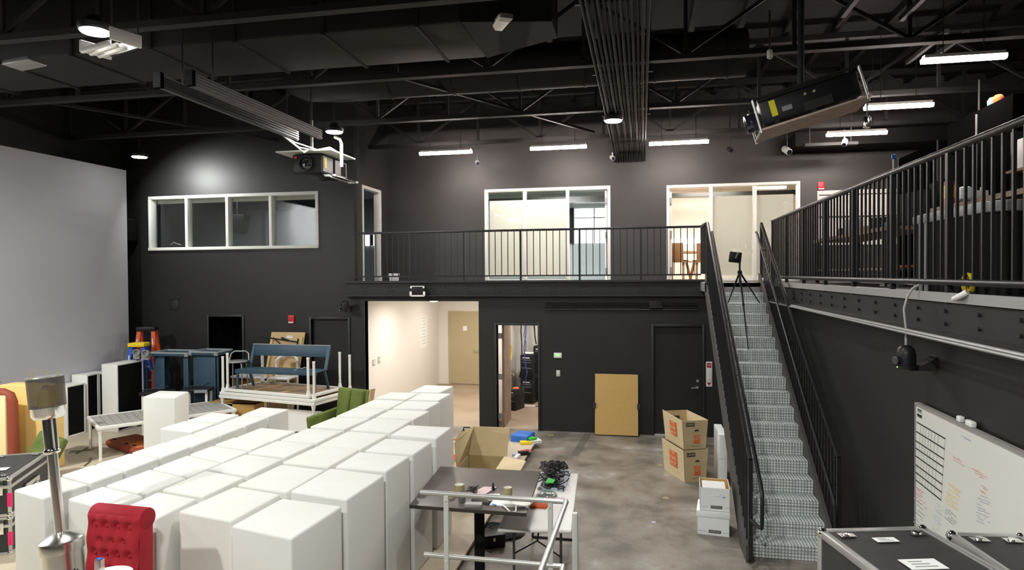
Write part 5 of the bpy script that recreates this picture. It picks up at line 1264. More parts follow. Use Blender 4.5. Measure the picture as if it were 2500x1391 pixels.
# board leaning on the lower wall
t = thing('tan_board', 'tan cardboard panel with black edge leaning on the black wall', 'panel', (-0.5, 13.5, 0))
xa, xb = -0.95, -0.06
for nm, m_, d0, d1 in (('backing', 'frame_black', 0.0, 0.03), ('face', 'panel_board', -0.006, 0.0)):
    i_ = 0.012 if nm == 'face' else 0
    MB().prism([(xa + i_, 13.42 + d0, 0.01 + i_), (xb - i_, 13.42 + d0, 0.01 + i_), (xb - i_, 13.575 + d0, 1.25 - i_), (xa + i_, 13.575 + d0, 1.25 - i_)], (0, d1 - d0, 0)).build(nm, m_, t)
for x in (xa, xb): MB().obox((x, 13.475, 0.60), (0.06, 0.012, 0.11), rx=-0.12).build('corner_clip', 'frame_black', t)

# ---- wall fittings
def plate(name, px_, py_, w_, h_, m, label, cat, Y=YB, d=0.03, bev=0.006):
    a = P(px_, py_, Y=Y); t = thing(name, label, cat, (a.x, Y, a.z - h_ / 2))
    MB().box(a.x - w_ / 2, a.x + w_ / 2, Y - d, Y, a.z - h_ / 2, a.z + h_ / 2).build('housing', m, t, bevel=bev); return t, a
t, a = plate('fire_alarm', 712, 779, 0.15, 0.19, 'alarm_red', 'red fire alarm strobe between the two dark doorways', 'alarm')
MB().box(a.x - 0.055, a.x + 0.06, YB - 0.045, YB - 0.03, a.z - 0.085, a.z - 0.055).build('strobe', 'plastic_white', t)
t, a = plate('fire_alarm', 2004, 454, 0.14, 0.18, 'alarm_red', 'red fire alarm strobe on the upper wall above the white board', 'alarm', Y=YU)
MB().box(a.x - 0.055, a.x + 0.06, YU - 0.045, YU - 0.03, a.z - 0.08, a.z - 0.055).build('strobe', 'plastic_white', t)
t, a = plate('thermostat', 1362, 867, 0.17, 0.11, 'plastic_white', 'white thermostat with green display on the black wall', 'thermostat', bev=0.012)
MB().box(a.x - 0.04, a.x + 0.035, YB - 0.034, YB - 0.03, a.z - 0.015, a.z + 0.025).build('display', 'led_green', t)
t, a = plate('light_switch', 1363, 911, 0.085, 0.13, 'alu_pale', 'grey switch plate below the thermostat', 'switch', d=0.012)
MB().box(a.x - 0.012, a.x + 0.012, YB - 0.02, YB - 0.012, a.z - 0.03, a.z + 0.03).build('rocker', 'plastic_white', t)
t, a = plate('fire_sign', 1731, 913, 0.12, 0.50, 'paper_white', 'narrow white and red fire extinguisher sign beside the black door', 'sign', d=0.01, bev=0.002)
y = YB - 0.012
MB().box(a.x - 0.045, a.x + 0.045, y, y + 0.002, a.z + 0.13, a.z + 0.225).build('red_header', 'sign_red', t)
text_mesh('header_text', 'FIRE', 0.038, 'paper_white', t, (a.x, y - 0.001, a.z + 0.178), (PI / 2, 0, 0))
MB().box(a.x - 0.045, a.x - 0.04, y, y + 0.002, a.z - 0.16, a.z + 0.12).box(a.x + 0.04, a.x + 0.045, y, y + 0.002, a.z - 0.16, a.z + 0.12).build('red_border', 'sign_red', t)
text_mesh('sign_text', '\n'.join('EXTINGUISHER'), 0.030, 'sign_red', t, (a.x, y - 0.001, a.z + 0.118 - 0.15), (PI / 2, 0, 0)).scale = (1, 0.78, 1)
MB().prism([(a.x - 0.045, y, a.z - 0.17), (a.x + 0.045, y, a.z - 0.17), (a.x, y, a.z - 0.23)], (0, 0.002, 0)).build('red_arrow', 'sign_red', t)
t, a = plate('wall_hatch', 425, 743, 0.24, 0.24, 'black_steel', 'small square black hatch on the tall wall above the ladders', 'hatch', d=0.015)
MB().box(a.x - 0.13, a.x + 0.13, YB - 0.03, YB, a.z + 0.115, a.z + 0.13).build('top_lip', 'truss_black', t)

def ptz(px_, py_, X, Y, label, cable=True, s=1.0, facing='x'):
    a = P(px_, py_, X=X) if facing == 'x' else P(px_, py_, Y=Y)
    t = thing('dome_camera', label, 'camera', tuple(a))
    b = a
    MB().lathe([(0.0, -0.05 * s), (0.085 * s, -0.045 * s), (0.085 * s, -0.02 * s), (0.0, -0.02 * s)], 24, b).build('base_ring', 'black_plastic', t, smooth=40)
    MB().lathe([(0.065 * s, -0.02 * s), (0.065 * s, 0.06 * s), (0.055 * s, 0.10 * s), (0.03 * s, 0.125 * s), (0, 0.13 * s)], 24, b).build('dome', 'black_plastic', t, smooth=60)
    MB().lathe([(0.032 * s, 0), (0.032 * s, 0.03 * s), (0, 0.032 * s)], 16, b + Vector((-0.055 * s, -0.02 * s, 0.02 * s)), (-1, -0.3, -0.1)).build('lens', 'lens', t, smooth=50)
    MB().lathe([(0.006, 0), (0.004, 0.004), (0, 0.004)], 8, b + Vector((-0.075 * s, -0.045 * s, -0.03 * s)), (-0.8, -0.6, 0)).build('status_light', 'led_green', t)
    if facing == 'x': MB().prism([(b.x + 0.02, b.y - 0.06, b.z - 0.055 * s), (XW, b.y - 0.06, b.z - 0.055 * s), (XW, b.y - 0.06, b.z + 0.06), (XW - 0.05, b.y - 0.06, b.z + 0.02)], (0, 0.12, 0)).build('wall_bracket', 'black_steel', t)
    else: MB().prism([(b.x - 0.05, b.y + 0.02, b.z - 0.055 * s), (b.x - 0.05, YB, b.z - 0.055 * s), (b.x - 0.05, YB, b.z + 0.04)], (0.1, 0, 0)).build('wall_bracket', 'black_steel', t)
    return b
b = ptz(2212, 884, 2.20, None, 'black dome camera on a bracket on the wall above the whiteboard', s=1.15)
c_ = P(2228, 704, X=2.26)
tag(MB().tube([b + Vector((0.0, 0, 0.14)), b + Vector((0.0, 0, 0.28)), b + Vector((-0.01, 0.02, 0.45)), c_ + Vector((-0.04, 0.0, -0.07)), c_, c_ + Vector((0.05, 0, 0.03))], 0.011, n=8).build('camera_cable', 'cable_grey', base=True, smooth=60), 'grey cable looping from the mezzanine down to the dome camera', 'cable')
ptz(842, 752, None, 13.38, 'black dome camera on the black wall beside the bright hall opening', s=1.3, facing='y')
t, a = plate('beam_case', 1023, 709, 0.32, 0.20, 'black_plastic', 'black box with pale bracket corners fixed on the balcony beam', 'box', Y=13.44, d=0.10)
for sx in (-1, 1):
    MB().box(a.x + sx * 0.15 - 0.025, a.x + sx * 0.15 + 0.025, 13.325, 13.345, a.z - 0.11, a.z - 0.02).box(a.x + sx * 0.14 - 0.02, a.x + sx * 0.14 + 0.02, 13.325, 13.345, a.z + 0.05, a.z + 0.09).build('corner_bracket', 'plastic_white', t, bevel=0.004)
MB().box(a.x - 0.15, a.x + 0.15, 13.325, 13.345, a.z - 0.125, a.z - 0.095).box(a.x - 0.15, a.x + 0.15, 13.325, 13.345, a.z + 0.085, a.z + 0.10).build('bracket_bar', 'plastic_white', t)
a = P(962, 684, Y=13.9)
tag(MB().lathe([(0.0, 0.0), (0.085, 0.0), (0.095, 0.02), (0.125, 0.22), (0.118, 0.22), (0.088, 0.03), (0, 0.03)], 28, (a.x, 13.9, ZD)).build('white_pot', 'plastic_white', base=True, smooth=40), 'white plant pot standing behind the balcony rail', 'pot')

# ---- whiteboard on the mezzanine wall
bx = 2.36; yb0, yb1, zb0, zb1 = 6.30, 2.2, 0.95, 2.135
t = thing('whiteboard', 'large whiteboard covered in faint handwriting on the black side wall', 'whiteboard', (bx, 4.2, zb0))
MB().box(bx, bx + 0.02, yb1, yb0, zb0, zb1).build('surface', 'whiteboard', t)
MB().box(bx - 0.012, bx + 0.03, yb1, yb0, zb1 - 0.0, zb1 + 0.022).box(bx - 0.012, bx + 0.03, yb1, yb0, zb0 - 0.02, zb0).box(bx - 0.008, bx + 0.03, yb0, yb0 + 0.012, zb0, zb1).build('frame', 'board_edge', t)
def S_(px_, py_): return P(px_, py_, X=bx - 0.002)
def stroke(mb, p, q, w_=0.006, n=1):
    d = (q - p); d.x = 0
    nn = Vector((0, -d.z, d.y)).normalized() * w_ / 2
    mb.add([p - nn, q - nn, q + nn, p + nn], [(0, 1, 2, 3)])
TL, TR_, BL_, BR_ = S_(2238, 1030), S_(2308, 1071), S_(2229, 1166), S_(2298, 1221)
mb = MB()
fr = [0, 0.165, 0.33, 0.455, 0.59, 0.74, 0.87, 1.0]
def gp(u, v): return (TL * (1 - u) + TR_ * u) * (1 - v) + (BL_ * (1 - u) + BR_ * u) * v
for f_ in fr: stroke(mb, gp(0, f_), gp(1, f_), 0.011)
mb.build('schedule_lines', 'ink_black', t)
mb = MB()
for u in (0.15, 0.25, 0.34, 0.45, 0.54, 0.66, 0.77, 0.99): stroke(mb, gp(u, 0.02), gp(u, 0.98), 0.004)
mb.build('schedule_columns', 'mark_grey', t)
random.seed(21)
def scribble(px0, py0, px1, py1, n, slant, m, nm, ln):
    mb = MB()
    for k in range(n):
        u = k / max(1, n - 1); x = px0 + (px1 - px0) * u + random.uniform(-4, 4); y = py0 + (py1 - py0) * u
        l_ = ln * random.uniform(0.6, 1.0); segs = 4
        for s_ in range(segs):
            if random.random() < 0.15: continue
            a0, a1 = s_ / segs, (s_ + 0.82) / segs
            stroke(mb, S_(x + l_ * a0, y + l_ * slant * a0 + random.uniform(-1, 1)), S_(x + l_ * a1, y + l_ * slant * a1 + random.uniform(-1, 1)), 0.007)
    mb.build(nm, m, t)
scribble(2236, 1186, 2232, 1216, 7, 0.75, 'mark_pink', 'pink_writing', 24)
scribble(2236, 1222, 2228, 1272, 7, 0.85, 'mark_grey', 'dark_writing', 28)
scribble(2284, 1226, 2278, 1290, 15, 0.62, 'mark_teal', 'teal_writing', 20)
scribble(2312, 1176, 2308, 1226, 10, 0.72, 'mark_orange', 'orange_writing', 36)
scribble(2310, 1238, 2306, 1262, 5, 0.9, 'mark_grey', 'grey_writing', 30)
scribble(2325, 1108, 2330, 1122, 3, 0.55, 'mark_red', 'red_heading', 30)
scribble(2372, 1142, 2380, 1158, 4, 0.45, 'mark_red', 'red_heading', 34)
scribble(2396, 1184, 2392, 1200, 4, 0.5, 'mark_red', 'red_note', 16)
scribble(2388, 1208, 2384, 1270, 10, 0.4, 'mark_blue', 'blue_writing', 32)
scribble(2350, 1062, 2352, 1068, 2, 0.6, 'mark_blue', 'blue_arc', 26)
l_ = MB(); q = [S_(2241, 996), S_(2252, 1002), S_(2251, 1021), S_(2240, 1015)]
l_.prism([v_ + Vector((-0.002, 0, 0)) for v_ in q], (0.002, 0, 0)); l_.build('printed_sheet', 'paper_white', t)
mb = MB(); q = [S_(2240.5, 1008), S_(2251.5, 1014), S_(2251, 1021), S_(2240, 1015)]; mb.prism([v_ + Vector((-0.004, 0, 0)) for v_ in q], (0.001, 0, 0))
for k in range(4):
    x_ = 2242 + 2.6 * k; stroke(mb, S_(x_, 998 + 1.4 * k) + Vector((-0.004, 0, 0)), S_(x_ - 0.2, 1006 + 1.4 * k) + Vector((-0.004, 0, 0)), 0.010)
stroke(mb, S_(2241.5, 997.5) + Vector((-0.004, 0, 0)), S_(2251.5, 1003) + Vector((-0.004, 0, 0)), 0.010)
mb.build('sheet_print', 'ink_black', t)
for px_, py_, s_, lab in ((2343, 1037, 0.03, 'small white clip on top of the whiteboard, the thinner of two'), (2368, 1052, 0.05, 'white eraser on top of the whiteboard')):
    a = P(px_, py_, X=bx + 0.01)
    tag(MB().box(bx - 0.005, bx + 0.035, a.y - s_, a.y + s_, zb1 + 0.022, zb1 + 0.022 + 0.045).build('board_clip', 'plastic_white', bevel=0.01, base=True), lab, 'clip')
# ================================================================ FURNITURE BY THE SCREEN
# yellow block and rust-edged cushions
t = thing('yellow_block', 'tall yellow upholstered block standing by the grey screen', 'block', (-9.95, 9.4, ZP))
MB().box(-10.62, -9.66, 9.12, 9.45, ZP, 1.50).build('body', 'yellow_cloth', t, bevel=0.02)
t = thing('upright_cushion', 'tall cream cushion with rust red rim standing on end by the yellow block', 'cushion', (-10.7, 8.86, ZP))
MB().box(-11.3, -10.08, 8.76, 8.98, ZP, 1.40).build('pad', 'cream_cloth', t, bevel=0.03)
MB().tube([(-11.3, 8.86, 1.42), (-10.22, 8.86, 1.42), (-10.10, 8.86, 1.38), (-10.05, 8.86, 1.28), (-10.05, 8.86, ZP + 0.08)], 0.08, n=14).build('rim', 'rust_cloth', t, smooth=60)
a = P(45, 918, Z=1.5)
t = thing('black_clock', 'small black box with a thin wire on top of the yellow block', 'box', (a.x, a.y, 1.5))
MB().box(a.x - 0.05, a.x + 0.06, 9.3, 9.4, 1.5, 1.59).build('body', 'black_plastic', t, bevel=0.01)
MB().tube([(a.x + 0.06, 9.35, 1.51), (a.x + 0.2, 9.32, 1.505), (a.x + 0.35, 9.36, 1.505)], 0.006, n=5).tube([(a.x - 0.12, 9.25, 1.505), (a.x + 0.1, 9.24, 1.505)], 0.006, n=5).build('wire', 'cable_black', t)
g_ = P(98, 1095, Y=8.7)
t = thing('green_cushion', 'green velvet cushion tilted against the yellow block', 'cushion', (g_.x, 8.75, ZP))
MB().obox((g_.x - 0.02, 8.78, ZP + 0.36), (0.50, 0.14, 0.68), rx=-0.35, ry=0.30).build('pad', 'green_velvet', t, bevel=0.05, seg=3)
# white cabinets with black fronts
def cabinet(label, x0, x1, y0, y1, zt_):
    t = thing('speaker_cabinet', label, 'cabinet', ((x0 + x1) / 2, (y0 + y1) / 2, ZP)); e = 0.03
    MB().box(x0, x1, y0, y0 + e, ZP, zt_).box(x0, x1, y1 - e, y1, ZP, zt_).box(x0, x1, y0 + e, y1 - e, zt_ - e, zt_).box(x0, x1, y0 + e, y1 - e, ZP, ZP + e).box(x0, x0 + 0.02, y0 + e, y1 - e, ZP + e, zt_ - e).build('shell', 'white_paint', t, bevel=0.005)
    MB().box(x1 - 0.03, x1 - 0.015, y0 + e, y1 - e, ZP + e, zt_ - e).build('black_front', 'speaker_black', t)
cabinet('low white cabinet with black front closest to the yellow block', -11.62, -11.25, 11.07, 11.52, 1.13)
cabinet('white cabinet with black front, second along the screen from the yellow block', -11.62, -11.25, 11.56, 11.86, 1.28)
cabinet('white cabinet with black front between two others, third along the screen', -11.62, -11.25, 11.87, 12.15, 1.27)
cabinet('tall white cabinet with black front standing before the ladders', -10.97, -10.60, 11.64, 12.37, 1.50)
# long low tables with tiled tops
def white_table(label, loc, rz, L=2.34, Wd=1.2, H=0.72, group=None, slats=17, under=False):
    t = thing('white_table', label, 'table', loc, rz, group); K = dict(parent=t, local=True); e = 0.05
    mb = MB().box(-L / 2, L / 2, -Wd / 2, -Wd / 2 + e, H - 0.06, H).box(-L / 2, L / 2, Wd / 2 - e, Wd / 2, H - 0.06, H).box(-L / 2, -L / 2 + e, -Wd / 2 + e, Wd / 2 - e, H - 0.06, H).box(L / 2 - e, L / 2, -Wd / 2 + e, Wd / 2 - e, H - 0.06, H)
    mb.build('frame', 'white_paint', bevel=0.008, **K)
    w_ = (L - 2 * e) / slats; first = None
    for k in range(slats):
        x = -L / 2 + e + w_ * (k + 0.5)
        if first is None: first = MB().box(-w_ / 2 + 0.006, w_ / 2 - 0.006, -Wd / 2 + e, Wd / 2 - e, -0.022, -0.006).build('slat', 'tile_grey' if not under else 'wood_plank', **K); first.location = (x, 0, H)
        else: share(first, 'slat', t, (x, 0, H - random.uniform(0, 0.003)))
    MB().box(-L / 2 + e, L / 2 - e, -Wd / 2 + e, Wd / 2 - e, H - 0.034, H - 0.024).build('under_panel', 'wood_plank', **K)
    for x in (-0.35, 0.35): MB().box(x - 0.03, x + 0.03, -Wd / 2 + e, Wd / 2 - e, H - 0.06, H - 0.034).build('cross_batten', 'wood_pale', **K)
    first = None
    for sx in (-1, 1):
        for sy in (-1, 1):
            if first is None: first = MB().cyl((0, 0, 0.03), (0, 0, H - 0.06), 0.025, n=12).lathe([(0.03, 0), (0.03, 0.03), (0.02, 0.03)], 12).cyl((0, 0, H - 0.14), (0, 0, H - 0.05), 0.03, 0.045, n=12).build('leg', 'white_paint', smooth=40, **K); first.location = (sx * (L / 2 - 0.05), sy * (Wd / 2 - 0.05), 0)
            else: share(first, 'leg', t, (sx * (L / 2 - 0.05), sy * (Wd / 2 - 0.05), 0))
    return t
white_table('long low white table with grey tiled top standing behind the lone tall cube', (-9.0, 11.0, ZP), math.radians(51.4), H=0.60)
tb = white_table('upright white table carrying the stack of upturned tables', (-7.17, 12.28, ZP), -0.21, L=2.43, H=0.78, group=None, under=True)
up1 = dup(tb, (-7.16, 12.29, ZP + 1.565), -0.21, 'upturned white table lying directly on the upright table of the stack')
up1.rotation_euler = (PI, 0, -0.21)
up2 = white_table('topmost upturned white table, with the blue bench standing on it', (-7.20, 12.25, ZP + 1.632), -0.225, L=2.2, Wd=1.04, H=0.78, under=True)
up2.rotation_euler = (PI, 0, -0.225)
ZU = ZP + 0.78 + 0.075
# rust cushion under the low table
t = thing('floor_cushion', 'flat orange cushion with rust rim lying on the floor under the tiled table', 'cushion', (-9.25, 10.6, ZP), -0.43)
MB().box(-0.62, 0.62, -0.30, 0.30, 0.01, 0.14).build('rim', 'rust_cloth', t, bevel=0.055, seg=4, local=True)
MB().box(-0.56, 0.56, -0.24, 0.24, 0.13, 0.150).build('top', 'orange_cloth', t, bevel=0.01, local=True)
for x, y in ((-0.45, -0.2), (0.1, -0.22), (0.35, -0.2)): MB().box(x - 0.06, x + 0.06, y - 0.02, y + 0.02, 0.149, 0.155).build('black_tab', 'black_matte', t, local=True)
# black stool with white legs before the tall cabinet
for (loc, lab) in (((-9.75, 11.75), 'black topped stool with white legs in front of the tall black-fronted cabinet'), ((-9.15, 12.2), 'black topped stool with white legs between the two upended blue benches')):
    t = thing('black_stool', lab, 'stool', (*loc, ZP), 0.3); K = dict(parent=t, local=True)
    MB().box(-0.28, 0.28, -0.2, 0.2, 0.80, 0.86).build('seat', 'black_plastic', bevel=0.015, **K)
    MB().box(0.0, 0.26, -0.215, -0.2, 0.79, 0.85).build('grey_edge', 'grey_plastic', **K)
    for sx in (-0.22, 0.22):
        for sy in (-0.14, 0.14): MB().box(sx - 0.022, sx + 0.022, sy - 0.022, sy + 0.022, 0, 0.80).build('leg', 'white_paint', **K)
    MB().box(-0.25, 0.25, -0.17, 0.17, 0.42, 0.45).build('shelf', 'black_plastic', **K)
    MB().tube([(-0.3, 0, 0.88), (-0.05, 0.02, 0.9), (0.12, -0.02, 0.9), (0.2, 0.05, 0.95)], 0.012, n=6).build('bar', 'black_plastic', smooth=60, **K)
# ladders
def ladder(name, label, loc, rz, H, wb, wt, mrail, mcap):
    t = thing(name, label, 'ladder', loc, rz); K = dict(parent=t, local=True)
    for sg, dp in ((-1, 0.45), (1, 0.40)):
        for sx in (-1, 1): MB().bar((sx * wb / 2, sg * dp, 0), (sx * wt / 2, sg * 0.07, H), 0.03, 0.085, up=(1, 0, 0)).build('rail', mrail, **K)
    n = int(H / 0.30)
    for k in range(1, n):
        q = k * 0.30 / H; w_ = wb + (wt - wb) * q; y = -0.45 + 0.38 * q
        MB().box(-w_ / 2, w_ / 2, y - 0.04, y + 0.04, k * 0.30 - 0.02, k * 0.30).build('step', 'alu', **K)
    MB().box(-wt / 2 - 0.05, wt / 2 + 0.05, -0.14, 0.14, H, H + 0.09).build('cap', mcap, bevel=0.02, **K)
    for sx in (-1, 1): MB().obox((sx * (wt / 2 + 0.012), -0.13, H - 0.32), (0.02, 0.05, 0.28)).build('sticker', 'paper_white', **K)
    return t
ladder('step_ladder', 'tall orange step ladder with black cap against the black wall', (-11.02, 13.0, ZP), 0.35, 1.98, 0.55, 0.30, 'ladder_orange', 'black_plastic')
ladder('step_ladder', 'blue step ladder with yellow cap in front of the orange one', (-10.92, 12.62, ZP), 0.25, 1.66, 0.50, 0.26, 'ladder_blue', 'ladder_yellow')
for k, (px_, py_, lab) in enumerate(((335, 860, 'small grey stage light on a stand at the screen side of the blue ladder'), (357, 862, 'small grey stage light on a stand before the blue ladder'))):
    a = P(px_, py_, Y=12.25)
    t = thing('stage_light', lab, 'spotlight', (a.x, 12.25, ZP))
    MB().cyl((a.x, 12.25, ZP), (a.x, 12.25, a.z - 0.1), 0.015, n=8).lathe([(0.1, 0), (0.1, 0.02), (0.015, 0.04)], 16, (a.x, 12.25, ZP)).build('stand', 'frame_black', t)
    MB().lathe([(0.05, -0.10), (0.07, -0.02), (0.07, 0.1), (0.055, 0.1), (0.045, 0.02), (0, 0.02)], 18, a, (0.45, -0.85, 0.1)).build('can', 'grey_metal', t, smooth=40)
    MB().obox((a.x, 12.25, a.z - 0.09), (0.16, 0.06, 0.10)).build('yoke', 'grey_metal', t)
# upended blue benches
def upended(label, x0, x1, y, board_w, post_w, zt_):
    t = thing('upended_bench', label, 'bench', ((x0 + x1) / 2, y, ZP)); d = 0.42
    MB().box(x0, x0 + board_w, y - 0.03, y + 0.0, ZP, zt_ - 0.09).build('seat_board', 'bench_blue', t, bevel=0.006)
    MB().box(x0, x0 + 0.03, y, y + d, ZP, zt_ - 0.09).build('seat_side', 'bench_blue', t)
    MB().box(x1 - post_w, x1, y - 0.03, y + 0.03, ZP, zt_ - 0.09).build('back_rail', 'bench_blue', t, bevel=0.006)
    MB().box(x0 - 0.02, x1 + 0.05, y - 0.12, y + d, zt_ - 0.10, zt_ - 0.045).build('end_frame', 'bench_blue', t, bevel=0.006)
    mb = MB()
    for (a0, b0) in (((x0 - 0.02, y - 0.12), (x1 + 0.05, y - 0.12)), ((x1 + 0.05, y - 0.12), (x1 + 0.05, y + d)), ((x1 + 0.05, y + d), (x0 - 0.02, y + d)), ((x0 - 0.02, y + d), (x0 - 0.02, y - 0.12))): mb.bar((*a0, zt_ - 0.03), (*b0, zt_ - 0.03), 0.03, 0.03)
    mb.build('end_rim', 'bench_edge', t)
    for x in (x0 + 0.0, x1 + 0.03): MB().box(x - 0.04, x + 0.04, y - 0.135, y - 0.11, zt_ - 0.105, zt_ - 0.045).build('foot_cap', 'grey_metal', t)
    MB().box(x0, x1, y + 0.1, y + 0.16, ZP, ZP + 0.07).build('lower_frame', 'bench_blue', t)
upended('blue bench standing on end beside the blue ladder', -10.36, -9.52, 12.42, 0.26, 0.12, 1.70)
upended('blue bench standing on end beside the grey bar stool, its board turned to the camera', -9.42, -8.84, 12.45, 0.57, 0.05, 1.73)
# blue bench on the table stack
t = thing('blue_bench', 'blue bench with backrest standing on the upturned tables', 'bench', (-7.17, 12.15, ZU - 0.02), -0.06); K = dict(parent=t, local=True); Lb = 1.86
MB().prism([(-Lb / 2, -0.26, 0.40), (Lb / 2, -0.26, 0.40), (Lb / 2, -0.26, 0.47), (-Lb / 2, -0.26, 0.47)], (0, 0.03, 0)).build('seat_front', 'bench_blue', bevel=0.006, **K)
MB().box(-Lb / 2, Lb / 2, -0.26, 0.18, 0.455, 0.475).build('seat', 'bench_blue', bevel=0.006, **K)
MB().prism([(-Lb / 2 + 0.04, 0.26, 0.70), (Lb / 2 - 0.04, 0.26, 0.70), (Lb / 2 - 0.04, 0.31, 0.93), (-Lb / 2 + 0.04, 0.31, 0.93)], (0, 0.03, 0.0)).build('backrest', 'bench_blue', bevel=0.006, **K)
MB().box(-Lb / 2 + 0.03, Lb / 2 - 0.03, 0.30, 0.35, 0.925, 0.94).build('back_cap', 'bench_edge', **K)
for sx in (-1, 1):
    x = sx * (Lb / 2 - 0.05)
    MB().bar((x, 0.17, 0.46), (x, 0.33, 0.93), 0.06, 0.03, up=(0, 1, 0)).build('back_post', 'bench_blue', **K)
    MB().bar((x, -0.23, 0.40), (x, -0.25, 0.0), 0.05, 0.03, up=(0, 1, 0)).build('leg', 'bench_blue', **K)
    MB().bar((x, 0.12, 0.46), (x, 0.30, 0.0), 0.05, 0.03, up=(0, 1, 0)).build('leg', 'bench_blue', **K)
    MB().bar((x, -0.25, 0.015), (x, 0.30, 0.015), 0.05, 0.03).build('foot_bar', 'bench_blue', **K)
a = Vector((0.5, -0.06, 0.485)); mb = MB(); random.seed(9)
mb.tube([a + Vector((0.1 * math.cos(i / 3), 0.07 * math.sin(i / 2.2), 0.01 + 0.012 * (i % 3))) for i in range(12)], 0.01, n=6).tube([a + Vector((-0.12, -0.05, 0.01)), a + Vector((-0.14, -0.20, -0.04)), a + Vector((-0.16, -0.21, -0.10))], 0.008, n=6)
o_ = mb.build('bench_cable', 'cable_grey', smooth=60); o_.location = (-7.17, 12.15, ZU - 0.02); tag(o_, 'grey cable coiled on the seat of the blue bench', 'cable')
# grey bar stool on the table stack
t = thing('bar_stool', 'grey metal bar stool with looped low back on the table stack', 'stool', (-8.24, 12.22, ZU - 0.02), 0.25); K = dict(parent=t, local=True)
MB().lathe([(0.0, 0.58), (0.15, 0.578), (0.205, 0.59), (0.21, 0.60), (0.2, 0.615), (0.12, 0.60), (0, 0.60)], 24).build('seat', 'grey_metal', smooth=60, **K)
for a in (0.7, 2.35, 3.95, 5.5): MB().tube([(0.15 * math.cos(a), 0.15 * math.sin(a), 0.59), (0.19 * math.cos(a), 0.19 * math.sin(a), 0.54), (0.22 * math.cos(a), 0.22 * math.sin(a), 0.0)], 0.013, n=8).build('leg', 'grey_metal', smooth=60, **K)
MB().tube([(-0.2, 0.12, 0.60), (-0.18, 0.17, 0.74), (-0.12, 0.19, 0.79), (0.12, 0.19, 0.79), (0.18, 0.17, 0.74), (0.2, 0.12, 0.60)], 0.014, n=8).build('back_loop', 'grey_metal', smooth=60, **K)
# white plastic chair behind the stack
t = thing('white_chair', 'white round-backed plastic chair behind the blue bench', 'chair', (-7.70, 13.22, ZP)); K = dict(parent=t, local=True)
MB().tube([(0.26 * math.cos(u), 0.10 * math.sin(u), 1.30 + 0.14 * math.sin(u)) for u in [i / 10 * PI for i in range(11)]], 0.03, n=8).build('back_hoop', 'plastic_white', smooth=60, **K)
MB().box(-0.25, 0.25, -0.38, 0.08, 0.95, 1.0).build('seat', 'plastic_white', bevel=0.02, **K)
for sx in (-0.24, 0.24):
    MB().cyl((sx, 0.03, 0), (sx * 1.08, 0.0, 1.3), 0.025, n=8).cyl((sx, -0.36, 0), (sx, -0.36, 0.96), 0.025, n=8).build('leg', 'plastic_white', smooth=60, **K)
# wooden shelf cabinet by the wall
x0, x1, y0, y1, zt_ = -9.05, -8.22, 13.22, 13.58, 1.02
t = thing('wooden_cabinet', 'orange wooden shelf cabinet with white top behind the table stack', 'cabinet', ((x0 + x1) / 2, 13.35, ZP))
MB().box(x0, x0 + 0.03, y0, y1, ZP, zt_).box(x1 - 0.42, x1, y0, y0 + 0.03, ZP, zt_).box(x1 - 0.03, x1, y0, y1, ZP, zt_).box(x0, x1, y1 - 0.02, y1, ZP, zt_).build('carcass', 'ply_orange', t)
MB().box(x0 - 0.02, x1 + 0.02, y0 - 0.02, y1, zt_, zt_ + 0.04).build('top', 'plastic_white', t)
for z in (0.3, 0.62): MB().box(x0 + 0.03, x1 - 0.42, y0 + 0.02, y1 - 0.02, z, z + 0.025).build('shelf', 'ply_orange', t)
t = thing('wooden_chest', 'orange wooden chest with open shelf standing under the table stack', 'chest', (-7.75, 12.2, ZP))
MB().box(-8.25, -7.75, 12.05, 12.08, ZP, 0.70).box(-8.78, -8.25, 12.05, 12.40, ZP, ZP + 0.03).box(-8.78, -8.25, 12.05, 12.40, 0.42, 0.445).box(-8.78, -7.75, 12.05, 12.40, 0.68, 0.70).box(-8.80, -8.78, 12.05, 12.40, ZP, 0.70).box(-8.26, -8.24, 12.08, 12.40, ZP, 0.68).box(-7.77, -7.75, 12.08, 12.4, ZP, 0.7).build('body', 'ply_orange', t)
for k in range(4): MB().obox((-8.66 + 0.09 * k, 12.15, 0.50), (0.06, 0.12, 0.09), rz=0.2 * k).build('stored_item', ('mark_blue', 'grey_plastic', 'paper_white', 'ink_dark')[k], t)
# folded tan table leaning on the wall
t = thing('folded_table', 'folded tan table with black leg frame leaning on the black wall', 'table', (-7.75, 13.25, ZP))
b0, t0 = Vector((-7.97, 13.16, ZP)), Vector((-7.82, 13.53, 2.03)); ux = Vector((1, 0, 0)); uz = (t0 - b0).normalized(); un = ux.cross(uz)
M_ = Matrix((ux, -un, uz)).transposed()
cc = (b0 + t0) / 2; hl = (t0 - b0).length
MB().obox(cc, (0.83, 0.035, hl), M=M_).build('tabletop', 'tan_table', t, bevel=0.012)
for sx in (-1, 1): MB().obox(cc + ux * sx * 0.36 + un * -0.0 + Vector((0, -0.03, 0)), (0.06, 0.05, hl * 0.9), M=M_).build('side_rail', 'tan_edge', t, bevel=0.01)
lv = lambda a_, b_, d_=0.05: cc + ux * a_ + uz * b_ + Vector((0, -d_, 0))
MB().tube([lv(-0.62, 0.90, 0.12), lv(-0.3, 0.84), lv(0.30, 0.77)], 0.016, n=8).tube([lv(-0.3, 0.84), lv(-0.1, 0.70), lv(0.22, 0.69)], 0.012, n=8).cyl(lv(0.30, 0.70, 0.07), lv(0.30, 0.85, 0.07), 0.018, n=8).tube([lv(-0.12, 0.86), lv(0.06, 0.80)], 0.022, n=8).build('leg_frame', 'black_plastic', t, smooth=60)
MB().obox(lv(0.06, 0.88, 0.022), (0.15, 0.006, 0.06), M=M_).build('paper_label', 'paper_white', t)
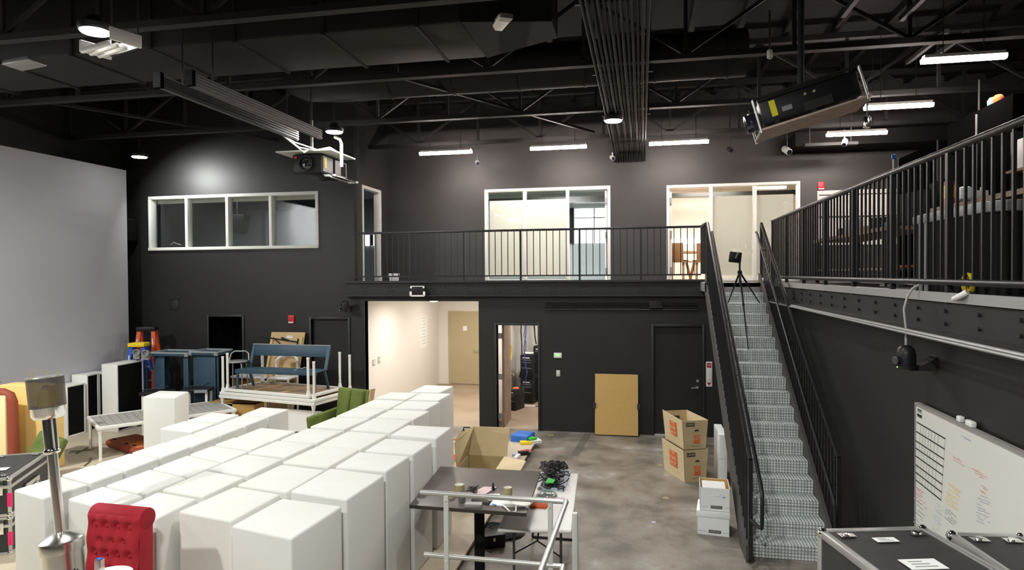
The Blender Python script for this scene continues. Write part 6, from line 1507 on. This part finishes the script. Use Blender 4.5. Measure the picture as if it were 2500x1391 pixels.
for sx in (-0.3, 0.3): MB().obox(lv(sx, -0.20, 0.03), (0.045, 0.04, 0.16), M=M_).build('leg_socket', 'ink_dark', t)
# green armchair
t = thing('green_armchair', 'green velvet armchair between the table stack and the white cubes', 'chair', (-5.42, 11.1, ZP), -0.30); t.scale = (0.9, 0.9, 0.98); K = dict(parent=t, local=True)
MB().box(-0.38, 0.36, -0.36, 0.36, 0.16, 0.36).build('base', 'green_velvet', bevel=0.03, **K)
MB().box(-0.30, 0.28, -0.40, 0.28, 0.36, 0.52).build('seat_cushion', 'green_velvet', bevel=0.05, seg=3, **K)
MB().prism([(-0.40, 0.26, 0.2), (0.40, 0.26, 0.2), (0.42, 0.42, 1.09), (-0.42, 0.42, 1.09)], (0, 0.10, 0)).build('back_shell', 'green_velvet', bevel=0.02, **K)
MB().prism([(-0.33, 0.20, 0.48), (-0.01, 0.20, 0.48), (-0.01, 0.34, 1.10), (-0.35, 0.34, 1.10)], (0, 0.13, 0)).build('back_cushion', 'green_velvet', bevel=0.05, seg=3, **K)
MB().prism([(0.0, 0.20, 0.48), (0.31, 0.20, 0.48), (0.33, 0.34, 1.10), (0.0, 0.34, 1.10)], (0, 0.13, 0)).build('back_cushion', 'green_velvet', bevel=0.05, seg=3, **K)
MB().prism([(0.40, 0.25, 0.2), (0.43, 0.25, 0.2), (0.45, 0.44, 1.11), (0.42, 0.44, 1.11)], (0, 0.14, 0)).build('wood_back', 'wood_pale', **K)
for sx in (-1, 1):
    MB().prism([(sx * 0.36, -0.40, 0.16), (sx * 0.36, 0.36, 0.16), (sx * 0.37, 0.40, 0.72), (sx * 0.40, -0.44, 0.66)], (sx * 0.10, 0, 0)).build('arm', 'green_velvet', bevel=0.04, seg=3, **K)
    for y in (-0.36, 0.36): MB().cyl((sx * 0.38, y, 0.17), (sx * 0.40, y * 1.05, 0), 0.025, 0.015, n=8).build('leg', 'white_paint', **K)
# things under and behind the stack
t = thing('foam_sheet', 'grey white foam sheet leaning under the table stack beside the green armchair', 'sheet', (-6.6, 11.7, ZP))
MB().prism([(-7.25, 11.8, ZP + 0.16), (-6.08, 11.62, ZP + 0.16), (-6.10, 11.72, ZP + 0.56), (-7.2, 11.9, ZP + 0.56)], (0, 0.04, 0)).build('sheet', 'plastic_white', t)
MB().prism([(-7.3, 11.75, ZP), (-6.05, 11.6, ZP), (-6.05, 11.75, ZP + 0.14), (-7.3, 11.9, ZP + 0.14)], (0, 0.25, 0)).build('base_board', 'grey_plastic', t)
t = thing('plywood_sheet', 'pale plywood sheet lying on the stage behind the front cubes', 'sheet', (-5.7, 9.6, ZP))
MB().box(-6.3, -4.95, 9.2, 10.1, ZP + 0.12, ZP + 0.15).build('sheet', 'wood_pale', t)
for x in (-6.15, -5.1): MB().box(x - 0.05, x + 0.05, 9.25, 10.05, ZP, ZP + 0.12).build('batten', 'ply_dark', t)

# ================================================================ STORE ROOM
def pc(label, x, y, w_, d_, h_, z=0, rz=0):
    t = thing('computer_tower', label, 'computer', (x, y, z), rz); K = dict(parent=t, local=True)
    MB().box(0, w_, 0, d_, 0, h_).build('housing', 'black_plastic', bevel=0.008, **K)
    MB().box(w_ * 0.2, w_ * 0.75, -0.004, 0.0, h_ * 0.86, h_ * 0.90).build('badge', 'paper_white', **K)
    for z_ in (0.45, 0.68, 0.78): MB().box(w_ * 0.12, w_ * 0.88, -0.003, 0.0, h_ * z_, h_ * z_ + 0.012).build('drive_slot', 'grey_plastic', **K)
    return t
pc('single black computer tower with orange disc on top, near the store room door', -3.18, 15.55, 0.20, 0.45, 0.50, rz=-0.35)
t = thing('orange_disc', 'orange round cap on top of the single computer tower', 'cap', (-3.02, 15.72, 0.50))
MB().lathe([(0.08, 0), (0.08, 0.02), (0.05, 0.035), (0, 0.035)], 20, (-3.02, 15.72, 0.50)).build('cap', 'logo_orange', t, smooth=40)
pc('lower black computer tower of the stack in the store room', -3.04, 16.45, 0.34, 0.5, 0.62, rz=-0.2)
pc('upper black computer tower of the stack, below a white ring', -3.04, 16.45, 0.34, 0.5, 0.62, z=0.625, rz=-0.2)
pc('lower black tower at the back beside the leaning orange board', -2.76, 16.80, 0.36, 0.5, 0.75, rz=-0.2)
pc('upper black tower at the back beside the leaning orange board', -2.76, 16.80, 0.36, 0.5, 0.68, z=0.755, rz=-0.2)
t = thing('white_ring', 'white cable ring lying on top of the computer stack', 'ring', (-2.84, 16.65, 1.25))
MB().tube([(-2.84 + 0.11 * math.cos(i / 14 * 2 * PI), 16.62 + 0.09 * math.sin(i / 14 * 2 * PI), 1.27) for i in range(14)], 0.02, n=8, closed=True).build('ring', 'plastic_white', t, smooth=60)
tag(MB().prism([(-2.32, 17.0, 0), (-2.1, 17.0, 0), (-2.35, 17.36, 1.25), (-2.5, 17.36, 1.25)], (0, 0.03, 0)).build('leaning_board', 'ply_orange', base=True), 'orange board leaning in the corner of the store room', 'board')
t = thing('patch_box', 'dark low box with white panel at the edge of the store room doorway', 'box', (-2.0, 16.3, 0))
MB().box(-2.25, -1.85, 16.1, 16.5, 0, 0.32).build('body', 'black_plastic', t, bevel=0.01)
MB().box(-2.24, -1.86, 16.11, 16.49, 0.32, 0.335).build('panel', 'paper_white', t)
t = thing('power_strip', 'white power strip on the store room floor before the computers', 'strip', (-2.75, 15.95, 0))
MB().obox((-2.75, 16.0, 0.02), (0.32, 0.07, 0.04), rz=0.2).build('strip', 'plastic_white', t, bevel=0.005)
MB().tube([(-2.59, 16.03, 0.02), (-2.45, 16.12, 0.012), (-2.35, 16.02, 0.012)], 0.008, n=6).build('cord', 'cable_black', t)
def hang(label, x, y, zt_, zb_, m, r=0.012, sway=0.05, name='hanging_cable'):
    random.seed(int(abs(x * 1000)))
    pts = [(x + random.uniform(-sway, sway) * (0 if i == 0 else 1), y + random.uniform(-sway, sway) * 0.5, zt_ + (zb_ - zt_) * i / 7) for i in range(8)]
    tag(MB().tube(pts, r, n=6).build(name, m, base=True, smooth=60), label, 'cable')
hang('black cable hanging down the store room wall below the black coil', -3.12, 16.9, 2.75, 0.6, 'cable_black', 0.018)
hang('thin black cable hanging to the computer stack', -3.00, 16.95, 2.75, 1.28, 'cable_black', 0.01)
hang('blue cable hanging in front of the computer stack', -2.88, 16.3, 2.75, 0.5, 'cable_blue', 0.014)
hang('black cable with connectors hanging above the rear towers', -2.72, 17.0, 2.75, 1.46, 'cable_black', 0.02)
hang('blue grey cable hanging beside the orange board', -2.45, 17.2, 2.75, 1.3, 'mark_blue', 0.012)
def coil(label, c_, r, m, ax_='y', n=4, tr=0.014):
    mb = MB()
    for k in range(n):
        rr = r * (1 - 0.06 * k)
        mb.tube([(c_[0] + (rr * math.cos(u) if ax_ == 'y' else 0.015 * k), c_[1] + (0.012 * k if ax_ == 'y' else rr * math.cos(u)), c_[2] + rr * 1.15 * math.sin(u)) for u in [i / 20 * 2 * PI for i in range(20)]], tr, n=6, closed=True)
    tag(mb.build('cable_coil', m, base=True, smooth=60), label, 'cable')
coil('black cable coil hanging high on the store room wall', (-3.03, 16.7, 2.24), 0.17, 'cable_black')
a = P(1242, 860, X=-3.28)
coil('yellow cable coil hanging on the store room side wall by the door edge', (-3.29, a.y, a.z), 0.22, 'cable_yellow', 'x')
tag(MB().cyl((-3.1, 16.2, 2.35), (-2.75, 17.3, 2.5), 0.06, n=12).build('grey_pipe', 'grey_metal', base=True), 'grey pipe stub high on the store room wall', 'pipe')

# ================================================================ MEZZANINE CLUTTER
def bench(label, x0, x1, y0, y1, zt_, shelf=None):
    t = thing('work_bench', label, 'table', ((x0 + x1) / 2, (y0 + y1) / 2, ZD))
    MB().box(x0, x1, y0, y1, zt_ - 0.05, zt_).build('tabletop', 'ply_dark', t)
    for x in (x0 + 0.05, x1 - 0.05):
        for y in (y0 + 0.1, y1 - 0.1): MB().box(x - 0.03, x + 0.03, y - 0.03, y + 0.03, ZD, zt_ - 0.05).build('leg', 'frame_black', t)
    if shelf: MB().box(x0 + 0.05, x1 - 0.05, y0 + 0.1, y1 - 0.1, ZD + 0.2, ZD + 0.23).build('lower_shelf', 'ply_dark', t)
bench('dark work bench on the mezzanine behind the black tub', 3.25, 4.0, 4.6, 8.3, 4.02)
bench('dark work bench at the far end of the mezzanine by the meeting room', 2.95, 3.7, 8.8, 12.3, 3.86, True)
t = thing('black_tub', 'large black ribbed tub with grey rim behind the mezzanine railing', 'tub', (2.9, 6.1, ZD))
y0, y1, x0, x1 = 5.45, 6.95, 2.55, 3.1
poly = []
for cx, cy, a0 in ((x1 - 0.15, y1 - 0.15, 0), (x0 + 0.15, y1 - 0.15, 90), (x0 + 0.15, y0 + 0.15, 180), (x1 - 0.15, y0 + 0.15, 270)):
    for k in range(5): u = math.radians(a0 + k * 22.5); poly.append((cx + 0.15 * math.cos(u), cy + 0.15 * math.sin(u)))
MB().prism([(x, y, ZD) for x, y in poly], (0, 0, 0.62)).build('body', 'black_matte', t, smooth=40)
MB().prism([(x + (0.02 if x > 2.8 else -0.02), y + (0.02 if y > 6.2 else -0.02), ZD + 0.62) for x, y in poly], (0, 0, 0.085)).build('rim', 'grey_plastic', t, bevel=0.015)
for k in range(3): MB().box(x0 - 0.012, x0, y1 - 0.16 - k * 0.12, y1 - 0.10 - k * 0.12, ZD, ZD + 0.62).build('rib', 'grey_plastic', t)
def mez(name, px_, py_, X, size, m, label, cat, rz=0.0, bev=0.006, on=None):
    a = P(px_, py_, X=X); z = a.z if on is None else on + size[2] / 2
    return tag(MB().obox((X, a.y, z), size, rz=rz).build(name, m, bevel=min(bev, min(size) / 3), base=True), label, cat)
Bz1, Bz2 = 4.02, 3.86
t = thing('red_can', 'red can with yellow label on the mezzanine bench', 'can', (3.4, P(2318, 455, X=3.4).y, Bz1)); y_ = P(2318, 455, X=3.4).y
MB().lathe([(0, 0), (0.055, 0), (0.055, 0.28), (0.03, 0.31), (0, 0.31)], 18, (3.4, y_, Bz1)).build('body', 'alarm_red', t, smooth=40)
MB().lathe([(0.056, 0.10), (0.056, 0.24)], 18, (3.4, y_, Bz1)).build('label', 'ladder_yellow', t, smooth=60)
mez('dark_monitor', 2230, 470, 3.3, (0.05, 0.62, 0.42), 'black_matte', 'dark monitor standing on the far mezzanine bench', 'monitor', 0.2, on=Bz2)
mez('dark_monitor', 2290, 480, 3.5, (0.05, 0.55, 0.36), 'speaker_black', 'dark monitor standing on the bench beside the red can', 'monitor', -0.1, on=Bz1)
mez('white_binder', 2318, 490, 3.45, (0.16, 0.10, 0.22), 'paper_white', 'white binder on the mezzanine bench behind the tub', 'binder', 0.3, on=Bz1)
mez('white_jug', 2355, 512, 3.2, (0.12, 0.10, 0.13), 'plastic_white', 'white jug at the edge of the bench above the tub', 'jug', 0.0, 0.03, on=Bz1)
mez('paper_stack', 2375, 505, 3.3, (0.22, 0.14, 0.09), 'paper_white', 'stack of papers beside the white jug on the mezzanine', 'papers', 0.2, on=Bz1)
for k, (px_, py_, sz, m, lab) in enumerate([(2062, 550, (0.18, 0.22, 0.16), 'black_plastic', 'small black device on the far bench, first from the meeting room'), (2085, 540, (0.12, 0.30, 0.28), 'grey_plastic', 'grey upright device on the far mezzanine bench'), (2115, 545, (0.2, 0.22, 0.12), 'ply_dark', 'small wooden box on the far mezzanine bench'), (2150, 535, (0.15, 0.25, 0.20), 'black_plastic', 'black angular device in the middle of the far bench'), (2175, 540, (0.14, 0.2, 0.1), 'teal_plastic', 'small teal box on the far mezzanine bench'), (2200, 535, (0.2, 0.3, 0.14), 'ink_dark', 'dark flat case at the near end of the far bench')]):
    mez('bench_device', px_, py_, 3.3, sz, m, lab, 'device', 0.3 * k, on=Bz2)
mez('orange_parts', 2215, 560, 3.25, (0.2, 0.5, 0.03), 'orange_felt', 'flat orange strip lying on the lower shelf of the far bench', 'strip', 0.0, on=ZD + 0.23)
t = thing('light_pole', 'thin grey pole with blue tape at the top on the mezzanine', 'pole', (3.1, P(2182, 430, X=3.1).y, ZD)); y_ = P(2182, 430, X=3.1).y; zt_ = P(2182, 388, X=3.1).z
MB().cyl((3.1, y_, ZD), (3.1, y_, zt_), 0.014, n=8).lathe([(0.15, 0), (0.15, 0.02), (0.014, 0.04)], 16, (3.1, y_, ZD)).build('pole', 'grey_metal', t)
MB().lathe([(0.0, 0), (0.03, 0.0), (0.03, 0.05), (0, 0.06)], 10, (3.1, y_, zt_)).build('blue_tape', 'blue_plastic', t)
a, b = P(2195, 388, X=3.6), P(2290, 445, X=3.6)
t = thing('black_backdrop', 'black backdrop sheet on a frame beside the thin grey pole', 'backdrop', (3.6, (a.y + b.y) / 2, ZD))
MB().box(3.59, 3.61, b.y, a.y, ZD + 0.1, a.z).build('sheet', 'deep_black', t)
for y_ in (a.y, b.y): MB().cyl((3.6, y_, ZD), (3.6, y_, a.z + 0.02), 0.015, n=8).build('upright', 'frame_black', t)
# tall dark cabinet with two caps on top
a, b = P(2313, 305, X=4.4), P(2440, 330, X=4.4)
t = thing('tall_cabinet', 'tall dark cabinet standing high above the mezzanine railing', 'cabinet', (4.8, (a.y + b.y) / 2, ZD))
MB().box(4.4, 5.2, b.y - 0.3, a.y, ZD, a.z).build('body', 'deep_black', t, bevel=0.01)
MB().box(4.38, 4.4, (a.y + b.y) / 2 - 0.16, (a.y + b.y) / 2 - 0.15, ZD + 0.1, a.z - 0.05).build('door_gap', 'grey_plastic', t)
MB().cyl((4.38, (a.y + b.y) / 2 - 0.3, 4.1), (4.38, (a.y + b.y) / 2 - 0.3, 4.4), 0.012, n=8).build('handle', 'alu', t)
for px_, m, lab in ((2420, 'teal_plastic', 'round teal lid on top of the tall dark cabinet'), (2433, 'logo_orange', 'round orange lid on top of the tall dark cabinet')):
    p_ = P(px_, 315, X=4.45)
    tag(MB().lathe([(0, 0), (0.06, 0), (0.065, 0.06), (0.04, 0.10), (0, 0.11)], 16, (4.47, p_.y, a.z)).build('plastic_pot', m, smooth=50, base=True), lab, 'lid')
# shelf with white boxes at the near end of the mezzanine
t = thing('wall_shelf', 'dark wooden shelf unit near the end of the mezzanine railing', 'shelf', (4.5, 7.0, ZD))
for z in (3.95, 4.45): MB().box(4.15, 4.7, 5.6, 8.6, z - 0.03, z).build('shelf_board', 'ply_dark', t)
for y_ in (5.65, 7.1, 8.55): MB().box(4.2, 4.65, y_ - 0.03, y_ + 0.03, ZD, 4.9).build('upright', 'frame_black', t)
for k, (y_, sz, m, lab) in enumerate([(8.3, (0.3, 0.30, 0.34), 'box_white', 'tall white box at the far end of the mezzanine shelf'), (7.85, (0.3, 0.36, 0.40), 'grey_plastic', 'grey box between white boxes on the mezzanine shelf'), (7.40, (0.3, 0.34, 0.30), 'box_white', 'short white box in the middle of the mezzanine shelf')]):
    tag(MB().obox((4.35, y_, 4.45 + sz[2] / 2), sz).build('shelf_box', m, bevel=0.006, base=True), lab, 'box')
tag(MB().obox((4.3, 7.5, 3.95 + 0.13), (0.3, 0.4, 0.26)).build('shelf_box', 'box_white', bevel=0.006, base=True), 'white box on the lower board of the mezzanine shelf', 'box')
a = P(2465, 560, X=3.2)
t = thing('office_chair', 'dark chair with pale curved frame beside the black tub', 'chair', (3.2, a.y - 0.2, ZD))
MB().tube([(3.0, a.y + 0.15, ZD + 0.75), (2.98, a.y + 0.08, ZD + 0.6), (2.98, a.y - 0.0, ZD + 0.4), (3.0, a.y + 0.05, ZD + 0.2), (3.05, a.y + 0.1, ZD)], 0.022, n=8).build('pale_frame', 'tan_table', t, smooth=60)
MB().obox((3.3, a.y - 0.2, ZD + 0.42), (0.5, 0.5, 0.07)).build('seat', 'black_matte', t, bevel=0.02)
MB().obox((3.5, a.y - 0.2, ZD + 0.7), (0.06, 0.45, 0.4)).build('backrest', 'ink_dark', t, bevel=0.02)
for dx in (0.1, 0.5):
    for dy in (-0.4, 0.0): MB().cyl((3.0 + dx, a.y + dy, ZD), (3.0 + dx, a.y + dy, ZD + 0.4), 0.015, n=6).build('leg', 'frame_black', t)
coil('small yellow cable coil on the mezzanine floor behind the railing', (2.45, P(2360, 680, X=2.45).y, ZD + 0.085), 0.07, 'cable_yellow', 'x', 3, 0.008)
a, b = P(1995, 466, Y=YU), P(2200, 466, Y=YU)
t = thing('wall_board', 'large white board with a thin black line on the mezzanine back wall', 'board', ((a.x + b.x) / 2, YU, 4.1))
MB().box(a.x, a.x + 2.4, YU - 0.03, YU, 3.9, a.z).build('panel', 'room_white', t)
z_ = P(2000, 477, Y=YU).z
MB().box(a.x + 0.03, a.x + 2.38, YU - 0.034, YU - 0.03, z_ - 0.01, z_ + 0.012).build('black_line', 'ink_black', t)
z_ = P(2000, 530, Y=YU).z
MB().box(a.x + 0.03, a.x + 2.38, YU - 0.05, YU - 0.03, z_ - 0.015, z_ + 0.015).build('tray', 'ink_dark', t)
tag(MB().tube([(2.33, P(2330, 720, X=2.33).y, 3.09), (2.28, P(2345, 715, X=2.28).y, 3.12), (2.31, P(2362, 712, X=2.31).y, 3.15)], 0.022, n=8).build('white_tube', 'plastic_white', base=True, smooth=60), 'short white plastic tube caught in the mezzanine railing', 'tube')
